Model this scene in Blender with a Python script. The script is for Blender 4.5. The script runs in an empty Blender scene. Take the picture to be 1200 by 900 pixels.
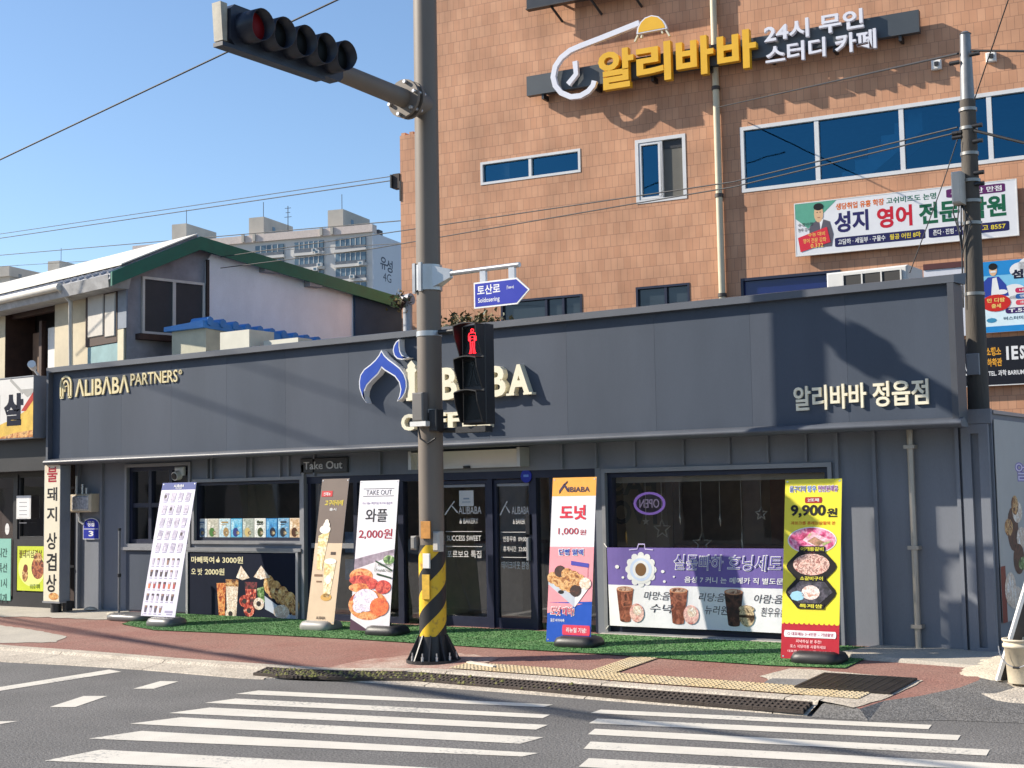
import bpy, bmesh, math, random
from mathutils import Vector, Matrix
random.seed(7)
S = bpy.context.scene
COL = S.collection
R_ = math.radians
# ------------------------------------------------------------------ camera
YAW, PITCH, ROLL = -.60228, .08418, -.01807
CAM = Vector((19.46152, -14.74282, 1.75365)); FPX = 1650.0; PPX, PPY = 600.0, 440.66
_n = Vector((math.sin(YAW)*math.cos(PITCH), math.cos(YAW)*math.cos(PITCH), math.sin(PITCH)))
_r = Vector((math.cos(YAW), -math.sin(YAW), 0)); _u = _r.cross(_n)
_R = _r*math.cos(ROLL)+_u*math.sin(ROLL); _U = -_r*math.sin(ROLL)+_u*math.cos(ROLL)
cd = bpy.data.cameras.new('camera'); cam = bpy.data.objects.new('camera', cd); COL.objects.link(cam)
m = Matrix.Identity(4)
for i in range(3):
    m[i][0] = _R[i]; m[i][1] = _U[i]; m[i][2] = -_n[i]; m[i][3] = CAM[i]
cam.matrix_world = m
cd.sensor_fit = 'HORIZONTAL'; cd.sensor_width = 36; cd.lens = 36*FPX/1200; cd.shift_y = (PPY-450)/1200
cd.clip_start = .1; cd.clip_end = 3000
S.camera = cam
# ------------------------------------------------------------------ sky, sun, exposure
SUN_AZ, SUN_EL = 64.4, 31.5           # azimuth of the sun measured from the street side of the shop front, towards the left
w = bpy.data.worlds.new('World'); S.world = w; w.use_nodes = True
nt = w.node_tree; bg = nt.nodes['Background']
sky = nt.nodes.new('ShaderNodeTexSky'); sky.sky_type = 'NISHITA'; sky.sun_disc = False
sky.sun_elevation = R_(SUN_EL); sky.sun_rotation = R_(180+SUN_AZ)
sky.air_density = 1.0; sky.dust_density = .4; sky.ozone_density = 3.6; sky.altitude = 50
nt.links.new(sky.outputs[0], bg.inputs[0]); bg.inputs[1].default_value = .115
sd = Vector((-math.sin(R_(SUN_AZ))*math.cos(R_(SUN_EL)), -math.cos(R_(SUN_AZ))*math.cos(R_(SUN_EL)), math.sin(R_(SUN_EL))))
sl = bpy.data.lights.new('sun', 'SUN'); sl.energy = 5.0; sl.angle = R_(.53); sl.color = (1, .905, .77)
so = bpy.data.objects.new('sun', sl); COL.objects.link(so); so.rotation_euler = sd.to_track_quat('Z', 'Y').to_euler(); so.location = (-20, -20, 30)
S.view_settings.view_transform = 'Standard'; S.view_settings.look = 'None'; S.view_settings.gamma = 1
S.view_settings.use_curve_mapping = False; S.view_settings.exposure = .68

# ------------------------------------------------------------------ geometry of the place
def ray(x, y): return _n*FPX + _R*(x-PPX) - _U*(y-PPY)
def on_plane(x, y, p, n):
    d = ray(x, y); p = Vector(p); n = Vector(n)
    return CAM + d*((p-CAM).dot(n)/d.dot(n))
def fy(x, y, Y): return on_plane(x, y, (0, Y, 0), (0, 1, 0))
def fx(x, y, X): return on_plane(x, y, (X, 0, 0), (1, 0, 0))
def fz(x, y, Z): return on_plane(x, y, (0, 0, Z), (0, 0, 1))
WALL = .56                             # plane of the shop's wall; the signboard front is Y = 0
SLOPE, G0 = .06, -.03                  # the pavement falls towards the road
ROAD = -.27
def gz(Y): return G0 + SLOPE*min(Y, .6)
def gp(x, y): return on_plane(x, y, (0, 0, G0), (0, -SLOPE, 1))
def rp(x, y): return fz(x, y, ROAD)

# ------------------------------------------------------------------ materials
def hexc(h, k=1.0):
    h = h.lstrip('#'); o = []
    for i in (0, 2, 4):
        v = int(h[i:i+2], 16)/255
        o.append((v/12.92 if v <= .04045 else ((v+.055)/1.055)**2.4)*k)
    return (o[0], o[1], o[2], 1)
MATS = {}
def mat(name, color, rough=.6, metal=0, var=.12, vscale=3.0, bump=0, bscale=80, color2=None, spec=.5, coat=0, stretch=None, emit=0, fine=0, fscale=120):
    """Principled material, colour broken up by noise (dirt and wear fixed to the object)."""
    if name in MATS: return MATS[name]
    c = hexc(color) if isinstance(color, str) else tuple(color)+(1,)
    mt = bpy.data.materials.new(name); mt.use_nodes = True; t = mt.node_tree; b = t.nodes['Principled BSDF']
    b.inputs['Roughness'].default_value = rough; b.inputs['Metallic'].default_value = metal
    b.inputs['Specular IOR Level'].default_value = spec; b.inputs['Coat Weight'].default_value = coat
    co = t.nodes.new('ShaderNodeTexCoord'); mp = t.nodes.new('ShaderNodeMapping')
    t.links.new(co.outputs['Object'], mp.inputs[0])
    if stretch: mp.inputs['Scale'].default_value = stretch
    if var:
        no = t.nodes.new('ShaderNodeTexNoise'); no.inputs['Scale'].default_value = vscale; no.inputs['Detail'].default_value = 6
        no.inputs['Roughness'].default_value = .65
        t.links.new(mp.outputs[0], no.inputs['Vector'])
        mr = t.nodes.new('ShaderNodeMapRange'); mr.inputs[1].default_value = .3; mr.inputs[2].default_value = .7
        t.links.new(no.outputs[0], mr.inputs[0])
        mx = t.nodes.new('ShaderNodeMix'); mx.data_type = 'RGBA'
        if color2:
            c2 = hexc(color2) if isinstance(color2, str) else tuple(color2)+(1,)
            mx.inputs[6].default_value = c; mx.inputs[7].default_value = c2
        else:
            mx.inputs[6].default_value = tuple(v*(1-var) for v in c[:3])+(1,); mx.inputs[7].default_value = tuple(min(1, v*(1+var)) for v in c[:3])+(1,)
        t.links.new(mr.outputs[0], mx.inputs[0]); out = mx.outputs[2]
        if fine:
            n2 = t.nodes.new('ShaderNodeTexNoise'); n2.inputs['Scale'].default_value = fscale; n2.inputs['Detail'].default_value = 2
            t.links.new(mp.outputs[0], n2.inputs['Vector'])
            m2 = t.nodes.new('ShaderNodeMapRange'); m2.inputs[1].default_value = .35; m2.inputs[2].default_value = .65
            m2.inputs[3].default_value = 1-fine; m2.inputs[4].default_value = 1+fine
            t.links.new(n2.outputs[0], m2.inputs[0])
            mm = t.nodes.new('ShaderNodeMix'); mm.data_type = 'RGBA'; mm.blend_type = 'MULTIPLY'; mm.inputs[0].default_value = 1
            t.links.new(out, mm.inputs[6]); t.links.new(m2.outputs[0], mm.inputs[7]); out = mm.outputs[2]
        t.links.new(out, b.inputs['Base Color'])
        rr = t.nodes.new('ShaderNodeMapRange'); rr.inputs[3].default_value = max(0, rough-.08); rr.inputs[4].default_value = min(1, rough+.08)
        t.links.new(no.outputs[0], rr.inputs[0]); t.links.new(rr.outputs[0], b.inputs['Roughness'])
    else:
        b.inputs['Base Color'].default_value = c
    if bump:
        nb = t.nodes.new('ShaderNodeTexNoise'); nb.inputs['Scale'].default_value = bscale; nb.inputs['Detail'].default_value = 3
        t.links.new(mp.outputs[0], nb.inputs['Vector'])
        bp = t.nodes.new('ShaderNodeBump'); bp.inputs['Strength'].default_value = bump; bp.inputs['Distance'].default_value = .02
        t.links.new(nb.outputs[0], bp.inputs['Height']); t.links.new(bp.outputs[0], b.inputs['Normal'])
    if emit:
        b.inputs['Emission Color'].default_value = c; b.inputs['Emission Strength'].default_value = emit
    MATS[name] = mt
    return mt
def flat(h, rough=.45): return mat('print '+h, h, rough, var=.05, vscale=9, spec=.35)
def glass(name, tint, refl=.18, gcol=(1, 1, 1)):
    """Window glass: see-through, with a Fresnel mirror coat."""
    if name in MATS: return MATS[name]
    mt = bpy.data.materials.new(name); mt.use_nodes = True; t = mt.node_tree; t.nodes.clear()
    o = t.nodes.new('ShaderNodeOutputMaterial'); tr = t.nodes.new('ShaderNodeBsdfTransparent'); tr.inputs[0].default_value = tuple(tint)+(1,)
    gl = t.nodes.new('ShaderNodeBsdfGlossy'); gl.inputs['Roughness'].default_value = .02; gl.inputs[0].default_value = tuple(gcol)+(1,)
    fr = t.nodes.new('ShaderNodeFresnel'); fr.inputs[0].default_value = 1.5
    ma = t.nodes.new('ShaderNodeMath'); ma.operation = 'MULTIPLY_ADD'; ma.inputs[1].default_value = 1.0; ma.inputs[2].default_value = refl-.04; ma.use_clamp = True
    mx = t.nodes.new('ShaderNodeMixShader')
    t.links.new(fr.outputs[0], ma.inputs[0]); t.links.new(ma.outputs[0], mx.inputs[0])
    t.links.new(tr.outputs[0], mx.inputs[1]); t.links.new(gl.outputs[0], mx.inputs[2]); t.links.new(mx.outputs[0], o.inputs[0])
    co = t.nodes.new('ShaderNodeTexCoord'); no = t.nodes.new('ShaderNodeTexNoise'); no.inputs['Scale'].default_value = 1.2; no.inputs['Detail'].default_value = 1
    bp = t.nodes.new('ShaderNodeBump'); bp.inputs['Strength'].default_value = .06; bp.inputs['Distance'].default_value = .05
    t.links.new(co.outputs['Object'], no.inputs['Vector']); t.links.new(no.outputs[0], bp.inputs['Height']); t.links.new(bp.outputs[0], gl.inputs['Normal'])
    MATS[name] = mt
    return mt
def food(name, cols, scale=18, kind='V'):
    """A printed food photograph: patches of several colours."""
    if name in MATS: return MATS[name]
    mt = bpy.data.materials.new(name); mt.use_nodes = True; t = mt.node_tree; b = t.nodes['Principled BSDF']; b.inputs['Roughness'].default_value = .5
    co = t.nodes.new('ShaderNodeTexCoord'); no = t.nodes.new('ShaderNodeTexNoise'); no.inputs['Scale'].default_value = scale*.6; no.inputs['Detail'].default_value = 4
    no.inputs['Distortion'].default_value = .6
    t.links.new(co.outputs['Object'], no.inputs['Vector'])
    rp_ = t.nodes.new('ShaderNodeValToRGB'); e = rp_.color_ramp.elements
    n = len(cols)
    for i, c in enumerate(cols):
        p = .34 + .32*i/(max(1, n-1))
        el = e[0] if i == 0 else (e[1] if i == 1 else e.new(p))
        el.position = p; el.color = hexc(c)
    t.links.new(no.outputs[0], rp_.inputs[0])
    n2 = t.nodes.new('ShaderNodeTexNoise'); n2.inputs['Scale'].default_value = scale*3.2; n2.inputs['Detail'].default_value = 5; t.links.new(co.outputs['Object'], n2.inputs['Vector'])
    mr = t.nodes.new('ShaderNodeMapRange'); mr.inputs[1].default_value = .32; mr.inputs[2].default_value = .68; mr.inputs[3].default_value = .62; mr.inputs[4].default_value = 1.2; t.links.new(n2.outputs[0], mr.inputs[0])
    mm = t.nodes.new('ShaderNodeMix'); mm.data_type = 'RGBA'; mm.blend_type = 'MULTIPLY'; mm.inputs[0].default_value = 1
    t.links.new(rp_.outputs[0], mm.inputs[6]); t.links.new(mr.outputs[0], mm.inputs[7]); t.links.new(mm.outputs[2], b.inputs['Base Color'])
    MATS[name] = mt
    return mt

# ------------------------------------------------------------------ objects
def tag(o, label=None, cat=None, group=None, kind=None):
    if label: o['label'] = label
    if cat: o['category'] = cat
    if group: o['group'] = group
    if kind: o['kind'] = kind
    return o
def thing(name, loc, label, cat, group=None):
    o = bpy.data.objects.new(name, None); COL.objects.link(o); o.location = loc; o.empty_display_size = .2
    return tag(o, label, cat, group)
def wloc(o):
    v = Vector((0, 0, 0))
    while o: v = v+o.location; o = o.parent
    return v
class MB:
    def __init__(s): s.v = []; s.f = []; s.m = []; s.mats = []; s.sm = []; s.pc = []; s.k = 0
    def mi(s, m):
        if m not in s.mats: s.mats.append(m)
        return s.mats.index(m)
    def add(s, vs, fs, m, smooth=False):
        k = len(s.v); s.v += [Vector(p) for p in vs]; i = s.mi(m)
        for f in fs: s.f.append([k+j for j in f]); s.m.append(i); s.sm.append(smooth); s.pc.append(s.k)
        return s
    def cut(s): s.k += 1; return s      # what follows is another piece, built as an object of its own
    def hexa(s, p, m):            # p: 8 corners, bottom ring then top ring
        return s.add(p, [(3, 2, 1, 0), (4, 5, 6, 7), (0, 1, 5, 4), (1, 2, 6, 5), (2, 3, 7, 6), (3, 0, 4, 7)], m)
    def box(s, x0, x1, y0, y1, z0, z1, m):
        return s.hexa([(x0, y0, z0), (x1, y0, z0), (x1, y1, z0), (x0, y1, z0), (x0, y0, z1), (x1, y0, z1), (x1, y1, z1), (x0, y1, z1)], m)
    def fbox(s, F, a0, a1, b0, b1, h0, h1, m):   # box in a frame: a along, b up, h towards the viewer
        return s.hexa([F(a0, b0, h1), F(a1, b0, h1), F(a1, b0, h0), F(a0, b0, h0), F(a0, b1, h1), F(a1, b1, h1), F(a1, b1, h0), F(a0, b1, h0)], m)
    def bbox(s, F, a0, a1, b0, b1, h0, h1, m, c=.01):  # the same with chamfered edges towards the viewer
        p = [F(a0, b0, h0), F(a1, b0, h0), F(a1, b1, h0), F(a0, b1, h0), F(a0, b0, h1-c), F(a1, b0, h1-c), F(a1, b1, h1-c), F(a0, b1, h1-c),
             F(a0+c, b0+c, h1), F(a1-c, b0+c, h1), F(a1-c, b1-c, h1), F(a0+c, b1-c, h1)]
        q = []
        for k in (0, 4):
            for i in range(4): q.append((k+i, k+(i+1) % 4, k+4+(i+1) % 4, k+4+i))
        return s.add(p, q+[(3, 2, 1, 0), (8, 9, 10, 11)], m)
    def tube(s, pts, r, m, seg=12, cap=True, smooth=True):
        pts = [Vector(p) for p in pts]; n = len(pts); rr = r if isinstance(r, (list, tuple)) else [r]*n
        vs = []; fs = []; ref = None
        for i, p in enumerate(pts):
            d = (pts[min(i+1, n-1)]-pts[max(i-1, 0)]).normalized()
            if ref is None: ref = Vector((0, 0, 1)) if abs(d.z) < .9 else Vector((1, 0, 0))
            a = d.cross(ref).normalized(); b = d.cross(a).normalized(); ref = a.cross(d)*1.0
            if ref.length < 1e-6: ref = Vector((0, 0, 1))
            for k in range(seg):
                t = 2*math.pi*k/seg; vs.append(p+a*math.cos(t)*rr[i]+b*math.sin(t)*rr[i])
        for i in range(n-1):
            for k in range(seg):
                fs.append((i*seg+k, i*seg+(k+1) % seg, (i+1)*seg+(k+1) % seg, (i+1)*seg+k))
        s.add(vs, fs, m, smooth)
        if cap: s.add(vs[:seg], [tuple(reversed(range(seg)))], m); s.add(vs[-seg:], [tuple(range(seg))], m)
        return s
    def prism(s, F, pts, h0, h1, m, side=None):   # outline pts (a,b), extruded from h0 to h1
        n = len(pts); vs = [F(a, b, h1) for a, b in pts]+[F(a, b, h0) for a, b in pts]
        s.add(vs, [tuple(range(n))], m); s.add(vs, [tuple(reversed(range(n, 2*n)))], side or m)
        return s.add(vs, [(i, n+i, n+(i+1) % n, (i+1) % n) for i in range(n)], side or m)
    def poly(s, F, pts, h, m): return s.add([F(a, b, h) for a, b in pts], [tuple(range(len(pts)))], m)
    def rect(s, F, a0, a1, b0, b1, h, m): return s.poly(F, [(a0, b0), (a1, b0), (a1, b1), (a0, b1)], h, m)
    def ell(s, F, ca, cb, ra, rb, h, m, n=24, a0=0, a1=360):
        pts = [(ca+ra*math.cos(R_(a0+(a1-a0)*i/n)), cb+rb*math.sin(R_(a0+(a1-a0)*i/n))) for i in range(n + (1 if a1-a0 < 360 else 0))]
        return s.poly(F, pts, h, m)
    def rrect(s, F, a0, a1, b0, b1, h, m, r=None, n=5):
        r = r or min(a1-a0, b1-b0)/2*.98; pts = []
        for ca, cb, t in ((a1-r, b1-r, 0), (a0+r, b1-r, 90), (a0+r, b0+r, 180), (a1-r, b0+r, 270)):
            for i in range(n+1): pts.append((ca+r*math.cos(R_(t+90*i/n)), cb+r*math.sin(R_(t+90*i/n))))
        return s.poly(F, pts, h, m)
    def strip(s, F, pts, wd, h0, h1, m):          # a bent bar of width wd through points (a,b)
        P = [Vector((a, b)) for a, b in pts]; L = []; Rr = []
        for i, p in enumerate(P):
            d = (P[min(i+1, len(P)-1)]-P[max(i-1, 0)]).normalized(); nn = Vector((-d.y, d.x))*wd/2
            L.append(p+nn); Rr.append(p-nn)
        vs = []
        for i in range(len(P)):
            vs += [F(Rr[i].x, Rr[i].y, h1), F(L[i].x, L[i].y, h1), F(L[i].x, L[i].y, h0), F(Rr[i].x, Rr[i].y, h0)]
        fs = []
        for i in range(len(P)-1):
            for k in range(4): fs.append((4*i+k, 4*i+4+k, 4*i+4+(k+1) % 4, 4*i+(k+1) % 4))
        fs += [(3, 2, 1, 0), tuple(4*(len(P)-1)+k for k in range(4))]
        return s.add(vs, fs, m)
    def text(s, F, body, a0, a1, b0, b1, h, m, depth=0, bold=.012, shear=0, keep=False, flip=False):
        """Lettering fitted to the box a0..a1, b0..b1; depth > 0 makes raised letters."""
        vs, fs = glyphs(body, bold, shear, depth > 0)
        W = a1-a0; H = b1-b0; out = []
        for x, y, z in vs:
            if flip: x = 1-x
            out.append(F(a0+x*W, b0+y*H, h+(z*depth if depth else 0)))
        if flip: fs = [tuple(reversed(f)) for f in fs]
        return s.add(out, fs, m)
    def build(s, name, parent=None, origin=None):
        if s.k:
            o = None
            for k in range(s.k+1):
                idx = [i for i in range(len(s.f)) if s.pc[i] == k]
                if not idx: continue
                q = MB(); q.mats = s.mats; used = sorted(set(j for i in idx for j in s.f[i])); re_ = {j: n for n, j in enumerate(used)}
                q.v = [s.v[j] for j in used]; q.f = [[re_[j] for j in s.f[i]] for i in idx]; q.m = [s.m[i] for i in idx]; q.sm = [s.sm[i] for i in idx]
                o = q.build(name, parent, origin)
            return o
        base = wloc(parent) if parent else (Vector(origin) if origin is not None else Vector((0, 0, 0)))
        me = bpy.data.meshes.new(name); me.from_pydata([tuple(v-base) for v in s.v], [], s.f)
        for mm in s.mats: me.materials.append(mm)
        me.polygons.foreach_set('material_index', s.m); me.polygons.foreach_set('use_smooth', s.sm); me.update()
        bm = bmesh.new(); bm.from_mesh(me); bmesh.ops.recalc_face_normals(bm, faces=bm.faces[:]) if False else None; bm.free()
        o = bpy.data.objects.new(name, me); COL.objects.link(o)
        if parent: o.parent = parent
        else: o.location = base
        return o
_gl = {}
_txt = bpy.data.objects.new('lettering', bpy.data.curves.new('lettering', 'FONT'))
_txt.data.body = '·Λ○☎간갈강개건겁겉게겹고공과관구급기김깨내냉널넛녁념논뉴는늘능니닝다단담당대더도돼된등디딸때떼또뚝라람랙러례로료르름릅리린마막만망매메면명뫂무문물미민밀바박밧버범별보부분불비빈빠빵빼사삭산살삼상생선섬성세소속수쉬스습시식신실심쌈쏜아알앞약어얼업여연영옆예오와완요용우욱웃원월유은음읍의이인입작장저전점정제존좌주중즈즐지직진집째찌채천청초촉촬최추출취치카커크탕터테토통특팜패페포표프플필하학행현호혼환휴흥흰'; _txt.to_mesh(); _txt.to_mesh_clear()      # loads every character once
def glyphs(body, bold=.012, shear=0, solid=False):
    key = (body, bold, shear, solid)
    if key in _gl: return _gl[key]
    cu = _txt.data; cu.body = body; cu.size = 1; cu.offset = bold; cu.shear = shear; cu.resolution_u = 3
    cu.extrude = .5 if solid else 0; cu.fill_mode = 'BOTH' if solid else 'FRONT'
    me = _txt.to_mesh()
    vs = [tuple(v.co) for v in me.vertices]; fs = [tuple(p.vertices) for p in me.polygons]
    _txt.to_mesh_clear()
    if not vs: _gl[key] = ([], []); return _gl[key]
    x0 = min(v[0] for v in vs); x1 = max(v[0] for v in vs); y0 = min(v[1] for v in vs); y1 = max(v[1] for v in vs)
    vs = [((x-x0)/max(1e-6, x1-x0), (y-y0)/max(1e-6, y1-y0), z+(.5 if solid else 0)) for x, y, z in vs]
    _gl[key] = (vs, fs); _ext[key] = (x0, x1, y0, y1)
    return _gl[key]
_ext = {}
def letters(body, F, a0, a1, b0, b1, h, depth, m, parent, name='letter', bold=.012):
    """Raised letters, each one a mesh of its own, fitted to the box."""
    glyphs(body, bold, 0, True); X0, X1, Y0, Y1 = _ext[(body, bold, 0, True)]
    for i, ch in enumerate(body):
        if ch == ' ': continue
        glyphs(body[:i+1], bold, 0, True); glyphs(ch, bold, 0, True)
        pe = _ext[(body[:i+1], bold, 0, True)]; ce = _ext[(ch, bold, 0, True)]
        xr = pe[1]; xl = xr-(ce[1]-ce[0]); sx = (a1-a0)/(X1-X0); sy = (b1-b0)/(Y1-Y0)
        mb = MB(); mb.text(F, ch, a0+(xl-X0)*sx, a0+(xr-X0)*sx, b0+(ce[2]-Y0)*sy, b0+(ce[3]-Y0)*sy, h, m, depth, bold)
        mb.build(name, parent)
def frame(O, r, u=(0, 0, 1)):
    O = Vector(O); r = Vector(r).normalized(); u = Vector(u).normalized(); n = r.cross(u).normalized()
    def F(a, b, h=0): return O+r*a+u*b+n*h
    F.O, F.r, F.u, F.n = O, r, u, n
    def inv(p): d = Vector(p)-O; return d.dot(r), d.dot(u)
    F.inv = inv
    F.px = lambda x, y, h=0: inv(on_plane(x, y, O+n*h, n))
    return F
def holed(mb, F, a0, a1, b0, b1, holes, h, m, depth=.12, reveal=None):
    """A wall face with rectangular openings and their reveals."""
    xs = sorted(set([a0, a1]+[v for q in holes for v in q[:2]])); ys = sorted(set([b0, b1]+[v for q in holes for v in q[2:4]]))
    xs = [x for x in xs if a0 <= x <= a1]; ys = [y for y in ys if b0 <= y <= b1]
    for i in range(len(xs)-1):
        for j in range(len(ys)-1):
            cx = (xs[i]+xs[i+1])/2; cy = (ys[j]+ys[j+1])/2
            if any(q[0] < cx < q[1] and q[2] < cy < q[3] for q in holes): continue
            mb.rect(F, xs[i], xs[i+1], ys[j], ys[j+1], h, m)
    for q in holes:
        c = [(q[0], q[2]), (q[1], q[2]), (q[1], q[3]), (q[0], q[3])]
        for i in range(4):
            p, r = c[i], c[(i+1) % 4]
            mb.add([F(p[0], p[1], h), F(p[0], p[1], h-depth), F(r[0], r[1], h-depth), F(r[0], r[1], h)], [(0, 1, 2, 3)], reveal or m)
def bars(mb, F, a0, a1, b0, b1, h0, h1, t, m):    # a rectangular frame of four butted bars
    mb.fbox(F, a0, a1, b1-t, b1, h0, h1, m); mb.fbox(F, a0, a1, b0, b0+t, h0, h1, m)
    mb.fbox(F, a0, a0+t, b0+t, b1-t, h0, h1, m); mb.fbox(F, a1-t, a1, b0+t, b1-t, h0, h1, m)
XZ = lambda Y: frame((0, Y, 0), (1, 0, 0))        # a frame parallel to the shop front: a = X, b = Z
def struct(mb, name, origin=(0, 0, 0)): return tag(mb.build(name, origin=origin), kind='structure')
# ================================================================== the setting: ground
ASPH = mat('asphalt', (.15, .144, .137), .9, var=.2, vscale=.7, bump=.7, bscale=80, fine=.42, fscale=48)
REDP = mat('red pavement', (.25, .105, .08), .9, var=.3, vscale=.9, bump=.5, bscale=60, color2=(.29, .165, .13), fine=.28, fscale=48)
CONC = mat('old concrete', (.40, .345, .28), .92, var=.3, vscale=2.2, bump=.6, bscale=50, color2=(.56, .5, .41), fine=.28, fscale=45)
SLAB = mat('smooth concrete slab', (.36, .33, .28), .9, var=.2, vscale=1.6, bump=.3, bscale=50, color2=(.47, .43, .36), fine=.12, fscale=60)
SAND = mat('pale sandy cement', (.6, .53, .41), .95, var=.15, vscale=4, bump=.5, bscale=40, fine=.12)
def paint_mat():
    mt = mat('white road paint', (.66, .62, .54), .75, var=.08, vscale=3, bump=.3, bscale=90, fine=.08)
    t = mt.node_tree; b = t.nodes['Principled BSDF']; src = b.inputs['Base Color'].links[0].from_socket
    co = t.nodes.new('ShaderNodeTexCoord'); n = t.nodes.new('ShaderNodeTexNoise'); n.inputs['Scale'].default_value = 26; n.inputs['Detail'].default_value = 5
    n2 = t.nodes.new('ShaderNodeTexNoise'); n2.inputs['Scale'].default_value = .9; n2.inputs['Detail'].default_value = 2
    t.links.new(co.outputs['Object'], n.inputs[0]); t.links.new(co.outputs['Object'], n2.inputs[0])
    a = t.nodes.new('ShaderNodeMath'); a.operation = 'MULTIPLY'
    t.links.new(n.outputs[0], a.inputs[0]); t.links.new(n2.outputs[0], a.inputs[1])
    r = t.nodes.new('ShaderNodeMapRange'); r.inputs[1].default_value = .33; r.inputs[2].default_value = .42
    t.links.new(a.outputs[0], r.inputs[0])
    mx = t.nodes.new('ShaderNodeMix'); mx.data_type = 'RGBA'; mx.inputs[7].default_value = (.3, .29, .27, 1)
    t.links.new(r.outputs[0], mx.inputs[0]); t.links.new(src, mx.inputs[6]); t.links.new(mx.outputs[2], b.inputs['Base Color'])
    return mt
PAINT = paint_mat()
g = MB(); g.add([(-700, -700, ROAD), (700, -700, ROAD), (700, 900, ROAD), (-700, 900, ROAD)], [(0, 1, 2, 3)], ASPH); struct(g, 'road')
def on_slope(pts, dz=0): return [(p[0], p[1], gz(p[1])+dz) for p in pts]
kin = [(-30, -2.45), (0, -2.42)]+[tuple(gp(x, y)[:2]) for x, y in ((0, 757), (100, 764), (200, 772), (300, 779), (380, 784))]+[(9.6, -2.2), (11.2, -2.22), (12.8, -2.28), (14.35, -2.3)]
kin.sort()
g = MB()
top = on_slope(kin)+on_slope([(14.78, -2.6), (14.86, -2.2), (15.08, -1.9), (15.3, -1.4), (15.36, -1.0), (15.28, -.62), (15.1, -.3), (15.1, .62), (-30, .62)])
g.add(top, [tuple(range(len(top)))], REDP); nk = len(kin)
rim = [(14.38, -2.74), (14.9, -2.72), (15.5, -2.36), (16.6, -2.1), (17.4, -1.8), (17.6, -1.5), (17.6, -.7)]
for i in range(6): a, b = top[nk-1+i], top[nk+i]; p, q = rim[i], rim[i+1]; g.add([a, b, (q[0], q[1], ROAD+.003), (p[0], p[1], ROAD+.003)], [(3, 2, 1, 0)], ASPH)
struct(g, 'pavement')
kout = [(-30, -3.1)]+[tuple(rp(x, y)[:2]) for x, y in ((0, 776), (80, 780), (160, 785), (300, 797))]+[(8.2, -2.86), (9.6, -2.75), (11.2, -2.72), (12.8, -2.74), (14.4, -2.72)]
kout.sort()
# the kerb: a concrete gutter slab between pavement and road, in cast lengths with open joints
def interp(L, x):
    for i in range(len(L)-1):
        if L[i][0] <= x <= L[i+1][0]:
            t = (x-L[i][0])/max(1e-6, L[i+1][0]-L[i][0]); return L[i][1]*(1-t)+L[i+1][1]*t
    return L[-1][1]
g = MB(); x = -30.0
rk = random.Random(3)
while x < 14.3:
    x2 = min(14.34, x+2.0); n = 6
    for i in range(n):
        a = x+(x2-x-.012)*i/n; b = x+(x2-x-.012)*(i+1)/n; P = []
        for q in (a, b):
            yi, yo = interp(kin, q), interp(kout, q); z1 = gz(yi)
            P.append([(q, yi+.06, z1+.008), (q, yi-.13, z1+.006), (q, yi-.17, z1-.03), (q, yo+.02, ROAD+.012), (q, yo, ROAD-.02), ])
        for k in range(4): g.add([P[0][k], P[0][k+1], P[1][k+1], P[1][k]], [(0, 1, 2, 3)], CONC)
    x = x2
struct(g, 'kerb')
def patch(name, pts, dz, m, jag=.03, thick=.0):
    """A patch of another surface lying on the sloping pavement, with an uneven edge."""
    r = random.Random(len(pts)*7+int(dz*1e4)); out = []
    for i, p in enumerate(pts):
        q = pts[(i+1) % len(pts)]; d = math.hypot(q[0]-p[0], q[1]-p[1]); k = max(1, int(d/.12))
        for j in range(k):
            t = j/k; e = jag if j else 0
            out.append((p[0]+(q[0]-p[0])*t+r.uniform(-e, e), p[1]+(q[1]-p[1])*t+r.uniform(-e, e)))
    g = MB(); g.add(on_slope(out, dz), [tuple(range(len(out)))], m); return struct(g, name)
pxp = lambda L: [tuple(gp(x, y)[:2]) for x, y in L]
patch('concrete_paving', pxp([(-60, 728), (0, 733), (40, 739), (78, 746), (66, 753), (0, 754), (-80, 752)]), .006, SLAB)
patch('concrete_paving', pxp([(-80, 704), (60, 710), (150, 716), (130, 727), (60, 724), (-80, 722)]), .007, SLAB, .05)
patch('concrete_paving', pxp([(378, 784), (420, 775), (470, 769), (540, 766), (585, 772), (545, 784), (470, 787)]), .006, mat('worn concrete with red stains', (.5, .4, .33), .95, var=.3, vscale=3.5, color2=(.3, .12, .09), bump=.5, fine=.25, fscale=50), .04)
patch('concrete_paving', pxp([(890, 793), (925, 784), (965, 786), (1082, 798), (1041, 818), (1000, 830), (955, 820)]), .006, CONC, .02)
patch('asphalt_repair', pxp([(905, 796), (945, 797), (975, 806), (935, 812), (890, 806)]), .010, mat('grey repair', (.17, .165, .16), .95, var=.2, vscale=3, fine=.25, fscale=60), .04)
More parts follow.
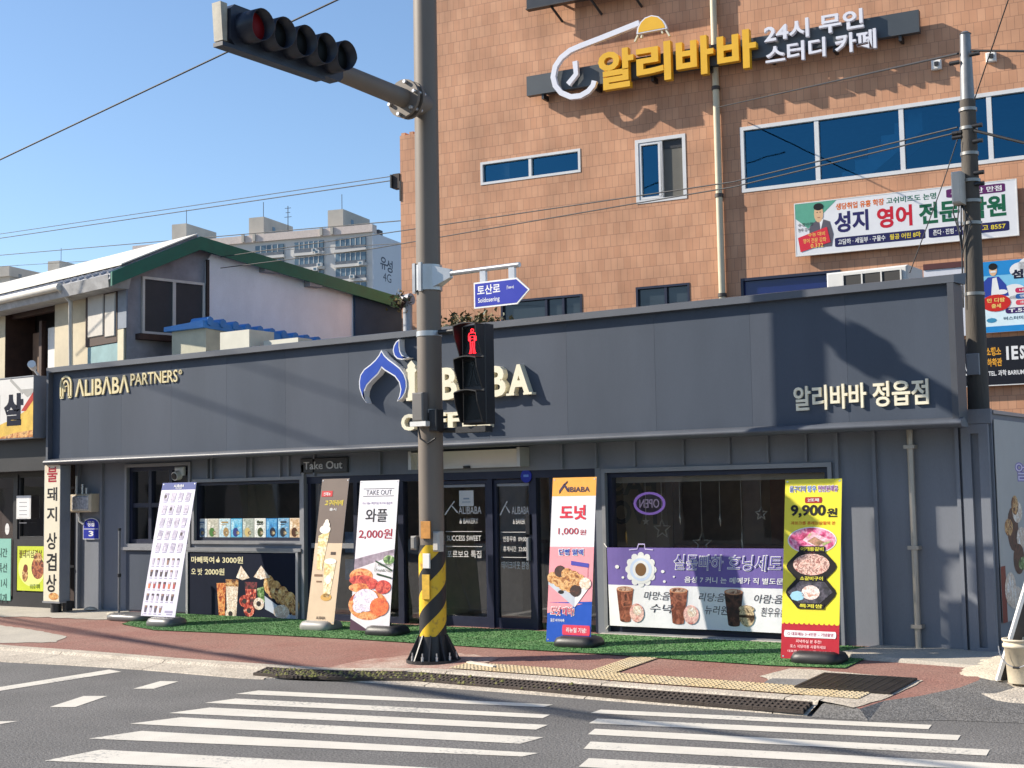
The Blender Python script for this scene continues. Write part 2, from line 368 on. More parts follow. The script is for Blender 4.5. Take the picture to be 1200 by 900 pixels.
# raised concrete slab in front of the right wall, the sandy heap and the apron beside it
g = MB(); P = [gp(x, y) for x, y in ((1003, 783), (1140, 783), (1170, 770))]
g.add([(13.85, .62, .03), (13.62, -.22, .012), (13.62, -.25, gz(-.25)-.01), (15.2, -.42, gz(-.42)-.01), (15.2, -.39, -.03), (15.3, .62, .02)], [(0, 1, 4, 5), (1, 2, 3, 4)], SLAB)
struct(g, 'concrete_apron')
g = MB(); n = 10
vs = []; fs = []
for i in range(n+1):
    for j in range(n+1):
        X = 14.95+.85*i/n; Y = -.95+1.3*j/n
        h = max(0, 1-((X-15.5)/.55)**2)*max(0, 1-((Y+.2)/.8)**2)
        vs.append((X, Y, gz(Y)-.03+.085*h**.8+.02*math.sin(X*23+Y*17)*h))
for i in range(n):
    for j in range(n): fs.append((i*(n+1)+j, (i+1)*(n+1)+j, (i+1)*(n+1)+j+1, i*(n+1)+j+1))
g.add(vs, fs, SAND, True); struct(g, 'sandy_ground')
g = MB(); g.add([(15.09, -2.05, ROAD+.004), (15.3, -1.42, -.13), (15.30, -.9, -.10), (15.25, .6, -.02), (21, .6, -.02), (21, -1.3, -.13), (17.5, -1.35, -.14), (16.3, -1.45, -.15), (15.8, -1.62, -.15), (15.9, -1.95, ROAD+.004), (16.5, -1.8, ROAD+.004), (17.5, -1.7, ROAD+.004), (21, -1.7, ROAD+.004)], [(0, 8, 1), (0, 9, 8), (8, 9, 10, 7), (7, 10, 11, 6), (6, 11, 12, 5), (1, 8, 7, 2), (2, 7, 6, 3), (3, 6, 5, 4)], CONC)
struct(g, 'concrete_apron')
# tactile paving: yellow tiles with raised studs
TACT = mat('yellow tactile tile', (.56, .42, .22), .85, var=.3, vscale=2.5, color2=(.55, .46, .31), fine=.2, fscale=50)
def tactile(p0, p1, w, name):
    p0 = Vector(p0); p1 = Vector(p1); d = (p1-p0); L = d.length; d.normalize(); e = Vector((-d.y, d.x)); n = max(1, round(L/.3)); g = MB()
    for i in range(n):
        a = p0+d*(L*i/n+.004); b = p0+d*(L*(i+1)/n-.004)
        q = [a, b, b+e*w, a+e*w]
        g.add(on_slope([tuple(v) for v in q], .012), [(0, 1, 2, 3)], TACT)
        for u in range(6):
            for v in range(6):
                c = a+d*((u+.5)/6*(L/n-.008))+e*((v+.5)/6*w); r0, r1 =   .018, .011
                vs = []
                for rr, hz in ((r0, .0125), (r1, .0175)):
                    for sx, sy in ((-1, -1), (1, -1), (1, 1), (-1, 1)):
                        k = c+d*(sx*rr)+e*(sy*rr); vs.append((k.x, k.y, gz(k.y)+hz))
                g.add(vs, [(0, 1, 5, 4), (1, 2, 6, 5), (2, 3, 7, 6), (3, 0, 4, 7), (4, 5, 6, 7)], TACT)
    return struct(g, name)
a = gp(528, 783); b = gp(985, 824)
tactile((a.x, a.y-.04), (b.x+.1, a.y-.16), .38, 'tactile_paving')
c = gp(668, 790); d = gp(735, 772)
tactile((c.x+.45, c.y+.16), (c.x+.45, d.y+.1), .32, 'tactile_paving')
# road markings
def stripe(name, px, dz=.004):
    g = MB(); g.add([(*rp(x, y)[:2], ROAD+dz) for x, y in px], [tuple(range(len(px)))], PAINT); return struct(g, name)
for q in (((303, 809.5), (648, 826), (637, 829), (276, 813.5)), ((276, 819), (645, 838), (636, 842), (240, 824)), ((246, 829.5), (642, 850), (628, 855.5), (198, 836)),
          ((212, 841), (637, 864.5), (610, 872), (152, 848.5)), ((166, 857), (631, 883), (612, 887), (104, 866)), ((118, 879), (626, 907), (600, 915), (52, 892)), ((60, 905), (610, 940), (580, 955), (-20, 925)),
          ((-20, 940), (590, 985), (560, 1000), (-100, 965)),
          ((704, 832), (1092, 850), (1088, 855), (692, 836)), ((700, 842.5), (1126, 862), (1122, 868), (690, 848)), ((697, 854.5), (1160, 879), (1156, 886), (689, 861)), ((692, 869.5), (1206, 897), (1200, 905), (684, 878)),
          ((690, 889), (1260, 921), (1250, 931), (678, 899)), ((684, 913), (1320, 950), (1300, 965), (670, 930))):
    stripe('crosswalk_stripe', q)
stripe('stop_line', [(-60, 817.5), (-60, 821.5), (0, 810), (142, 787.5), (128, 785), (0, 805.5)])
for q in (((98, 816), (126, 816), (88, 829), (58, 829)), ((188, 798.5), (209, 799), (180, 807.5), (156, 807.5)), ((-10, 846), (21, 845.5), (0, 849), (-30, 855))):
    stripe('lane_dash', q)

# ================================================================== the shop
PAN = mat('blue grey painted steel', (.060, .075, .102), .55, var=.15, vscale=.8, stretch=(1, 1, .25), spec=.22, fine=.03, bump=.25, bscale=1.6)
PAN2 = mat('blue grey painted steel, sheet two', (.056, .071, .098), .55, var=.15, vscale=.7, stretch=(1, 1, .25), spec=.22, fine=.03)
PAN3 = mat('blue grey painted steel, sheet three', (.065, .079, .106), .55, var=.15, vscale=.75, stretch=(1, 1, .25), spec=.22, fine=.03)
WALLM = mat('grey steel cladding', (.20, .215, .245), .55, var=.15, vscale=1.0, stretch=(1, 1, .2), spec=.2, fine=.03, bump=.25, bscale=2.2)
NAVY = mat('dark navy frame', (.012, .016, .04), .4, var=.1, vscale=5)
TRIM = mat('grey metal trim', (.27, .275, .29), .4, var=.08, vscale=6, metal=.2)
DARKIN = mat('dark brown interior', (.52, .38, .28), .8, var=.3, vscale=1.5)
WOODIN = mat('reddish wood interior', (.34, .15, .09), .6, var=.35, vscale=2, stretch=(1, 6, 1))
ROOFM = mat('grey roof sheet', (.2, .2, .21), .7)
GLASS = glass('shop window glass', (.9, .91, .91), .15)
F = XZ(WALL)
X_ = lambda x, y: F.px(x, y)[0]
Z_ = lambda x, y: F.px(x, y)[1]
zf = -.01
shop = thing('shop_building', (7.5, WALL, zf), 'single-storey blue grey steel-clad cafe with glazed doors under the long dark signboard', 'shop')
hA = (X_(150, 590), X_(222, 600), Z_(150, 637), Z_(150, 548))
hB = (X_(229, 600), X_(353, 600), Z_(353, 634), Z_(353, 562))
hC = (X_(359, 640), X_(699, 640), zf, Z_(560, 553))
hD = (X_(712, 640), X_(974, 640), Z_(800, 744), Z_(973, 547))
g = MB(); holed(g, F, 0.03, 14.9, -.12, 3.3, [hA, hB, hC, hD], 0, WALLM, .16); g.rect(F, 14.9, 15.08, -.12, 2.56, 0, WALLM)
g.add([F(15.08, -.12), F(15.08, -.12, -.12), F(15.08, 2.56, -.12), F(15.08, 2.56)], [(0, 1, 2, 3)], WALLM)
for x, y0, y1 in ((93, 560, 714), (121, 560, 716), (986, 505, 762), (1030, 505, 764), (1128, 498, 767)):
    X = X_(x, 640); g.fbox(F, X-.02, X+.02, -.02, 2.42, 0.001, .055, WALLM)
X = 13.5
for x in (250, 290, 330, 370, 447, 660, 700, 745, 802, 856, 901, 946):
    X = X_(x, 530); g.fbox(F, X-.015, X+.015, hD[3]+.07, 2.42, .001, .05, WALLM)
for x in (245, 297, 340): X = X_(x, 545); g.fbox(F, X-.015, X+.015, hB[3]+.06, 2.4, .001, .05, WALLM)
g.build('wall', shop)
g = MB(); g.fbox(F, X_(1130, 560), X_(1168, 600), 2.425, 2.58, .002, .06, WALLM); bars(g, F, X_(1130, 560), 15.12, -.05, 2.42, .002, .06, .1, WALLM); g.build('corner_panel', shop)
g = MB(); g.box(.1, 13.6, WALL+.2, 4.6, 3.3, 3.42, ROOFM); g.box(.05, 13.6, 4.52, 4.6, -.1, 3.3, WALLM); g.box(.05, .15, WALL+.1, 4.5, -.1, 3.3, WALLM); g.box(13.61, 13.7, WALL+.1, 4.5, -.1, 2.5, WALLM); g.build('roof', shop)
g = MB(); g.box(.2, 13.6, WALL+.2, 4.5, -.1, zf, mat('pale shop floor', (.42, .36, .30), .4, var=.1)); g.box(.2, 13.6, 4.4, 4.5, zf, 2.55, DARKIN); g.box(.2, 13.6, WALL+.2, 4.4, 2.56, 2.62, mat('pale ceiling', (.5, .47, .43), .8))
g.box(11.2, 12.3, 3.6, 4.38, zf, 2.5, WOODIN); g.box(7.6, 9.2, 4.3, 4.39, 0, 2.4, WOODIN); g.box(12.35, 13.55, 3.2, 3.3, 1.9, 2.5, mat('tan soffit', (.3, .22, .14), .8)); g.box(5.25, 5.33, WALL+.2, 4.4, 0, 2.5, DARKIN); g.build('interior_lining', shop)
def window(h, label, cols, rows, pane_h=-.09, t=.07, trim=True):
    a0, a1, b0, b1 = h; g = MB(); bars(g, F, a0, a1, b0, b1, -.14, -.03, t, NAVY)
    for i in range(1, cols): x = a0+(a1-a0)*i/cols; g.fbox(F, x-t/2, x+t/2, b0+t, b1-t, -.13, -.04, NAVY)
    for i in range(1, rows): z = b0+(b1-b0)*i/rows; g.fbox(F, a0+t, a1-t, z-t/2, z+t/2, -.128, -.042, NAVY)
    o = g.build('window', shop)
    g = MB(); g.rect(F, a0+t*.5, a1-t*.5, b0+t*.5, b1-t*.5, pane_h, GLASS); g.build('glass_pane', o)
    if trim:
        g = MB(); bars(g, F, a0-.05, a1+.05, b0-.05, b1+.05, .002, .035, .05, TRIM); g.build('trim', o)
    return o
window(hA, '', 3, 2)
window(hB, '', 1, 1, t=.05)
wD = window(hD, '', 1, 1, t=.06)
g = MB(); g.fbox(F, hD[0]+.06, hD[1]-.06, hD[3]-.13, hD[3]-.06, -.2, -.15, mat('beige blind roll', (.42, .36, .28), .7)); g.build('roller_blind', wD)
# sills and the pale concrete step at the foot of the windows
g = MB(); g.fbox(F, X_(145, 640), X_(356, 640), hA[2]-.10, hA[2]-.052, .002, .07, TRIM); g.fbox(F, X_(222, 640)+.01, X_(229, 640)-.052, -.02, hA[2]-.11, .002, .04, TRIM); g.build('sill', shop)
g = MB(); g.fbox(F, hA[0]-.02, hA[1], .03, hA[2]-.12, .002, .02, PAN3); g.build('kick_panel', shop)
g = MB(); g.fbox(F, hB[1]+.051, hC[0]-.001, -.02, 2.25, .002, .05, TRIM); g.build('corner_post', shop)
g = MB(); g.fbox(F, hC[0]+.1, hC[1], -.2, -.012, .003, .09, mat('pale step', (.55, .52, .46), .9, var=.15)); g.cut(); g.fbox(F, hD[0]-.1, hD[1]+.05, -.2, .015, .003, .07, MATS['pale step']); g.build('step', shop)
# entrance: frames, two glass doors, side lights
g = MB(); a0, a1, b0, b1 = hC; t = .07
g.fbox(F, a0, a1, b1-.1, b1, -.15, -.02, NAVY)
for x, wd in ((361, .06), (415, .07), (468, .1), (506, .06), (573, .085), (625, .07), (646, .06), (697, .06)):
    X = X_(x, 640); g.fbox(F, X-wd/2, X+wd/2, b0, b1-.1, -.14, -.03, NAVY)
g.fbox(F, a0+.03, X_(415, 640)-.035, Z_(380, 640)-.03, Z_(380, 640)+.04, -.13, -.035, TRIM)
g.fbox(F, a0+.03, X_(468, 640), b0, b0+.1, -.13, -.035, NAVY)
fr = g.build('entrance_frame', shop)
g = MB()
for x0, x1 in ((361, 415), (415, 468), (468, 506), (625, 646), (646, 697)): g.cut(); g.rect(F, X_(x0, 640)+.03, X_(x1, 640)-.03, b0+.02, b1-.1, -.08, GLASS)
g.build('side_light', fr)
WHT = mat('white vinyl lettering', (.62, .6, .58), .6, var=.05)
def door(x0, x1, lines, handle):
    A0 = X_(x0, 640)+.045; A1 = X_(x1, 640)-.045; g = MB(); bars(g, F, A0, A1, b0+.015, b1-.11, -.12, -.06, .05, NAVY)
    g.fbox(F, A0+.05, A1-.05, b0+.065, b0+.15, -.12, -.06, NAVY)
    g.fbox(F, A0+.05, A1-.05, b1-.2, b1-.165, -.11, -.07, TRIM)
    d = g.build('door', shop)
    g = MB(); g.rect(F, A0+.04, A1-.04, b0+.14, b1-.18, -.095, GLASS); g.build('glass_pane', d)
    g = MB(); h = -.088
    wdt = A1-A0; c = (A0+A1)/2
    zt = Z_((x0+x1)/2, 592)
    g.strip(F, [(c-.36*wdt, zt-.13), (c-.23*wdt, zt), (c-.11*wdt, zt-.1)], .022, h, h+.003, WHT); g.strip(F, [(c-.23*wdt, zt), (c-.17*wdt, zt+.05)], .015, h, h+.003, WHT)
    z = zt-.02
    for s, hh, wv, off in lines:
        if s == '-': g.rect(F, c-.35*wdt, c+.35*wdt, z-hh, z-hh+.008, h, WHT); z -= hh+.05; continue
        g.text(F, s, c-wv*wdt/2+off, c+wv*wdt/2+off, z-hh, z, h, WHT, 0, .008); z -= hh+.06
    g.build('lettering', d)
    g = MB(); X = A1-.05 if handle > 0 else A0+.05; zc = Z_(622, 612)
    g.bbox(F, X-.035, X+.035, zc-.16, zc+.1, -.06, -.01, mat('black lock plate', (.015, .015, .018), .35), .008); g.bbox(F, X-.02, X+.02, zc-.5, zc-.2, -.055, .0, MATS['grey metal trim'], .006); g.build('handle', d)
door(506, 573, [('ALIBABA', .10, .44, .11), ('& BAKERY', .07, .36, .09), ('-', .05, 0, 0), ('SUCCESS SWEET', .07, .66, 0), ('-', .02, 0, 0), ('포르보요 특집', .1, .66, 0)], -1)
door(573, 625, [('ALIBABA', .10, .44, .10), ('& BAKERY', .07, .36, .09), ('-', .05, 0, 0), ('연중무휴  09:00', .07, .6, 0), ('휴게시간  22:00', .07, .6, 0), ('-', .02, 0, 0), ('테이크아웃 환영', .1, .7, 0)], 1)
# downpipes
PIPE = mat('galvanised downpipe', (.42, .38, .33), .4, metal=.5, var=.15)
g = MB(); X = X_(1074, 640); g.tube([F(X, -.03, .07), F(X, 2.42, .07)], .036, PIPE, 14)
for z in (2.2, 1.1, .25): g.fbox(F, X-.06, X+.06, z-.02, z+.02, 0.003, .12, PIPE)
g.build('downpipe', shop)
g = MB(); X = X_(84, 640); g.tube([F(X, .12, .07), F(X, 2.4, .07)], .04, PIPE, 12); g.tube([F(X, .14, .07), F(X, .05, .1), F(X, .02, .16)], .04, PIPE, 12)
for z in (2.0, .7): g.fbox(F, X-.07, X+.07, z-.02, z+.02, 0.003, .115, PIPE)
g.build('downpipe', shop)

# ------------------------------------------------------------------ the long signboard
sb = thing('shop_signboard', (7.5, 0, 2.38), 'long blue grey signboard with cream raised letters and blue onion-dome emblem', 'signboard', None)
L = 14.98; zb, zt_ = 2.38, 4.0; PY = .085
SF = XZ(PY); g = MB()
cuts = [0.05, .95, 1.75, 2.9, 4.1, 5.3, 6.5, 7.7, 8.9, 10.1, 11.35, 12.6, 13.75, L-.07]
pm = [PAN, PAN3, PAN2]
for i in range(len(cuts)-1): g.fbox(SF, cuts[i]+.001, cuts[i+1]-.001, zb+.05, zt_-.03, -.02, 0, pm[(i*2) % 3])
g.box(0.05, L-.07, PY+.025, PY+.06, zb+.06, zt_-.05, NAVY)
g.build('panel', sb)
CAP = mat('grey capping', (.085, .095, .115), .5, var=.08, vscale=2, metal=.1)
DKF = mat('dark slate edge', (.055, .06, .072), .5, var=.08)
g = MB()
g.hexa([(-.01, -.005, zt_-.10), (L+.01, -.005, zt_-.10), (L+.05, .26, zt_-.10), (-.01, .26, zt_-.10), (-.01, -.005, zt_-.02), (L+.01, -.005, zt_-.02), (L+.05, .3, zt_+.03), (-.01, .3, zt_+.03)], CAP)
g.build('capping', sb)
g = MB(); g.box(-.005, .045, -.003, .26, zb, zt_-.102, CAP); g.cut(); g.box(L-.068, L, -.003, .30, zb+.02, zt_-.102, DKF); g.build('end_frame', sb)
g = MB(); pts = [(0, zb+.12), (0.0, zb+.10)]
n = 8; vs = []; fs = []
prof = [(PY-.002, .145)]+[(-.02-.035*math.sin(math.pi*k/7), .115-.115*k/7) for k in range(8)]+[(.2, -.005), (.2, .04)]
for X in (-.02, L+.03):
    for y, z in prof: vs.append((X, y, zb+.0+z*.7))
k = len(prof)
for i in range(k-1): fs.append((i, i+1, k+i+1, k+i))
fs += [tuple(range(k)), tuple(reversed(range(k, 2*k)))]
g.add(vs, fs, mat('silver moulding', (.085, .095, .115), .45, metal=.0, spec=.35, var=.2, vscale=1.5, stretch=(1, 1, 1)))
g.build('moulding', sb)
g = MB(); g.box(.05, L-.3, .27, WALL-.005, zb+.03, zb+.08, NAVY); g.box(.3, L-.9, .28, WALL+.2, 3.3, 3.9, WALLM); g.build('backing', sb)
CREAM = mat('cream acrylic letter', (.80, .74, .56), .45, var=.05, vscale=4)
GOLD = mat('pale gold letter', (.72, .62, .36), .4, var=.06, vscale=8)
q = lambda x, y: SF.px(x, y)
def box_letters(body, x0, y0, x1, y1, depth, m, bold, h=0, name='letter'):
    # px of the top left and bottom right of the word
    a0, b1 = q(x0, y0); a1, b0 = q(x1, y1); letters(body, SF, a0, a1, b0, b1, h, depth, m, sb, name, bold)
a0 = q(89, 450)[0]; a1 = q(152, 450)[0]; letters('ΛLIBΛBΛ', SF, a0, a1, q(90, 465)[1], q(90, 445)[1], 0, .02, GOLD, sb, 'letter', .015)
a0 = q(154, 450)[0]; a1 = q(209, 450)[0]; letters('PARTNERS', SF, a0, a1, q(90, 465)[1]+.1, q(90, 465)[1]+.29, 0, .02, GOLD, sb, 'letter', .006)
g = MB(); x, z = q(212, 436); g.strip(SF, [(x+.03*math.cos(R_(t)), z+.03*math.sin(R_(t))) for t in range(0, 390, 30)], .012, 0, .015, GOLD)
g.text(SF, 'R', x-.012, x+.013, z-.015, z+.015, .016, GOLD, 0, .01); g.build('registered_mark', sb)
g = MB(); xc, zc = q(78, 455); 
def arch(w_, top, bot, wd): 
    pts = [(xc-w_, zc+bot), (xc-w_, zc+top-.12)]+[(xc-w_*math.cos(R_(t)), zc+top-.12+.12*math.sin(R_(t))) for t in range(15, 180, 15)]+[(xc+w_, zc+top-.12), (xc+w_, zc+bot)]
    g.strip(SF, pts, wd, 0, .02, GOLD)
arch(.13, .19, -.15, .035); arch(.07, .12, -.15, .03); g.strip(SF, [(xc-.14, zc-.15), (xc-.06, zc-.15)], .035, 0, .02, GOLD); g.strip(SF, [(xc+.06, zc-.15), (xc+.14, zc-.15)], .035, 0, .02, GOLD)
g.strip(SF, [(xc-.02, zc-.06), (xc-.02, zc+.03), (xc+.03, zc+.03)], .022, 0, .02, GOLD); g.build('arch_emblem', sb)
# the onion dome emblem
def inset(pts, d):
    n = len(pts); A = sum(pts[i][0]*pts[(i+1) % n][1]-pts[(i+1) % n][0]*pts[i][1] for i in range(n)); sg = 1 if A > 0 else -1; out = []
    for i in range(n):
        p = Vector(pts[i-1]); c = Vector(pts[i]); e = Vector(pts[(i+1) % n]); d1 = (c-p).normalized(); d2 = (e-c).normalized()
        n1 = Vector((-d1.y, d1.x))*sg; n2 = Vector((-d2.y, d2.x))*sg; nn = n1+n2
        if nn.length < .3: nn = n1-d1*.5
        nn.normalize(); k = min(1.6, 1/max(.5, nn.dot(n1))); out.append(tuple(c+nn*d*k))
    return out
ZP = lambda L: [q(400+x/4.615, 380+y/4.615) for x, y in L]
onion = ZP([(245, 143), (262, 170), (285, 192), (315, 214), (345, 238), (368, 270), (380, 305), (382, 340), (374, 372), (358, 400), (330, 420), (342, 392), (349, 355), (341, 318), (318, 286), (282, 264), (262, 252), (247, 238), (240, 252), (226, 274), (196, 302), (168, 332), (155, 362), (152, 392), (165, 428), (142, 396), (127, 350), (125, 312), (132, 276), (152, 246), (186, 220), (212, 196), (232, 170)])
cres = ZP([(342, 84), (324, 98), (312, 120), (307, 146), (314, 172), (330, 190), (356, 195), (396, 183), (372, 180), (356, 168), (346, 148), (342, 120)])
BLUE = mat('deep blue acrylic', (.03, .08, .42), .3, var=.08, vscale=5, coat=.3); PALE = mat('pale letter edge', (.72, .73, .76), .45, var=.05)
for nm, pts in (('onion_emblem', onion), ('crescent_emblem', cres)):
    g = MB(); g.prism(SF, pts, .0, .115, PALE); g.prism(SF, inset(pts, .018), .1155, .119, BLUE); g.build(nm, sb)
# raised cream letters: minaret-shaped first letter, then the word, then the word below
def lt(ch, x0, y0, x1, y1, bold=.03, d=.1):
    a0, b1 = q(x0, y0); a1, b0 = q(x1, y1); letters(ch, SF, a0, a1, b0, b1, 0, d, CREAM, sb, 'letter', bold)
g = MB(); p = ZP([(376, 415), (376, 402), (384, 398), (384, 262), (376, 256), (376, 246), (384, 240), (382, 224), (394, 208), (403, 198), (412, 208), (424, 224), (422, 240), (430, 246), (430, 256), (422, 262), (422, 380), (470, 372), (472, 404), (376, 417)])
g.prism(SF, p, 0, .1, CREAM); g.build('letter', sb)
def serif(chs):
    for ch, x0, y0, x1, y1, d in chs:
        lt(ch, x0, y0, x1, y1, .035, d)
        if ch in 'AIF':     # slab feet
            a0, b1 = q(x0, y0); a1, b0 = q(x1, y1); wd = a1-a0; g = MB(); ft = .028 if y1-y0 > 25 else .018
            if ch == 'A': g.fbox(SF, a0-.03, a0+.28*wd, b0, b0+ft, .001, d+.002, CREAM); g.fbox(SF, a1-.30*wd, a1+.03, b0, b0+ft, .001, d+.002, CREAM)
            else: g.fbox(SF, a0-.02, a0+.5*wd, b0, b0+ft, .001, d+.002, CREAM); g.fbox(SF, a0-.02, a0+.4*wd, b1-ft, b1, .001, d+.002, CREAM)
            g.build('serif', sb)
serif([('I', 503, 433, 509, 469, .1), ('B', 520, 432, 541, 468, .1), ('A', 545, 431, 574, 466.5, .1), ('B', 577, 430, 598, 464.5, .1), ('A', 600, 428.5, 626, 462.5, .1)])
xs = (474.5, 493, 511.5, 529, 546, 563.5)
for ch, x in zip('COFFEE', xs): serif([(ch, x, 486-(x-474)*.045, x+15.5, 504.5-(x-474)*.045, .085)])
a0 = q(931, 465)[0]; a1 = q(1089, 462)[0]; letters('알리바바 정읍점', SF, a0, a1, q(1010, 478)[1], q(1010, 448.5)[1], 0, .03, CREAM, sb, 'letter', .02)
# ================================================================== things on the shop front
BLK = mat('black plastic', (.018, .018, .02), .45, var=.15, vscale=6, bump=.1, bscale=200)
GREYP = mat('grey plastic', (.3, .3, .3), .5, var=.1)
ALU = mat('aluminium', (.55, .55, .56), .35, metal=.7, var=.08)
WPL = mat('white plastic', (.72, .71, .68), .5, var=.06)
F2 = XZ(WALL-.04)
# take-out sign
a0, b1 = F2.px(352, 537); a1, b0 = F2.px(407, 554); z0 = (b0+b1)/2-.1
b0, b1 = F2.px(352, 555)[1], F2.px(352, 537.5)[1]
o = thing('takeout_sign', (a0, WALL-.05, b0), 'small dark plaque reading Take Out over the serving window', 'sign')
g = MB(); g.bbox(F2, a0, a1, b0, b1, -.03, .01, mat('charcoal plaque', (.055, .056, .06), .5, var=.1)); g.build('plaque', o)
g = MB(); g.text(F2, 'Take Out', a0+.08, a1-.08, b0+.055, b1-.05, .011, mat('grey white letters', (.55, .55, .55), .5, var=.05), .008, .012); g.build('lettering', o)
# rolled air curtain above the door
F3 = XZ(WALL-.22); a0 = F3.px(482, 535)[0]; a1 = F3.px(606, 535)[0]; b0 = 2.12; b1 = F3.px(600, 526)[1]
o = thing('air_curtain', ((a0+a1)/2, WALL, b0), 'pale metal air curtain housing with a concave front above the glass door', 'air curtain')
SIL = mat('pale air curtain metal', (.55, .54, .50), .4, metal=.25, var=.06, vscale=2)
g = MB(); prof = [(0.0, b1)]+[(.0+.10*math.sin(R_(t)), b1-(b1-b0)*t/90) for t in range(10, 91, 10)]+[(.21, b0), (.21, b1)]
vs = []
for X in (a0, a1):
    for y, z in prof: vs.append((X, WALL-.22+y, z))
k = len(prof); g.add(vs, [(i, i+1, k+i+1, k+i) for i in range(k-1)]+[(k-1, 0, k, 2*k-1), tuple(range(k)), tuple(reversed(range(k, 2*k)))], SIL)
g.build('housing', o)
g = MB(); g.fbox(F3, a1, a1+.05, b0, b1+.02, -.21, .01, SIL); g.cut(); g.fbox(F3, a0-.05, a0, b0, b1+.02, -.21, .01, SIL); g.build('end_cap', o)
g = MB(); g.bbox(F3, (a0+a1)/2-.05, (a0+a1)/2+.05, b0-.002, b0+.03, -.12, -.06, BLK); g.build('sensor', o)
# CCTV camera
x, z = F2.px(210, 556)
o = thing('security_camera', (x, WALL, z+.1), 'small white security camera on the wall above the leaning menu banner', 'camera')
g = MB(); g.bbox(F2, x-.1, x+.1, z-.02, z+.12, -.04, .02, WPL, .02); g.build('mount', o)
g = MB(); n = 10
g.tube([F2(x, z-.01, -.0), F2(x, z-.03, .10)], [.075, .07], WPL, 14); g.tube([F2(x, z-.03, .10), F2(x, z-.034, .115)], [.055, .05], BLK, 14); g.build('lens_housing', o)
# meter box with hoses
F4 = XZ(WALL-.02); a0, b1 = F4.px(91, 579); a1, b0 = F4.px(115, 600)
o = thing('meter_box', ((a0+a1)/2, WALL, b0), 'cream gas meter box with a bare grey front on the left end wall', 'meter box')
IV = mat('ivory meter case', (.6, .5, .36), .5, var=.1); g = MB(); g.bbox(F4, a0, a1, b0, b1, -.02, .16, IV, .02); g.build('case', o)
g = MB(); g.bbox(F4, a0+.06, a1-.05, b0+.03, b1-.03, .16, .18, mat('meter glass', (.7, .7, .72), .15, var=.3, vscale=25, color2=(.2, .2, .22)), .02); g.build('dial', o)
g = MB()
for dx, h in ((.05, .3), (.2, .16), (.3, .1)): g.tube([F4(a0+dx, b1, .06), F4(a0+dx, b1+h, .06)], .022, ALU, 8)
g.tube([F4(a0+.1, b0, .06), F4(a0+.12, b0-.15, .05), F4(a0+.2, b0-.2, .03)], .018, WPL, 8); g.build('pipe', o)
# house number plate
a0 = F4.px(98, 620)[0]; a1 = F4.px(117, 620)[0]; b0 = F4.px(108, 632)[1]; b1 = F4.px(108, 607)[1]; c = (a0+a1)/2; wd = a1-a0
o = thing('house_number_plate', (c, WALL, b0), 'blue house number plate with a rounded top and a white 3', 'number plate')
BL = mat('road sign blue', (.008, .022, .36), .4, var=.06); WH = mat('white print', (.78, .78, .77), .5, var=.04)
g = MB(); arc = lambda k: [(a0+k, b0+k), (a1-k, b0+k), (a1-k, b1-.12)]+[(c+(wd/2-k)*math.cos(R_(t)), b1-.12+(.12-k)*math.sin(R_(t))) for t in range(15, 180, 15)]+[(a0+k, b1-.12)]
g.prism(F4, arc(0), .0, .012, WH); g.prism(F4, arc(.012), .0125, .014, BL); g.build('plate', o)
g = MB(); g.text(F4, '정읍', c-.09, c+.09, b1-.14, b1-.05, .0145, WH, 0, .02); g.rect(F4, a0+.02, a1-.02, b1-.185, b1-.175, .0145, WH); g.text(F4, '3', c-.06, c+.06, b0+.05, b1-.21, .0145, WH, 0, .03); g.build('lettering', o)
# poster panel under the serving window
a0, b1 = F.px(221, 643); a1 = F.px(352, 640)[0]; b0 = F.px(222, 722)[1]-.02
FP = XZ(WALL-.045); o = thing('menu_board', ((a0+a1)/2, WALL-.05, b0), 'black poster board with waffles, drinks and two prices under the serving window', 'menu board')
NB = mat('near black print', (.008, .012, .028), .6, var=.1, spec=.1)
g = MB(); bars(g, FP, a0, a1, b0, b1, -.03, .015, .045, ALU); g.build('frame', o)
g = MB(); H = b1-b0; Wd = a1-a0
g.fbox(FP, a0+.045, a1-.045, b0+.045, b1-.045, -.02, 0, NB)
PA = lambda a, b: (a0+Wd*a/560, b1-H*b/350)     # board picture coordinates
def pell(ca, cb, ra, rb, h, m, n=20, s=0, e=360): x, y = PA(ca, cb); g.ell(FP, x, y, Wd*ra/560, H*rb/350, h, m, n, s, e)
def ppoly(L, h, m): g.poly(FP, [PA(*p) for p in L], h, m)
YW = mat('cream yellow print', (.75, .68, .42), .5, var=.03)
def ptext(s, x0, y0, x1, y1, h=.001, m=YW, b=.02):
    p = PA(x0, y1); r = PA(x1, y0); g.text(FP, s, p[0], r[0], p[1], r[1], h, m, 0, b)
ptext('마빼뚝여', 26, 38, 146, 72); ptext('3000원', 188, 36, 292, 70); ptext('오 밧', 26, 98, 84, 132); ptext('2000원', 98, 96, 198, 130)
pell(165, 58, 10, 9, .001, YW); ppoly([(162, 52), (168, 36), (173, 52)], .001, YW)
FB = food('printed waffles', ['#3a1d10', '#7c4a22', '#c48a4a', '#e6bf86', '#7c4a22'], 22); FR = food('printed red fruit', ['#3c0a0a', '#a8201c', '#e2674a', '#f0c0a8'], 30); FW = food('printed cream', ['#fff6ea', '#f4e4d0', '#dcbfa4', '#fffaf2'], 22); FG = food('printed green', ['#20401a', '#5c8a3c', '#cfe0b0'], 30)
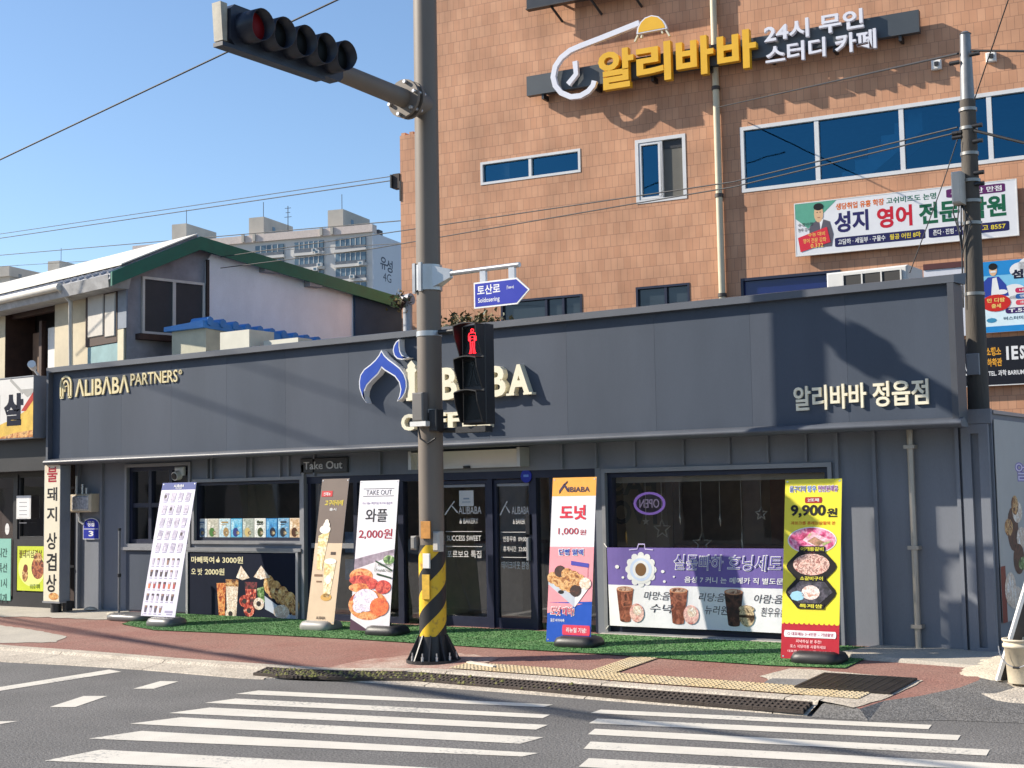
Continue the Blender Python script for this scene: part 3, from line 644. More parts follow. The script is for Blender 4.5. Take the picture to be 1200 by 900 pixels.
pic = [([(158, 170), (205, 168), (200, 330), (170, 330)], food('printed orange tea', ['#7c2010', '#d46a2a', '#f2b46a', '#a83a1c'], 22)), ([(205, 150), (270, 150), (258, 330), (212, 330)], FW), ([(205, 150), (270, 150), (268, 185), (207, 185)], FB),
       ([(300, 160), (362, 160), (352, 300), (310, 300)], food('printed dark cola', ['#160608', '#3a1014', '#86303a', '#1a0a0c'], 16)), ([(304, 195), (358, 195), (354, 240), (308, 240)], FR), ([(362, 190), (395, 180), (398, 260), (368, 260)], FG)]
for k, (L_, m_) in enumerate(pic): ppoly(L_, .001+.0003*(k % 3), m_)
ppoly([(258, 140), (282, 80), (325, 140), (290, 152)], .0025, FW); ppoly([(345, 135), (382, 78), (425, 135), (380, 146)], .0025, FW)
ppoly([(398, 225), (545, 330), (510, 345), (400, 290)], .0012, mat('printed pale box', (.5, .55, .62), .5)); ppoly([(512, 345), (560, 210), (560, 240), (545, 330)], .0014, mat('printed box shade', (.3, .36, .44), .5))
for i in range(8): pell(420+17*i, 170+13*i+(i % 2)*8, 26, 46, .0018+.0002*i, FB if i % 2 else food('printed pale waffles', ['#a86a30', '#e0b06a', '#f4d8a0'], 20))
for i, (x, y) in enumerate(((300, 255), (322, 300), (370, 265), (230, 320))):
    pell(x, y, 26, 30, .004+.0003*i, FR if i < 2 else FW); pell(x, y, 11, 13, .0047+.0003*i, mat('printed dark', (.02, .01, .01), .5))
pell(480, 300, 38, 34, .006, FW)
g.build('printed_sheet', o)
# picture cards in the serving window
FC = XZ(WALL+.045); xs = [229+i*(353-229)/9 for i in range(10)]
cards = [('white card with tiny text and two grapes', ['#e8eef0', '#cfe0e8', '#f6f8f8'], '#5a7aa0'), ('grey white card with a mint drink', ['#d8d8d0', '#b8b8a8', '#ece8dc'], '#4a7a3a'), ('pale blue card with a beige bottle', ['#d6e8ee', '#a6cfe0', '#eef4f4'], '#a88a58'),
         ('bright cyan card with a small berry', ['#2f9fd0', '#6fc0e4', '#bfe4f0'], '#2a3a80'), ('grey card with a pale smoothie', ['#b8c0b8', '#98a498', '#d6dcd4'], '#c8b478'), ('white card with a dessert glass and large letters', ['#f2f2ea', '#d4dcd6', '#fafaf6'], '#3a4a28'),
         ('deep blue card with ice and a dark fruit', ['#1670b0', '#3b97d0', '#8cc6e6'], '#102038'), ('light blue card with dark grapes', ['#7fb8d8', '#4f90bc', '#cfe6f0'], '#1c2430'), ('cream card with brown cookies', ['#e8d6bc', '#c8a070', '#f4ead8'], '#4a2a18')]
for i, (lab, cols, ink) in enumerate(cards):
    a0, b1 = FC.px(xs[i]+.3, 609-.2*i); a1, b0 = FC.px(xs[i+1]-.3, 632.5)
    b0 = FC.px(290, 633)[1]; b1 = FC.px(290, 607.5)[1]
    g = MB(); g.fbox(FC, a0, a1, b0, b1, -.006, 0, flat(cols[0])); g.rect(FC, a0+.01, a1-.01, b0+.01, b1-.01, .001, food('card picture %d' % i, cols, 12))
    c = (a0+a1)/2; r = random.Random(i)
    g.ell(FC, c+r.uniform(-.03, .03), b0+.12, .06, .07, .002, flat(ink)); g.ell(FC, c+.03, b0+.11, .035, .03, .003, food('card food', ['#20150c', '#6a5030', '#d0c8a0'], 40))
    if i in (0, 2, 5, 7): g.rect(FC, a0+.05, a1-.05, b1-.07, b1-.045, .002, flat(ink)); g.rect(FC, a0+.05, a1-.09, b1-.1, b1-.088, .002, flat(ink))
    if i in (5,): g.text(FC, 'Goo', a0+.05, a1-.05, b1-.1, b1-.03, .003, flat('#202020'))
    tag(g.build('drink_card', origin=(c, WALL+.045, b0)), lab+' in the serving window', 'poster', 'drink cards along the serving window')
# a pale box standing behind the cards in the window
# purple and white banner tied over the lower half of the big window
FN = XZ(WALL-.05); a0 = FN.px(713, 690)[0]; a1 = FN.px(973, 690)[0]; b1 = FN.px(713, 641.5)[1]; b0 = FN.px(713, 733)[1]; bm_ = FN.px(713, 685)[1]
o = thing('window_banner', ((a0+a1)/2, WALL-.05, b0), 'purple and white fabric banner with coffee cups and handwriting over the big window', 'banner')
PUR = mat('purple banner cloth', (.15, .105, .36), .75, var=.07, vscale=2, bump=.25, bscale=3); PW = mat('white banner cloth', (.78, .78, .80), .75, var=.04, vscale=2, bump=.35, bscale=3)
g = MB(); nx, nz = 40, 12
def wav(a, b): return .012*math.sin(a*4.1+b*2.5)+.006*math.sin(a*9+1.3*b)
WF = lambda a, b, h=0: FN(a, b, h+wav(a, b))
WF.n = FN.n
for (q0, q1, mm) in ((b0, bm_, PW), (bm_, b1, PUR)):
    for i in range(nx):
        for j in range(6):
            x0 = a0+(a1-a0)*i/nx; x1 = a0+(a1-a0)*(i+1)/nx; z0 = q0+(q1-q0)*j/6; z1 = q0+(q1-q0)*(j+1)/6
            g.add([WF(x0, z0), WF(x1, z0), WF(x1, z1), WF(x0, z1)], [(0, 1, 2, 3)], mm, True)
WP = mat('white print', (.78, .78, .77), .5); LIL = flat('#c8bce8')
Wd = a1-a0; sx = lambda px: FN.px(px, 690)[0]
zP = lambda f: bm_+(b1-bm_)*f; zW = lambda f: b0+(bm_-b0)*f
c = sx(752); cz = zP(.42)
for rr in range(12):
    t = 2*math.pi*rr/12; g.ell(WF, c+.17*math.cos(t), cz+.17*math.sin(t), .045, .045, .004, WP, 10)
g.ell(WF, c, cz, .19, .17, .006, WP); g.ell(WF, c, cz, .15, .14, .008, flat('#c9d8f0')); g.ell(WF, c, cz, .11, .11, .0095, WP); g.ell(WF, c, cz, .075, .08, .011, flat('#7a5a3a'))
for dx, dz, r in ((-.33, .03, .03), (-.25, -.1, .02), (.3, -.02, .025), (.32, -.14, .02), (.45, -.08, .015)): g.ell(WF, c+dx, cz+dz, r, r*.8, .005, WP, 8)
g.strip(WF, [(c-.16, cz+.24), (c-.05, cz+.25), (c-.03, cz+.31), (c+.05, cz+.31), (c+.06, cz+.25), (c+.17, cz+.24)], .015, .004, .005, LIL)
g.text(WF, '실뫂빠하 호닝세토 오늘', sx(790), sx(955), zP(.42), zP(.84), .006, WP, 0, .03, .15)
g.text(WF, '실뫂빠하 호닝세토 오늘', sx(790)+.012, sx(955)-.004, zP(.44), zP(.82), .009, flat('#6a5ab0'), 0, -.006, .15)
g.text(WF, '음성 7 커니 는 메메카 직 별도문호메 니 주', sx(802), sx(958), zP(.1), zP(.26), .006, WP, 0, .015, .1)
CUP = food('printed iced coffee', ['#8a4a30', '#6a2f1c', '#a8634a', '#4a2012'], 12); CUPD = food('printed dark iced coffee', ['#2a1410', '#3c1e18', '#5a3428', '#1c0c0a'], 12); CUPT = flat('#c88a68'); PNK = food('printed pink fruit', ['#e8a8a0', '#f2c8bc', '#c87068'], 14); MAC = food('printed macaron', ['#c8a078', '#8a6848', '#e0c8a0', '#4a3420'], 16)
INK = flat('#34303c')
for x, m_, sd_, t1, t2 in ((733, CUP, PNK, '마망:음', '수녁'), (795, CUP, PNK, '리당:음', '뉴러원'), (860, CUPD, MAC, '아람:음', '흰우유름')):
    c = sx(x); z1 = zW(.9); z0 = zW(.14); hh = z1-z0
    g.poly(WF, [(c-.12, z1), (c-.085, z0), (c+.065, z0), (c+.12, z1)], .004, m_)
    g.ell(WF, c-.01, z0, .075, .02, .0045, m_, 14); g.ell(WF, c, z1, .12, .035, .0055, CUPT, 16); g.ell(WF, c, z1+.003, .1, .024, .0065, food('printed ice', ['#6a3a28', '#d8b8a0', '#8a5a44'], 30), 16)
    g.ell(WF, c+.16, z0+.1, .1, .115, .007, sd_, 16)
    if x == 860:
        g.ell(WF, c+.16, z0+.19, .1, .045, .008, sd_, 16); g.rect(WF, c+.06, c+.26, z0+.09, z0+.12, .009, flat('#3a2818'))
    else: g.ell(WF, c+.17, z0+.13, .06, .06, .008, FW, 12)
    g.text(WF, t1, c+.26, c+.62, zW(.66), zW(.86), .004, INK, 0, 0, .25); g.text(WF, t2, c+.34, c+.66, zW(.36), zW(.57), .004, INK, 0, 0, .25)
g.build('printed_sheet', o)
g = MB()
for a, b in ((a0, b1), (a1, b1), (a0, b0), (a1, b0)):
    g.cut(); g.tube([FN(a, b, .01), FN(a+(-.06 if a == a0 else .06), b+(.05 if b == b1 else -.05), -.02)], .006, WPL, 6)
g.build('tie_cord', o)
# notice on the door, blue round sticker
FD = XZ(WALL+.085); x0, z1 = FD.px(538, 575); x1, z0 = FD.px(555, 593)
g = MB(); g.fbox(FD, x0, x1, z0, z1, -.004, 0, mat('white notice paper', (.6, .6, .6), .8, var=.05)); g.rect(FD, x0+.07, x1-.07, z1-.12, z1-.1, .001, flat('#8090a0')); g.rect(FD, x0+.05, x1-.05, z1-.16, z1-.15, .001, flat('#8090a0'))
tag(g.build('door_notice', origin=((x0+x1)/2, WALL+.085, z0)), 'white paper notice taped inside the left glass door', 'notice')
FS = XZ(WALL+.02); x, z = FS.px(617, 558); g = MB(); pts = [(x+.085*math.cos(R_(t)), z+.085*math.sin(R_(t))) for t in range(0, 360, 20)]
g.prism(FS, pts, 0, .012, BL); g.rect(FS, x-.04, x+.04, z-.01, z+.02, .0125, flat('#6a90d8'))
tag(g.build('round_sticker', origin=(x, WALL, z-.08)), 'small round blue security sticker at the door top', 'sticker')
# inside the big window: hanging stars, oval neon sign, wall posters, counter
STAR = mat('champagne star ornament', (.6, .55, .45), .3, metal=.6, var=.1)
Y0 = WALL+.3; FI = XZ(Y0)
for i, (x, y, s, lab) in enumerate(((757, 611, .05, 'small solid star hanging just under the oval sign'), (776, 620, .12, 'large open star hanging right of the oval sign'), (823, 637, .13, 'large open star hanging low in the middle of the big window'), (844, 609, .07, 'slim icicle ornament hanging near the middle of the big window'), (870, 637, .14, 'long thin ornament hanging lowest in the big window'), (892, 602, .08, 'open star hanging highest, beside the yellow banner'), (797, 607, .07, 'slim icicle ornament hanging left of the window middle'))):
    a, b = FI.px(x, y); o = thing('hanging_ornament', (a, Y0, b), lab, 'ornament', 'ornaments hanging inside the big window')
    g = MB(); g.tube([FI(a, b+s*.9, 0), FI(a, 2.5, 0)], .004, STAR, 5); g.build('string', o)
    g = MB()
    if 'icicle' in lab or 'thin' in lab: g.tube([FI(a, b+s, 0), FI(a, b, 0), FI(a, b-s*1.2, 0)], [.005, .022, .002], STAR, 6)
    else:
        ps = [(a+(s if k % 2 == 0 else s*.42)*math.sin(R_(36*k)), b+(s if k % 2 == 0 else s*.42)*math.cos(R_(36*k))) for k in range(10)]
        if i == 0: g.prism(FI, ps, -.008, .008, STAR)
        else: g.strip(FI, ps+ps[:2], .016, -.008, .008, STAR)
    g.build('ornament', o)
a, b = FI.px(761, 590); o = thing('neon_sign', (a, Y0, b-.15), 'oval purple-rimmed open sign hanging backwards inside the big window', 'neon sign')
NE = mat('violet neon', (.30, .16, .6), .4, var=0, emit=.35); NI = mat('dull lilac tube', (.35, .28, .42), .4, var=0, emit=.25)
ov = [(a+.21*math.cos(R_(t)), b+.13*math.sin(R_(t))) for t in range(0, 375, 15)]
g = MB(); g.strip(FI, ov, .028, -.01, .01, NE); g.build('rim', o)
g = MB(); g.ell(FI, a, b, .2, .12, -.012, mat('clear dark backing', (.05, .035, .06), .3, var=0)); g.build('backing', o)
g = MB(); g.text(FI, 'OPEN', a-.14, a+.14, b-.055, b+.055, .0, NI, .008, 0, flip=True); g.build('tube_lettering', o)
FB_ = XZ(3.0)
a, b = FB_.px(748, 590)
o = thing('wall_poster', (a, 3.0, b-.5), 'tan wall poster with large backwards letters seen deep inside the big window', 'poster')
g = MB(); g.fbox(FB_, a-.5, a+.55, b-.7, b+.5, -.03, 0, mat('tan poster board', (.20, .14, .08), .7, var=.2)); g.build('board', o)
g = MB(); DK = mat('poster ink', (.015, .012, .01), .7, var=0); g.text(FB_, 'FAS', a-.45, a+.3, b+.12, b+.42, .001, DK, 0, .03, flip=True); g.text(FB_, 'TVO', a-.45, a+.4, b-.3, b+.05, .001, DK, 0, .03, flip=True); g.build('lettering', o)
for x, wd, hz, lab in ((560, .9, 1.0, 'dark serving counter seen through the left glass door'), (840, 1.6, .95, 'dark counter deep inside behind the big window')):
    p = fy(x, 650, 3.2); g = MB(); g.box(p.x-wd, p.x+wd, 3.1, 3.7, zf, hz, DARKIN); g.box(p.x-wd-.05, p.x+wd+.05, 3.05, 3.75, hz, hz+.05, WOODIN)
    tag(g.build('counter', origin=(p.x, 3.4, zf)), lab, 'counter')
p = fy(440, 650, 1.2); g = MB()
for k, (dx, z0, z1) in enumerate(((-.5, .95, 1.25), (-.5, .55, .85))): g.box(p.x+dx, p.x+dx+.75, 1.1, 1.35, z0, z1, mat('pale blue carton', (.28, .38, .55), .6, var=.4, vscale=6))
tag(g.build('carton_stack', origin=(p.x, 1.2, .5)), 'pale blue cartons behind the glass beside the brown banner', 'cartons')

# ================================================================== banner stands
def stand(px, Y0, name_label, base_px=None, pole=True, basecol=None):
    """px: TL, TR, BR, BL of the sheet in the photograph; the foot stands on the plane Y0, the top leans back."""
    TL, TR, BR, BL_ = px
    bl = fy(*BL_, Y0); br = fy(*BR, Y0)
    tl = fx(*TL, bl.x); tr = fx(*TR, br.x); ytop = (tl.y+tr.y)/2; ytop = max(Y0+.02, min(Y0+.6, ytop))
    zt = (fy(*TL, ytop).z+fy(*TR, ytop).z)/2; zb_ = (bl.z+br.z)/2
    c = (bl.x+br.x)/2; wd = br.x-bl.x; g0 = gz(Y0)
    u = Vector((0, ytop-Y0, zt-zb_)); H = u.length
    FF = frame((bl.x, Y0, zb_), (1, 0, 0), u)
    o = thing('banner_stand', (c, Y0, g0), name_label, 'banner', 'banner stands in front of the cafe')
    b = MB(); bp = base_px or (0, .0); cx = c+bp[0]; cy = Y0+.06+bp[1]; zz = gz(cy-.2)
    prof = [(.92, 0), (1, .02), (1.0, .07), (.9, .115), (.7, .135)]; vs = []; n = 24
    for k, h in prof:
        for i in range(n):
            t = 2*math.pi*i/n; ct, st = math.cos(t), math.sin(t); e = .45
            vs.append((cx+.28*k*math.copysign(abs(ct)**e, ct), cy+.2*k*math.copysign(abs(st)**e, st), zz+h))
    fs = [(j*n+i, j*n+(i+1) % n, (j+1)*n+(i+1) % n, (j+1)*n+i) for j in range(len(prof)-1) for i in range(n)]+[tuple((len(prof)-1)*n+i for i in range(n))]
    b.add(vs, fs, basecol or BLK, True); b.tube([(cx, cy, zz+.13), (cx, cy, zz+.17)], .05, BLK, 12); b.build('water_base', o)
    if pole:
        b = MB(); top = FF(wd/2, H*.98, -.03); b.tube([(cx, cy, zz+.15), FF(wd/2, H*.4, -.05), top], .014, ALU, 8)
        b.tube([FF(.02, H-.01, -.012), FF(wd-.02, H-.01, -.012)], .009, ALU, 6); b.tube([FF(.02, .01, -.012), FF(wd-.02, .01, -.012)], .009, ALU, 6)
        b.tube([FF(wd/2, .01, -.012), (cx, cy, zz+.15)], .012, ALU, 6); b.build('support_pole', o)
    s = MB()
    def P(a, b_, h=0): return FF(a*wd, b_*H, h*1.7)        # unit coordinates, slightly bowed sheet
    P.n = FF.n
    return o, s, P, wd, H
def sheet(s, P, bands):      # bands (b0, b1, material) - front, back and edges
    for k0, k1, mm in bands:
        n = max(1, int((k1-k0)*14))
        for j in range(n):
            y0 = k0+(k1-k0)*j/n; y1 = k0+(k1-k0)*(j+1)/n
            s.add([P(0, y0), P(1, y0), P(1, y1), P(0, y1)], [(0, 1, 2, 3)], mm)
            s.add([P(0, y0, -.003), P(1, y0, -.003), P(1, y1, -.003), P(0, y1, -.003)], [(3, 2, 1, 0)], WP)
    for a, b in ((.04, .012), (.96, .012), (.04, .988), (.96, .988)): s.ell(P, a, b, .018, .005, .0012, ALU, 8)
VW = mat('white vinyl', (.76, .75, .78), .4, var=.03, vscale=2)
# 1 menu banner
o, s, P, wd, H = stand(((191, 566), (230, 565), (205, 724), (165, 721)), -.55, 'white leaning banner with a blue header and a grid of many small menu pictures', (.12, .0), basecol=mat('grey plastic base', (.12, .12, .12), .35, var=.1))
sheet(s, P, ((0, .945, mat('lilac white vinyl', (.66, .64, .74), .4, var=.03, vscale=2)), (.945, 1, flat('#2c3f86'))))
s.text(P, 'ALIBABA', .36, .66, .965, .985, .0025, WP); s.text(P, 'COFFEE', .42, .6, .952, .961, .0025, WP)
rg = random.Random(11); PH = [food('menu photo %d' % i, c, 30) for i, c in enumerate((['#b8b0c4', '#8e86a0', '#d6d0dc'], ['#a8a0b4', '#c8c0d0', '#7a7088'], ['#c0b8c8', '#9a92ac', '#e0dae4']))]
DC = [flat('#3a2a30'), flat('#8a6a5a'), flat('#a84038'), flat('#c8704a'), flat('#50485c'), flat('#b8b0c0')]
for r in range(5):
    for c in range(4):
        x = .1+.215*c; z = .865-.095*r
        s.poly(P, [(x, z), (x+.13, z-.005), (x+.155, z+.055), (x+.03, z+.06)], .002, PH[(r+c) % 3]); s.rect(P, x+.01, x+.13, z-.014, z-.009, .002, flat('#9a94b0'))
        if (r*4+c) in (0, 5, 15): s.ell(P, x+.06, z+.03, .035, .014, .003, DC[0], 10)
for r in range(5):
    for c in range(6):
        if r == 4 and c > 3: continue
        x = .08+.145*c; z = .38-.088*r; mm = DC[rg.choice((0, 1, 4, 5, 5))] if r not in (2,) else DC[rg.choice((2, 3, 2, 5, 0))]
        s.poly(P, [(x, z), (x+.05, z), (x+.07, z+.05), (x-.01, z+.05)], .002, mm); s.rect(P, x+.0, x+.06, z+.035, z+.05, .003, DC[rg.choice((0, 1, 5))]); s.rect(P, x-.01, x+.07, z-.014, z-.009, .002, flat('#9a94b0'))
s.rect(P, .68, .9, .03, .045, .002, flat('#9a94b0')); s.rect(P, .74, .9, .015, .022, .002, flat('#9a94b0'))
s.build('printed_sheet', o)
# 2 brown latte banner
o, s, P, wd, H = stand(((380, 562), (407, 560), (391, 733), (359, 729)), -.22, 'leaning brown and cream banner with two iced drinks', (-.06, .03), basecol=mat('pale plastic base', (.30, .29, .27), .4, var=.1))
BR1 = mat('brown vinyl', (.115, .075, .055), .45, var=.06); BR2 = mat('cream vinyl', (.62, .47, .31), .45, var=.08, vscale=3)
sheet(s, P, ((0, .55, BR2), (.55, 1, BR1)))
s.rect(P, .05, .45, .875, .915, .002, flat('#c01a22')); s.text(P, '신메뉴', .12, .38, .882, .906, .003, WP)
s.text(P, '고구마라떼', .2, .88, .81, .85, .002, flat('#d8c23a'), 0, .02, .1); s.text(P, '출시', .4, .65, .775, .795, .002, WP)
LAT = food('printed latte', ['#f0dca0', '#d8b468', '#f8ecc8', '#b8904a'], 9); CRM = flat('#f4ecdc')
s.poly(P, [(.1, .6), (.5, .64), (.36, .36), (.16, .37)], .002, LAT); s.ell(P, .32, .645, .2, .03, .003, CRM); s.ell(P, .36, .675, .12, .025, .0035, CRM); s.ell(P, .36, .7, .07, .015, .004, CRM)
s.poly(P, [(.42, .42), (.86, .43), (.74, .18), (.52, .18)], .002, LAT); s.ell(P, .64, .425, .22, .02, .003, CRM); s.ell(P, .64, .3, .1, .03, .0035, CRM); s.ell(P, .62, .18, .2, .025, .002, flat('#c89a4a'))
s.rect(P, .62, .8, .47, .49, .002, flat('#40302a')); s.rect(P, .1, .4, .32, .335, .002, flat('#7a5a40')); s.rect(P, .2, .4, .28, .29, .002, flat('#7a5a40'))
s.text(P, 'ALIBABA', .34, .68, .03, .05, .002, flat('#3a2a20')); s.build('printed_sheet', o)
# 3 white waffle banner
o, s, P, wd, H = stand(((423, 563), (467, 563), (456, 742), (410, 737)), -.38, 'white waffle banner with a red 2,000 price and a strawberry waffle photo', (.22, .05))
sheet(s, P, ((0, .42, VW), (.42, 1, VW)))
s.rect(P, .1, .9, .943, .946, .002, flat('#3a3a44')); s.rect(P, .1, .9, .893, .896, .002, flat('#3a3a44')); s.text(P, 'TAKE OUT', .18, .84, .903, .935, .002, flat('#4a4a58'), 0, -.006)
s.text(P, '미니 메뉴 주문하실 때 더욱 즐겁게', .1, .86, .838, .855, .002, flat('#8a7aa0')); s.text(P, '와플', .2, .76, .72, .81, .002, flat('#1c1a20'), 0, .012)
s.text(P, '2,000원', .06, .92, .605, .675, .002, flat('#a01830'), 0, .012)
s.poly(P, [(0, .36), (0, .47), (.4, .5), (1, .54), (1, .46), (.3, .42)], .0015, food('printed grey table', ['#7a6a78', '#9a8a98', '#b8aab8'], 5))
s.poly(P, [(0, .08), (.55, .005), (1, .0), (1, .5), (.3, .43), (0, .4)], .0018, mat('printed plate white', (.75, .72, .74), .4))
s.poly(P, [(0, .0), (.5, .0), (0, .075)], .0022, flat('#4a2a40'))
WFL = food('printed waffle orange', ['#c05a24', '#e08a44', '#f0b070', '#b84a1c'], 14); SB = food('printed strawberry', ['#8a1410', '#c8302a', '#e0604a', '#a01c18'], 18); CR = food('printed whipped cream', ['#f4eef4', '#d8cce0', '#fffaff', '#c8b8d4'], 14)
s.ell(P, .42, .17, .5, .1, .003, WFL, 28); s.ell(P, .2, .36, .3, .05, .0035, WFL); s.ell(P, .22, .33, .32, .035, .004, SB); s.ell(P, .2, .28, .3, .03, .0045, WFL)
s.ell(P, .36, .2, .32, .075, .005, CR); s.ell(P, .2, .155, .16, .04, .0055, CR); s.ell(P, .5, .31, .14, .035, .006, SB); s.ell(P, .78, .29, .2, .045, .006, SB); s.ell(P, .72, .16, .24, .06, .0062, food('printed orange jam', ['#d8541c', '#f07a3a', '#c8401c'], 20))
s.ell(P, .88, .47, .14, .03, .004, FG); s.text(P, 'Healthy!', .62, .98, .42, .45, .0065, flat('#20402a'), 0, 0, .2); s.text(P, 'Fresh&Crispy', .58, .98, .385, .41, .0065, flat('#20402a'), 0, 0, .2); s.strip(P, [(.55, .39), (.55, .46), (.98, .40), (.98, .35), (.6, .375)], .012, .0062, .0066, flat('#20402a'))
s.build('printed_sheet', o)
# 4 doughnut banner
o, s, P, wd, H = stand(((648, 560), (699, 559), (692, 755), (640, 751)), -.42, 'doughnut banner with an orange top, pink middle and blue foot', (.12, .0))
sheet(s, P, ((0, .235, flat('#1450b4')), (.235, .575, flat('#ea9aa2')), (.575, .885, VW), (.885, 1, flat('#f0a848'))))
s.poly(P, [(0, .17), (0, .235), (1, .235), (1, .25)], .0012, flat('#ea9aa2')); s.poly(P, [(0, .234), (1, .234), (1, .248)], .0016, flat('#1450b4'))
s.strip(P, [(.16, .91), (.27, .955), (.36, .92)], .02, .001, .003, flat('#3a3050')); s.strip(P, [(.27, .955), (.34, .975)], .01, .001, .003, flat('#3a3050')); s.text(P, 'IBIABA', .37, .86, .91, .942, .0025, flat('#3a3050'), 0, .01)
RD = flat('#d02840'); s.text(P, '도넛', .2, .8, .74, .83, .0025, RD, 0, .035); s.text(P, '1,000', .18, .64, .645, .69, .0025, flat('#b02a3c'), 0, .004); s.text(P, '원', .67, .81, .648, .68, .0025, flat('#b02a3c'), 0, .004)
s.text(P, '단빵 딸랙', .2, .78, .52, .565, .0025, WP, 0, .06); s.text(P, '단빵 딸랙', .215, .765, .524, .561, .004, flat('#2050b0'), 0, .015)
s.poly(P, [(.5, .465), (.9, .45), (.9, .475), (.5, .49)], .0025, flat('#4a4aa8')); s.rect(P, .88, .89, .36, .45, .0025, flat('#a06070'))
s.poly(P, [(.0, .345), (.62, .21), (.62, .27), (.0, .40)], .003, mat('printed pale box', (.5, .55, .62), .5)); s.poly(P, [(.62, .21), (.9, .32), (.9, .37), (.62, .27)], .003, WP); s.ell(P, .3, .3, .07, .012, .0036, flat('#202020'), 10)
DN = food('printed doughnuts', ['#7a4420', '#c88a4a', '#e8bc80', '#a0622c'], 26); DD = food('printed chocolate', ['#160a08', '#3a1c14', '#5a2c20'], 20)
for x, z, m_ in ((.26, .425, DD), (.42, .41, DN), (.57, .395, DN), (.7, .375, DN), (.84, .355, FW), (.1, .385, DN), (.24, .365, DN), (.36, .345, DN), (.5, .335, DN), (.63, .31, DD)): s.ell(P, x, z, .13, .036, .0042+.0002*x, m_, 16)
s.text(P, '도넛 대박!', .07, .62, .155, .215, .0025, WP, 0, .07); s.text(P, '도넛 대박!', .085, .605, .16, .21, .004, flat('#d84a5a'), 0, .012); s.text(P, '겉은 바삭속촉', .08, .4, .12, .14, .0025, WP)
s.rrect(P, .36, .98, .045, .105, .0025, flat('#d84058'), .02); s.text(P, '리뉴얼 기념!', .45, .9, .06, .09, .0035, WP, 0, .015)
s.build('printed_sheet', o)
# 5 yellow meat banner
o, s, P, wd, H = stand(((920, 561), (987, 562), (983, 776), (915, 770)), -.62, 'yellow and red banner with a 9,900 price and three food photos', (.08, .02))
YL = mat('yellow vinyl', (.78, .68, .03), .4, var=.05, vscale=2); RD2 = mat('crimson vinyl', (.45, .012, .025), .4, var=.05)
sheet(s, P, ((0, .19, RD2), (.19, 1, YL)))
wave = [(0, .14)]+[(1, .14)]+[(1-.02*k, .188+.011*math.cos(k*1.45)) for k in range(51)]
s.poly(P, wave, .0015, RD2)
for t, a, b, col in (('물구디막', .08, .38, '#4a5aa0'), ('탕우', .4, .56, '#2a6ac8'), ('현빈원채유', .58, .94, '#8a3aa0')): s.text(P, t, a, b, .925, .965, .002, WP, 0, .06); s.text(P, t, a+.005, b-.005, .928, .962, .0032, flat(col), 0, .012)
s.rrect(P, .36, .66, .865, .898, .002, flat('#a01c20'), .015); s.text(P, '2또째', .41, .61, .872, .891, .003, WP)
s.text(P, '9,900', .11, .73, .782, .855, .002, flat('#16120c'), 0, .035); s.text(P, '원', .75, .93, .785, .835, .002, flat('#16120c'), 0, .03)
s.text(P, '과프크릅 혼례는삼월의 쏜', .12, .9, .742, .762, .002, flat('#c86a10'), 0, .02)
BKP = flat('#120c0a')
def octo(cz, rx, rz, h, m): s.poly(P, [(.5-rx, cz), (.5-rx*.94, cz+.02), (.5-.5*rx, cz+rz), (.5+.5*rx, cz+rz), (.5+rx*.94, cz+.02), (.5+rx, cz), (.5+rx*.94, cz-.02), (.5+.5*rx, cz-rz), (.5-.5*rx, cz-rz), (.5-rx*.94, cz-.02)], h, m)
s.ell(P, .5, .655, .43, .075, .002, WP, 30); s.ell(P, .5, .655, .41, .07, .003, food('printed raw pork', ['#a02050', '#d8588a', '#f0b0c8', '#c03868'], 16), 30)
s.poly(P, [(.34, .655), (.5, .705), (.86, .65), (.62, .61)], .004, food('printed white fat', ['#f4e0e4', '#e8c0cc', '#d89aa8', '#a8b070'], 14)); s.poly(P, [(.42, .65), (.55, .675), (.72, .645), (.6, .62)], .0045, food('printed brown filling', ['#6a4a30', '#a07a58', '#c8907a'], 20))
octo(.51, .44, .085, .003, BKP); s.ell(P, .5, .52, .32, .06, .0045, food('printed minced meat', ['#8a5048', '#d8a090', '#f0d0c0', '#7a3a34', '#e0b8a8'], 34), 20)
octo(.365, .44, .09, .0032, BKP); s.poly(P, [(.1, .365), (.35, .44), (.7, .44), (.88, .37), (.6, .29), (.35, .29)], .0045, food('printed grill', ['#1a1820', '#3a3844', '#5a5460', '#24202c'], 24)); s.ell(P, .5, .365, .16, .04, .0055, food('printed cooked rose', ['#e8c8c0', '#f4e4dc', '#c88a70'], 18), 14); s.ell(P, .27, .345, .13, .028, .0055, flat('#98c8dc'), 8)
for t, z in (('어깨등갈비', .598), ('소갈비구이', .435), ('특제쌈', .283)): s.rrect(P, .28, .74, z-.008, z+.024, .006, BKP, .01); s.text(P, t, .31, .71, z-.003, z+.019, .007, flat('#d8d040'), 0, .02)
s.rrect(P, .05, .95, .118, .155, .003, WP, .017); s.text(P, '○ 대표메뉴 3~4인분 ~ 기념촬영', .11, .9, .127, .146, .004, flat('#b04a6a'), 0, .01)
for t, a, b, z, hh in (('저녁하실 분 추천!', .26, .7, .088, .018), ('포스 식당이용 사용하세요', .16, .78, .06, .018), ('대표집 매장포장 ☎ 예약환영', .12, .86, .034, .015)): s.text(P, t, a, b, z, z+hh, .003, flat('#f4c8c8'), 0, .015)
s.build('printed_sheet', o)
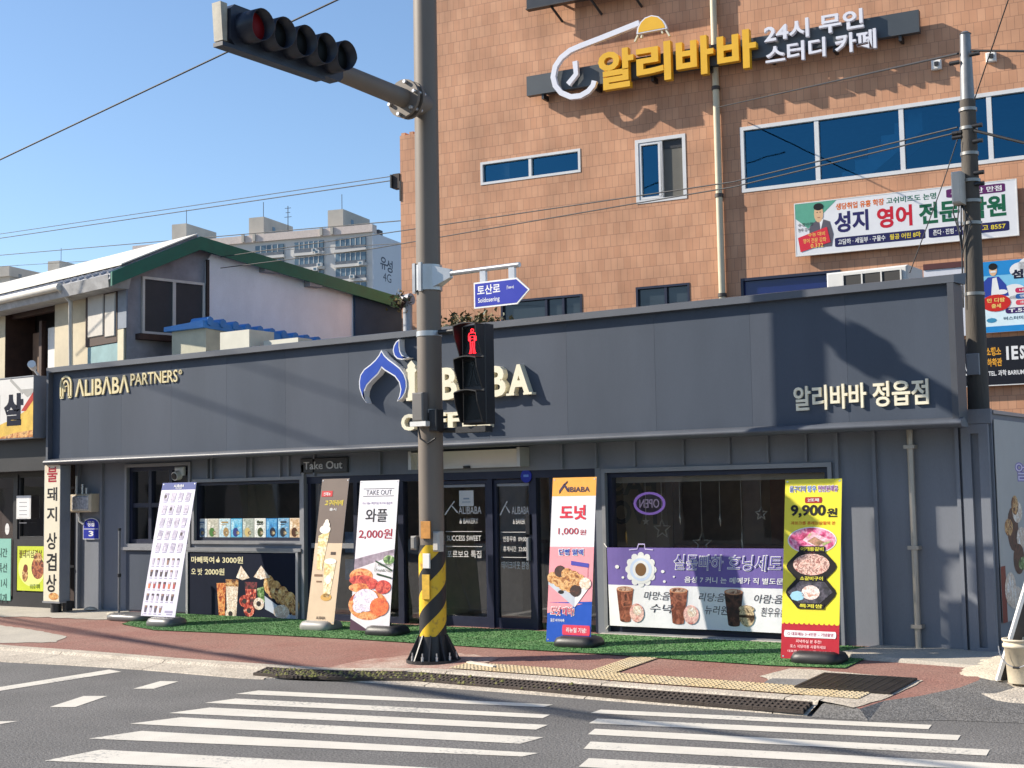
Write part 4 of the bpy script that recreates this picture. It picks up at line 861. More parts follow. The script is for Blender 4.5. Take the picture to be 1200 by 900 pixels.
# an empty stand left of the menu banner
c = gp(150, 727); o = thing('banner_stand', (c.x, c.y, gz(c.y)), 'dark banner base with a bare upright pole and no sheet', 'banner stand', 'banner stands in front of the cafe')
g = MB(); prof = [(.92, 0), (1, .02), (1.0, .07), (.9, .1), (.7, .11)]; vs = []; n = 24; zz = gz(c.y-.1)
for k, h in prof:
    for i in range(n):
        t = 2*math.pi*i/n; ct, st = math.cos(t), math.sin(t); vs.append((c.x+.42*k*math.copysign(abs(ct)**.45, ct), c.y+.1+.24*k*math.copysign(abs(st)**.45, st), zz+h))
g.add(vs, [(j*n+i, j*n+(i+1) % n, (j+1)*n+(i+1) % n, (j+1)*n+i) for j in range(4) for i in range(n)]+[tuple(4*n+i for i in range(n))], MATS['grey plastic base'], True); g.build('water_base', o)
pt = fy(140, 622, c.y+.1); g = MB(); g.tube([(pt.x, c.y+.1, zz+.1), (pt.x, c.y+.1, pt.z)], .018, mat('dull steel pole', (.2, .2, .21), .45, metal=.4), 10); g.tube([(pt.x, c.y+.1, zz+.65), (pt.x, c.y+.1, zz+.7)], .03, BLK, 10); g.tube([(pt.x, c.y+.1, pt.z), (pt.x, c.y+.1, pt.z+.04)], .024, BLK, 10); g.build('support_pole', o)
# ================================================================== street furniture
POLEM = mat('brownish grey pole paint', (.165, .135, .108), .55, var=.14, vscale=1.5, stretch=(1, 1, .3))
PX, PYY = 9.36, -1.75
pz = gz(PYY)
o = thing('traffic_pole', (PX, PYY, pz), 'tall grey brown traffic pole with yellow and black striped foot and overhead arm', 'traffic pole')
g = MB(); g.tube([(PX, PYY, pz+.02), (PX, PYY, 4), (PX, PYY, 9.5)], [.148, .144, .138], POLEM, 28); g.build('shaft', o)
STR = bpy.data.materials.new('yellow and black hazard wrap'); STR.use_nodes = True; t = STR.node_tree; b = t.nodes['Principled BSDF']; b.inputs['Roughness'].default_value = .5
co = t.nodes.new('ShaderNodeTexCoord'); se = t.nodes.new('ShaderNodeSeparateXYZ'); t.links.new(co.outputs['Object'], se.inputs[0])
def mth(op, a, b_=None):
    n = t.nodes.new('ShaderNodeMath'); n.operation = op
    for i, v in enumerate((a, b_)):
        if v is None: continue
        if isinstance(v, (int, float)): n.inputs[i].default_value = v
        else: t.links.new(v, n.inputs[i])
    return n.outputs[0]
ang = mth('ARCTAN2', se.outputs[1], se.outputs[0]); v = mth('SUBTRACT', se.outputs[2], mth('MULTIPLY', ang, .145)); v = mth('ADD', v, .06)
fr_ = mth('FRACT', mth('DIVIDE', v, .4555)); ge = mth('GREATER_THAN', fr_, .5)
no = t.nodes.new('ShaderNodeTexNoise'); no.inputs['Scale'].default_value = 14; t.links.new(co.outputs['Object'], no.inputs[0])
dm = t.nodes.new('ShaderNodeMapRange'); dm.inputs[1].default_value = .55; dm.inputs[2].default_value = .75; t.links.new(no.outputs[0], dm.inputs[0])
my = t.nodes.new('ShaderNodeMix'); my.data_type = 'RGBA'; my.inputs[6].default_value = (.72, .46, .015, 1); my.inputs[7].default_value = (.36, .2, .03, 1); t.links.new(dm.outputs[0], my.inputs[0])
mx = t.nodes.new('ShaderNodeMix'); mx.data_type = 'RGBA'; mx.inputs[7].default_value = (.016, .016, .017, 1); t.links.new(ge, mx.inputs[0]); t.links.new(my.outputs[2], mx.inputs[6]); t.links.new(mx.outputs[2], b.inputs['Base Color'])
g = MB(); g.tube([(PX, PYY, pz+.27), (PX, PYY, pz+.7), (PX, PYY, pz+1.33)], [.158, .157, .156], STR, 36, cap=True); g.build('hazard_wrap', o)
g = MB(); pts = []
g.tube([(PX, PYY, pz-.02), (PX, PYY, pz+.025)], .315, BLK, 28, smooth=False); g.tube([(PX, PYY, pz+.02), (PX, PYY, pz+.29)], [.2, .165], BLK, 20, cap=False)
for k in range(10):
    a = R_(36*k+10); d = Vector((math.cos(a), math.sin(a), 0)); e = Vector((-d.y, d.x, 0))*.009; c = Vector((PX, PYY, pz))
    q4 = [c+d*.14+Vector((0, 0, .02)), c+d*.31+Vector((0, 0, .02)), c+d*.29+Vector((0, 0, .06)), c+d*.17+Vector((0, 0, .30)), c+d*.14+Vector((0, 0, .30))]
    vs = [p-e for p in q4]+[p+e for p in q4]; g.add(vs, [(0, 1, 2, 3, 4), (9, 8, 7, 6, 5)]+[(i, 5+i, 5+(i+1) % 5, (i+1) % 5) for i in range(5)], BLK)
g.build('base_flange', o)
g = MB()
for k in range(10):
    a = R_(36*k+28); c = Vector((PX+.265*math.cos(a), PYY+.265*math.sin(a), pz+.02)); g.tube([c, c+Vector((0, 0, .05))], .018, ALU, 6); g.tube([c+Vector((0, 0, .05)), c+Vector((0, 0, .09))], .009, ALU, 6)
g.build('anchor_bolt', o)
# arm and flange
az = 6.38
g = MB(); g.tube([(PX, PYY-.05, az), (PX, PYY-.42, az)], .145, POLEM, 22); g.tube([(PX, PYY-.30, az), (PX, PYY-.34, az)], .225, POLEM, 22, smooth=False); g.tube([(PX, PYY-.40, az), (PX, PYY-.44, az)], .225, POLEM, 22, smooth=False)
for k in range(6):
    a = R_(60*k+15); g.tube([(PX+.19*math.cos(a), PYY-.26, az+.19*math.sin(a)), (PX+.19*math.cos(a), PYY-.48, az+.19*math.sin(a))], .022, ALU, 6)
g.build('arm_flange', o)
g = MB(); g.tube([(PX, PYY-.4, az), (PX, -4, az+.07), (PX, -4.8, az+.10)], [.112, .10, .09], POLEM, 20); g.build('arm', o)
g = MB(); g.tube([(PX, PYY, 4.16), (PX, PYY, 4.46)], .165, mat('galvanised band', (.5, .5, .5), .35, metal=.6, var=.12), 24)
for a in (200, 235, 275): g.box(PX+.17*math.cos(R_(a))-.02, PX+.17*math.cos(R_(a))+.02, PYY+.17*math.sin(R_(a))-.02, PYY+.17*math.sin(R_(a))+.02, 4.14, 4.48, MATS['galvanised band'])
g.build('clamp_band', o)
g = MB(); g.tube([(PX, PYY, 3.62), (PX, PYY, 3.68)], .152, MATS['galvanised band'], 22); g.cut(); g.tube([(PX, PYY, 2.72), (PX, PYY, 2.76)], .152, MATS['galvanised band'], 22); g.build('strap', o)
FQ = frame((PX, PYY-.16, 0), (1, 0, 0))
g = MB(); g.bbox(FQ, -.07, .09, 2.62, 2.95, 0, .1, mat('dull grey control box', (.16, .15, .14), .5, var=.1), .015); g.fbox(FQ, -.09, .14, 2.56, 2.615, -.05, .11, WPL); g.build('control_box', o)
g = MB(); g.bbox(FQ, .12, .24, 2.5, 2.75, -.1, .03, BLK, .01); g.tube([FQ(-.05, 2.6, .02), FQ(0, 2.42, .03), FQ(.1, 2.36, .02), FQ(.2, 2.42, 0)], .012, BLK, 8); g.build('junction_box', o)
g = MB(); g.bbox(FQ, .0, .1, .93, 1.1, .002, .02, WPL, .005); g.cut(); g.bbox(FQ, .1, .2, 1.12, 1.35, -.12, -.03, mat('dirty white push button', (.5, .47, .42), .6), .02); g.cut(); g.bbox(FQ, -.2, -.12, 1.14, 1.3, -.1, .0, mat('grey push button', (.25, .24, .22), .5), .02); g.build('push_button', o)
g = MB(); g.bbox(FQ, -.03, .11, 1.27, 1.47, -.004, .012, mat('orange notice', (.5, .22, .04), .6, var=.2, vscale=20), .003); g.cut(); g.bbox(FQ, -.02, .09, .58, .86, .0, .012, mat('yellow notice', (.6, .36, .03), .6, var=.2, vscale=20), .003); g.build('notice', o)
# street name sign on its bracket
o = thing('street_sign', (PX, PYY, 4.0), 'blue arrow-shaped street name plate hanging from a steel bar on the traffic pole', 'street sign')
g = MB(); g.tube([(PX+.17, PYY-.03, 4.33), (PX+1.32, PYY-.03, 4.33)], .03, ALU, 12); g.build('bar', o)
g = MB(); g.hexa([(PX+.12, PYY-.1, 4.18), (PX+.36, PYY-.06, 4.28), (PX+.36, PYY+.0, 4.28), (PX+.12, PYY+.06, 4.18), (PX+.12, PYY-.1, 4.44), (PX+.36, PYY-.06, 4.38), (PX+.36, PYY, 4.38), (PX+.12, PYY+.06, 4.44)], MATS['galvanised band']); g.build('bracket', o)
g = MB()
for x in (.82, 1.22): g.cut(); g.box(PX+x-.04, PX+x+.04, PYY-.05, PYY-.01, 4.17, 4.31, ALU)
g.build('hanger', o)
FT = XZ(PYY-.05); a0, b1 = FT.px(556, 335); a1 = FT.px(621.5, 343)[0]; b0 = FT.px(557, 362)[1]; b1 = b0+.30; tp = a1-.17; mid = (b0+b1)/2
def arrow(k): return [(a0+k, b0+k), (tp-k*.4, b0+k), (a1-k*1.3, mid), (tp-k*.4, b1-k), (a0+k, b1-k)]
g = MB(); g.prism(FT, arrow(0), .0, .015, WH); g.prism(FT, arrow(.018), .0155, .017, BL); g.build('plate', o)
g = MB(); g.text(FT, '토산로', a0+.05, a0+.37, mid-.0, mid+.11, .0175, WH, 0, .02); g.text(FT, '(Tosan-ro)', a0+.46, tp-.04, mid+.025, mid+.07, .0175, WH); g.text(FT, 'Soldosering', a0+.06, a0+.36, b0+.045, mid-.035, .0175, WH, 0, .01); g.build('lettering', o)
# pedestrian signal
CX, CY = 10.02, PYY-.10
o = thing('pedestrian_signal', (CX, CY, 2.57), 'black three-tier pedestrian signal with the red standing figure lit', 'pedestrian signal')
FPd = XZ(CY); xl, xr = CX-.12, CX+.21
g = MB(); tiers = []
z0, z1 = 2.56, 3.70; hh = (z1-z0)/3
g.bbox(FPd, xl, xr, z0, z1, -.18, .0, BLK, .02); g.build('housing', o)
SIGB = mat('black signal visor', (.012, .012, .013), .5, var=.1)
for k in range(3):
    zb2 = z0+hh*k+.02; zt2 = z0+hh*(k+1)-.015; g = MB(); d = .17
    for s, xe in ((-1, xl+.01), (1, xr-.01)):       # side cheeks, cut away below
        pr_ = [(0, zb2), (0, zt2), (d, zt2-.01), (d*.9, zt2-.12), (d*.45, zb2+.06), (d*.3, zb2)]
        vs = [(xe-.006, CY-y, z) for y, z in pr_]+[(xe+.006, CY-y, z) for y, z in pr_]; n = len(pr_)
        g.add(vs, [tuple(range(n)), tuple(reversed(range(n, 2*n)))]+[(i, n+i, n+(i+1) % n, (i+1) % n) for i in range(n)], SIGB)
    for y0, y1, za, zb3 in ((0, d, zt2, zt2-.01),):
        vs = []
        for i in range(9):
            u_ = xl+.01+(xr-xl-.02)*i/8; ar = .025*math.sin(math.pi*i/8)
            vs += [(u_, CY, zt2+ar-.005), (u_, CY-d, zt2+ar-.012), (u_, CY-d, zt2+ar-.0), (u_, CY, zt2+ar+.007)]
        fs = []
        for i in range(8):
            for j in range(4): fs.append((4*i+j, 4*i+(j+1) % 4, 4*i+4+(j+1) % 4, 4*i+4+j))
        g.add(vs, fs, SIGB)
    g.build('visor', o)
    g = MB(); g.rect(FPd, xl+.04, xr-.04, zb2+.03, zt2-.03, .004, mat('unlit signal lens', (.012, .014, .014), .25, var=.1))
    le = g.build('lens', o)
    RE = mat('lit red diodes', (1, .02, .03), .4, var=0, emit=2.6); DIM = mat('dim figure', (.03, .035, .034), .35, var=0)
    c = (xl+xr)/2; zc = (zb2+zt2)/2-.01; mm = RE if k == 2 else DIM
    if k > 0:
        g = MB(); st = .007 if k == 2 else .012
        r = .019
        g.strip(FPd, [(c+r*math.cos(R_(t)), zc+.125+r*math.sin(R_(t))) for t in range(0, 390, 30)], st, .006, .012, mm)
        if k == 2:
            body = [(-.018, .10), (-.042, .093), (-.052, .07), (-.052, .01), (-.04, .005), (-.036, .06), (-.03, .06), (-.026, -.08), (-.034, -.125), (-.045, -.135), (-.012, -.135), (-.012, -.10), (0, -.0), (.012, -.10), (.012, -.135), (.045, -.135), (.034, -.125), (.026, -.08), (.03, .06), (.036, .06), (.04, .005), (.052, .01), (.052, .07), (.042, .093), (.018, .10), (-.018, .10)]
            g.strip(FPd, [(c+x, zc+z) for x, z in body], st, .006, .012, mm)
            for dz in (.03, -.01, .065): g.strip(FPd, [(c-.028, zc+dz), (c+.028, zc+dz)], .004, .006, .010, mm)
        else: g.strip(FPd, [(c-.06, zc-.12), (c-.02, zc), (c, zc+.09), (c+.02, zc-.02), (c+.06, zc-.12)], st, .006, .01, mm)
        g.build('figure', le)
g = MB(); g.tube([(PX+.1, PYY, 2.52), (CX-.1, CY+.1, 2.50)], .03, BLK, 8); g.tube([(PX+.1, PYY, 3.66), (CX-.1, CY+.1, 3.66)], .03, BLK, 8); g.box(CX-.22, CX+.2, CY+.0, CY+.14, 2.47, 2.54, BLK); g.build('bracket', o)
# vehicle signal on the arm, facing along the road to the right
HX = PX+.25; o = thing('vehicle_signal', (HX, -4.2, 6.2), 'long dark horizontal vehicle signal with round hoods, hung on the arm over the road', 'traffic light')
HB = mat('dark signal housing', (.013, .017, .03), .4, var=.12, vscale=4)
FH = frame((HX, 0, 0), (0, 1, 0))                   # a = Y, b = Z, towards +X
ya, yb = -5.19, -3.54; za, zb3 = 6.20, 6.61
g = MB(); tilt = lambda a, b_, h=0: FH(a, b_-.00*(a+4.2), h)
prof = [(a, z) for a, z in ((ya, za+.05), (ya+.05, za), (yb-.05, za), (yb, za+.05), (yb, zb3-.05), (yb-.05, zb3), (ya+.05, zb3), (ya, zb3-.05))]
g.prism(FH, prof, -.13, .02, HB); g.build('housing', o)
g = MB(); g.fbox(FH, ya-.12, yb-.3, za-.045, za-.005, -.1, .03, HB); g.build('lower_rail', o)
g = MB(); g.hexa([FH(ya-.07, za+.03, -.02), FH(ya-.01, za+.03, -.02), FH(ya-.01, za+.03, -.14), FH(ya-.07, za+.03, -.14), FH(ya-.1, zb3+.0, -.02), FH(ya-.01, zb3+.0, -.02), FH(ya-.01, zb3+.0, -.14), FH(ya-.1, zb3+.0, -.14)], mat('weathered bracket', (.42, .38, .3), .5, var=.2, vscale=8)); g.build('end_bracket', o)
g = MB()
for y in (-4.8, -4.2, -3.6): g.cut(); g.box(PX-.03, HX-.13, y-.03, y+.03, az-.02, az+.06+.02*(-y-1.75), HB)
g.build('arm_clamp', o)
ys = [ya+.21+.31*i for i in range(5)]; zc = (za+zb3)/2; rv = .16
for i, y in enumerate(ys):
    g = MB(); n = 24; vs = []; fs = []
    for ring, (h, r, cut) in enumerate(((.02, rv, 0), (.26, rv*.97, 1), (.26, rv*.93, 1), (.02, rv*.95, 0))):
        for k in range(n+1):
            t = R_(-90+360*k/n); hh2 = h-(.05*max(0, -math.sin(t)) if cut else 0)
            vs.append(FH(y+r*math.cos(t), zc+r*math.sin(t), hh2))
    for r in range(3):
        for k in range(n): fs.append((r*(n+1)+k, r*(n+1)+k+1, (r+1)*(n+1)+k+1, (r+1)*(n+1)+k))
    g.add(vs, fs, HB, True); g.build('visor', o)
    g = MB(); col = [(.13, .004, .006), (.005, .005, .005), (.005, .005, .005), (.005, .006, .006), (.005, .006, .006)][i]
    vs = [FH(y+rv*.94*math.cos(R_(15*k)), zc+rv*.94*math.sin(R_(15*k)), .12) for k in range(24)]+[FH(y, zc, .17)]
    g.add(vs, [(k, (k+1) % 24, 24) for k in range(24)], mat('signal lens %d' % i, col, .55, var=.05, spec=.15, emit=(.02 if i == 0 else 0)), True); g.build('lens', o)
# drain grates
IRON = mat('dark cast iron', (.035, .03, .028), .55, var=.3, vscale=5, metal=.4)
tl, tr, br, bl = [Vector(gp(*p)) for p in ((967, 790), (1078, 799), (1036, 816), (935, 806))]
x0, x1, y1, y0 = (tl.x+bl.x)/2+.0, (tr.x+br.x)/2, (tl.y+tr.y)/2, (bl.y+br.y)/2
o = thing('drain_grate', ((x0+x1)/2, (y0+y1)/2, gz(y0)), 'square dark iron drain grate set in concrete at the pavement corner', 'drain grate')
g = MB(); FGd = frame((x0, y0, gz(y0)+.008), (1, 0, 0), (0, 1, SLOPE)); sy = (y1-y0)*1.0; sx_ = x1-x0
bars(g, FGd, 0, sx_, 0, sy, 0, .02, .03, IRON); g.build('frame', o)
g = MB(); n = 30
for i in range(1, n): g.fbox(FGd, .03, sx_-.03, sy*i/n-.006, sy*i/n+.006, 0.001, .017, IRON)
for i in range(1, 10): g.fbox(FGd, sx_*i/10-.008, sx_*i/10+.008, .03, sy-.03, .002, .019, IRON)
g.build('bar', o)['kind'] = 'stuff'
g = MB(); g.rect(FGd, .0, sx_, 0, sy, .0005, mat('grate pit', (.012, .011, .010), .9)); g.build('pit', o)
p0 = rp(332, 792); xa, xb = 7.75, 14.3; n = 6
ym = lambda X: interp(kin, X)-.33
o = thing('gutter_grate', (11, ym(11), ROAD), 'long rusty perforated gutter grate along the kerb, mossy at its left end', 'gutter grate')
GR = mat('rusty gutter iron', (.06, .045, .036), .8, var=.4, vscale=6, bump=.4)
g = MB(); L_ = xb-xa; m_ = int(L_/.5)
def GF(i, a, b_, h): 
    X = xa+L_*(i+a)/m_; yi = ym(X); return Vector((X, yi-.09+b_*.22, ROAD+.04+b_*.045+h))
for i in range(m_):
    for j in range(9): g.hexa([GF(i, j/9+.01, 0.05, -.02), GF(i, j/9+.06, .05, -.02), GF(i, j/9+.06, .95, -.02), GF(i, j/9+.01, .95, -.02), GF(i, j/9+.01, .05, .012), GF(i, j/9+.06, .05, .012), GF(i, j/9+.06, .95, .012), GF(i, j/9+.01, .95, .012)], GR)
g.build('cross_bar', o)['kind'] = 'stuff'
g = MB()
for i in range(m_):
    for b_ in (0, .31, .63, .94): g.hexa([GF(i, 0.004, b_, -.02), GF(i, .996, b_, -.02), GF(i, .996, b_+.06, -.02), GF(i, 0.004, b_+.06, -.02), GF(i, .004, b_, .015), GF(i, .996, b_, .015), GF(i, .996, b_+.06, .015), GF(i, .004, b_+.06, .015)], GR)
    g.add([GF(i, 0, 0, -.012), GF(i, 1, 0, -.012), GF(i, 1, 1, -.012), GF(i, 0, 1, -.012)], [(0, 1, 2, 3)], mat('gutter pit', (.022, .019, .016), .95))
g.build('rail', o)
MOSS = mat('yellow green moss', (.12, .13, .03), .95, var=.5, vscale=9, color2=(.22, .2, .07)); g = MB(); r = random.Random(5)
for i in range(300):
    X = xa+.1+abs(r.gauss(0, 1.6)); 
    if X > 12.5: continue
    b_ = r.random(); yi = ym(X); c = Vector((X, yi-.09+b_*.22, ROAD+.043+b_*.045)); s = r.uniform(.012, .04); k = 6
    vs = [c+Vector((s*math.cos(R_(60*j)), s*math.sin(R_(60*j))*r.uniform(.6, 1), 0)) for j in range(6)]+[c+Vector((0, 0, s*.7))]
    g.add(vs, [(j, (j+1) % 6, 6) for j in range(6)], MOSS)
tag(g.build('moss', origin=(9, -2.6, ROAD)), 'patchy yellow green moss growing in the long gutter grate', 'moss', kind='stuff')
# artificial turf
TURF = mat('turf green', (.05, .17, .045), .85, var=.25, vscale=1.6, color2=(.12, .23, .085), fine=.2, fscale=80)
edge = [tuple(gp(x, y)[:2]) for x, y in ((142, 732), (180, 739), (300, 744), (420, 750), (560, 759), (700, 767), (800, 774), (905, 781), (990, 784), (1027, 767))]
edge = [(2.3, .3)]+edge+[(13.9, .1), (13.8, .45), (2.3, .5)]
g = MB(); g.add(on_slope(edge, .012), [tuple(range(len(edge)))], TURF); r = random.Random(2)
def inside(x, y):
    c = False; j = len(edge)-1
    for i in range(len(edge)):
        if (edge[i][1] > y) != (edge[j][1] > y) and x < (edge[j][0]-edge[i][0])*(y-edge[i][1])/(edge[j][1]-edge[i][1])+edge[i][0]: c = not c
        j = i
    return c
T2 = mat('turf blade light', (.10, .28, .07), .7, var=.3, vscale=2); T3 = mat('turf blade dark', (.045, .16, .04), .7, var=.3, vscale=2)
xs0 = min(e[0] for e in edge); n = 0
vl = {0: ([], []), 1: ([], []), 2: ([], [])}
while n < 45000:
    x = r.uniform(xs0, 14.3); y = r.uniform(-1.1, .5)
    if not inside(x, y): continue
    n += 1; z = gz(y)+.012; a = r.uniform(0, 6.28); w_ = .008; h = r.uniform(.004, .010); k = r.choice((0, 1, 2)); V, Fs = vl[k]; i0 = len(V)
    V += [(x-w_*math.cos(a), y-w_*math.sin(a), z), (x+w_*math.cos(a), y+w_*math.sin(a), z), (x+r.uniform(-.012, .012), y+r.uniform(-.012, .012), z+h)]; Fs.append((i0, i0+1, i0+2))
for k, mm in ((0, TURF), (1, T2), (2, T3)): g.add(vl[k][0], vl[k][1], mm)
tag(g.build('artificial_turf', origin=(8, 0, 0)), 'bright green artificial turf strip laid along the foot of the cafe', 'artificial turf', kind='stuff')
# loose litter: small stones by the left wall, a pale strip of tape, a rock and bottle bits
for i, (x, y, s, lab) in enumerate(((106, 716, .09, 'pale rounded stone nearer the wall corner by the empty stand'), (131, 721, .07, 'smaller grey stone beside the foot of the empty stand'), (173, 718, .08, 'pale stone behind the leaning menu banner'))):
    p = gp(x, y); g = MB(); vs = []; n = 9
    for j in range(1, 5):
        for k in range(n):
            t = 2*math.pi*k/n; f = math.pi/2*j/5; rr = s*math.sin(f)*(1+.2*math.sin(k*2.3+i)); vs.append((p.x+rr*math.cos(t)*1.4, p.y+rr*math.sin(t), p.z+s*.8*math.cos(f)))
    vs.append((p.x, p.y, p.z+s*.8)); fs = [(j*n+k, j*n+(k+1) % n, (j+1)*n+(k+1) % n, (j+1)*n+k) for j in range(3) for k in range(n)]+[(k, 4*n, (k+1) % n) for k in range(n)]
    g.add(vs, fs, mat('pale stone', (.5, .45, .36), .9, var=.25, vscale=20), True); tag(g.build('stone', origin=tuple(p)), lab, 'stone', 'stones by the left wall')
a = gp(549, 778); b = gp(580, 783); g = MB(); g.hexa([(a.x, a.y-.04, a.z+.013), (b.x, b.y-.04, b.z+.013), (b.x, b.y+.03, b.z+.013), (a.x, a.y+.04, a.z+.013), (a.x, a.y-.04, a.z+.03), (b.x, b.y-.04, b.z+.03), (b.x, b.y+.03, b.z+.03), (a.x, a.y+.04, a.z+.03)], mat('chipped white stone', (.66, .6, .5), .9, var=.1))
tag(g.build('kerb_fragment', origin=((a.x+b.x)/2, a.y, a.z)), 'short chipped white kerb piece lying by the pole foot', 'kerb piece')
# bucket and leaning board at the right edge
p = gp(1194, 803); cx, cy = p.x, p.y+.13; z0 = gz(cy)+.0; o = thing('bucket', (cx, cy, z0), 'dirty cream plastic bucket with a wire handle at the right edge of the pavement', 'bucket')
BK = mat('dirty cream plastic', (.62, .54, .40), .6, var=.2, vscale=5); n = 28; vs = []; fs = []
prof = [(.125, 0), (.13, .01), (.152, .33), (.165, .332), (.166, .36), (.156, .362), (.158, .39), (.17, .392), (.17, .41), (.15, .41), (.145, .3), (.12, .02)]
for r0, h in prof:
    for k in range(n): vs.append((cx+r0*math.cos(2*math.pi*k/n), cy+r0*math.sin(2*math.pi*k/n), z0+h))
fs = [(j*n+k, j*n+(k+1) % n, (j+1)*n+(k+1) % n, (j+1)*n+k) for j in range(len(prof)-1) for k in range(n)]+[tuple((len(prof)-1)*n+k for k in range(n))]
g = MB(); g.add(vs, fs, BK, True); g.build('body', o)
g = MB(); g.tube([(cx-.16*math.cos(R_(t)), cy-.17-.02*math.sin(R_(t)), z0+.35-.19*math.sin(R_(t))) for t in range(0, 181, 20)], .005, ALU, 6); g.tube([(cx-.03, cy-.19, z0+.16), (cx+.03, cy-.19, z0+.16)], .011, BLK, 8); g.build('handle', o)
p0 = gp(1168, 797); p1 = p0+Vector((.42, .05, 1.28)); ex = Vector((.5, .62, 0)); th_ = Vector((.35, -.5, .0)).normalized()*.03
o = thing('leaning_board', tuple(p0), 'dark board with a white edge leaning at the right end of the shop', 'board')
g = MB(); q_ = [p0, p0+ex, p1+ex, p1]; g.add([v for v in q_]+[v+th_ for v in q_], [(3, 2, 1, 0), (4, 5, 6, 7), (0, 1, 5, 4), (1, 2, 6, 5), (2, 3, 7, 6)], mat('dark board face', (.035, .036, .04), .5, var=.15)); g.build('panel', o)
g = MB(); d = Vector((-.012, -.004, 0)); g.add([p0+d-th_*.3, p0+d+th_*1.4, p1+d+th_*1.4, p1+d-th_*.3, p0+d*-1.5-th_*.3, p0-d*1.5+th_*1.4, p1-d*1.5+th_*1.4, p1-d*1.5-th_*.3], [(0, 1, 2, 3), (7, 6, 5, 4), (0, 4, 5, 1), (1, 5, 6, 2), (2, 6, 7, 3), (3, 7, 4, 0)], WPL); g.build('edge_strip', o)
# side wall at the right with its banner
SWX = 15.13; FR_ = frame((SWX, 0, 0), (0, 1, 0))
zt2 = fx(1171, 486, SWX).z
o = thing('side_wall', (15.1, 2.5, 0), 'grey steel side wall running back from the right end of the cafe', 'wall')
g = MB(); g.box(15.09, SWX, WALL+.065, 7, -.1, zt2, WALLM); g.build('panel', o); g = MB(); g.box(15.07, SWX+.03, WALL+.06, 7, zt2+.001, zt2+.04, TRIM); g.build('capping', o)
o = thing('side_banner', (SWX, 1.7, .5), 'pale banner with stacked cups and purple letters on the right side wall', 'banner')
z1 = zt2-.06; g = MB(); SBM = mat('grey white side banner', (.46, .45, .42), .6, var=.05); g.fbox(FR_, WALL+.10, 4.2, .3, z1, .012, .02, SBM)
PVB = flat('#6a60b8'); q0 = FR_.px(1189, 541, .02); g.text(FR_, '얼음', q0[0], q0[0]+1.1, q0[1]-.22, q0[1], .021, PVB, 0, .06); g.text(FR_, '얼음', q0[0]+.02, q0[0]+1.08, q0[1]-.21, q0[1]-.01, .022, flat('#d8d4ec'), 0, .0); q0 = FR_.px(1190, 490, .02)
for i, (x, y, rx, rz, mm) in enumerate(((1187, 620, .22, .4, CUPD), (1182, 618, .16, .16, FB), (1192, 600, .2, .2, FW), (1189, 592, .14, .18, FB), (1197, 630, .2, .2, FW), (1194, 655, .22, .28, CUPD), (1199, 660, .2, .12, FG), (1184, 690, .22, .3, FW), (1190, 700, .3, .2, FW))):
    c = FR_.px(x, y, .02); g.ell(FR_, c[0], c[1], rx, rz*.6, .0212+.0004*i, mm, 16)
c = FR_.px(1178, 730, .02); g.rect(FR_, c[0]-.08, c[0]+.1, .3, c[1]+.6, .0216, flat('#7a2a24')); g.build('printed_sheet', o)
# utility pole behind the shop's right end
UX, UY = 14.88, 1.2
CP = mat('weathered concrete pole', (.085, .073, .06), .85, var=.3, vscale=3, stretch=(1, 1, .25), bump=.3, bscale=30); GALV = mat('bright galvanised pole top', (.24, .24, .24), .45, metal=.5, var=.2, vscale=6)
ut = fy(1131, 40, UY); ub = fy(1147, 480, UY)
up = lambda z: Vector((ub.x+(ut.x-ub.x)*(z-ub.z)/(ut.z-ub.z), UY, z))
o = thing('utility_pole', tuple(up(0)), 'slim weathered concrete utility pole with a bright metal top behind the shop corner', 'utility pole')
zj = fy(1131, 118, UY).z
g = MB(); g.tube([up(-.1), up(2.6), up(zj)], [.135, .118, .085], CP, 20); g.build('shaft', o)
g = MB(); g.tube([up(zj-.05), up(ut.z)], [.08, .058], GALV, 20); g.tube([up(ut.z), up(ut.z+.03)], [.07, .03], GALV, 20); g.build('top_tube', o)
g = MB()
for y in (128, 150, 180, 212, 236, 262, 345): z = fy(1140, y, UY).z; g.cut(); g.tube([up(z-.018), up(z+.018)], .112 if y > 200 else .1, mat('steel band', (.3, .29, .27), .4, metal=.6), 18)
g.build('band', o)
FU = frame(up(5.0)+Vector((0, -.13, -5.0)), (1, 0, 0)); za_ = fy(1125, 243, UY).z; zb_ = fy(1125, 206, UY).z
g = MB(); g.bbox(FU, -.14, -.03, za_, zb_, -.05, .14, mat('pale equipment box', (.5, .46, .4), .6, var=.15), .02); g.build('equipment_box', o)
g = MB(); z1 = fy(1147, 440, UY).z; z0 = fy(1147, 415, UY).z; FU2 = frame(up(z1)+Vector((0, -.12, -z1)), (1, 0, 0)); g.bbox(FU2, -.08, .06, z1, z0, -.02, .01, mat('grey number plate', (.3, .3, .31), .5), .004); g.build('plate', o)
g = MB(); r = random.Random(4)
for y, s in ((66, 1), (72, -1), (150, 1), (160, -1), (155, -1), (205, 1), (218, 1), (168, 1)):
    g.cut(); z = fy(1137, y, UY).z; c = up(z)+Vector((s*.11, -.06, 0)); g.tube([c-Vector((s*.05, 0, 0)), c+Vector((s*.06, 0, 0))], .025, BLK, 8)
for k in range(5):
    z = 5.2+r.uniform(-.3, .6); g.cut(); g.tube([up(z)+Vector((-.1, -.1, 0)), up(z-.25)+Vector((-.17+.05*k, -.14, 0)), up(z-.6)+Vector((-.09, -.11, 0)), up(z-1.2)+Vector((-.1, -.1, 0))], .008, BLK, 6)
g.build('fitting', o)
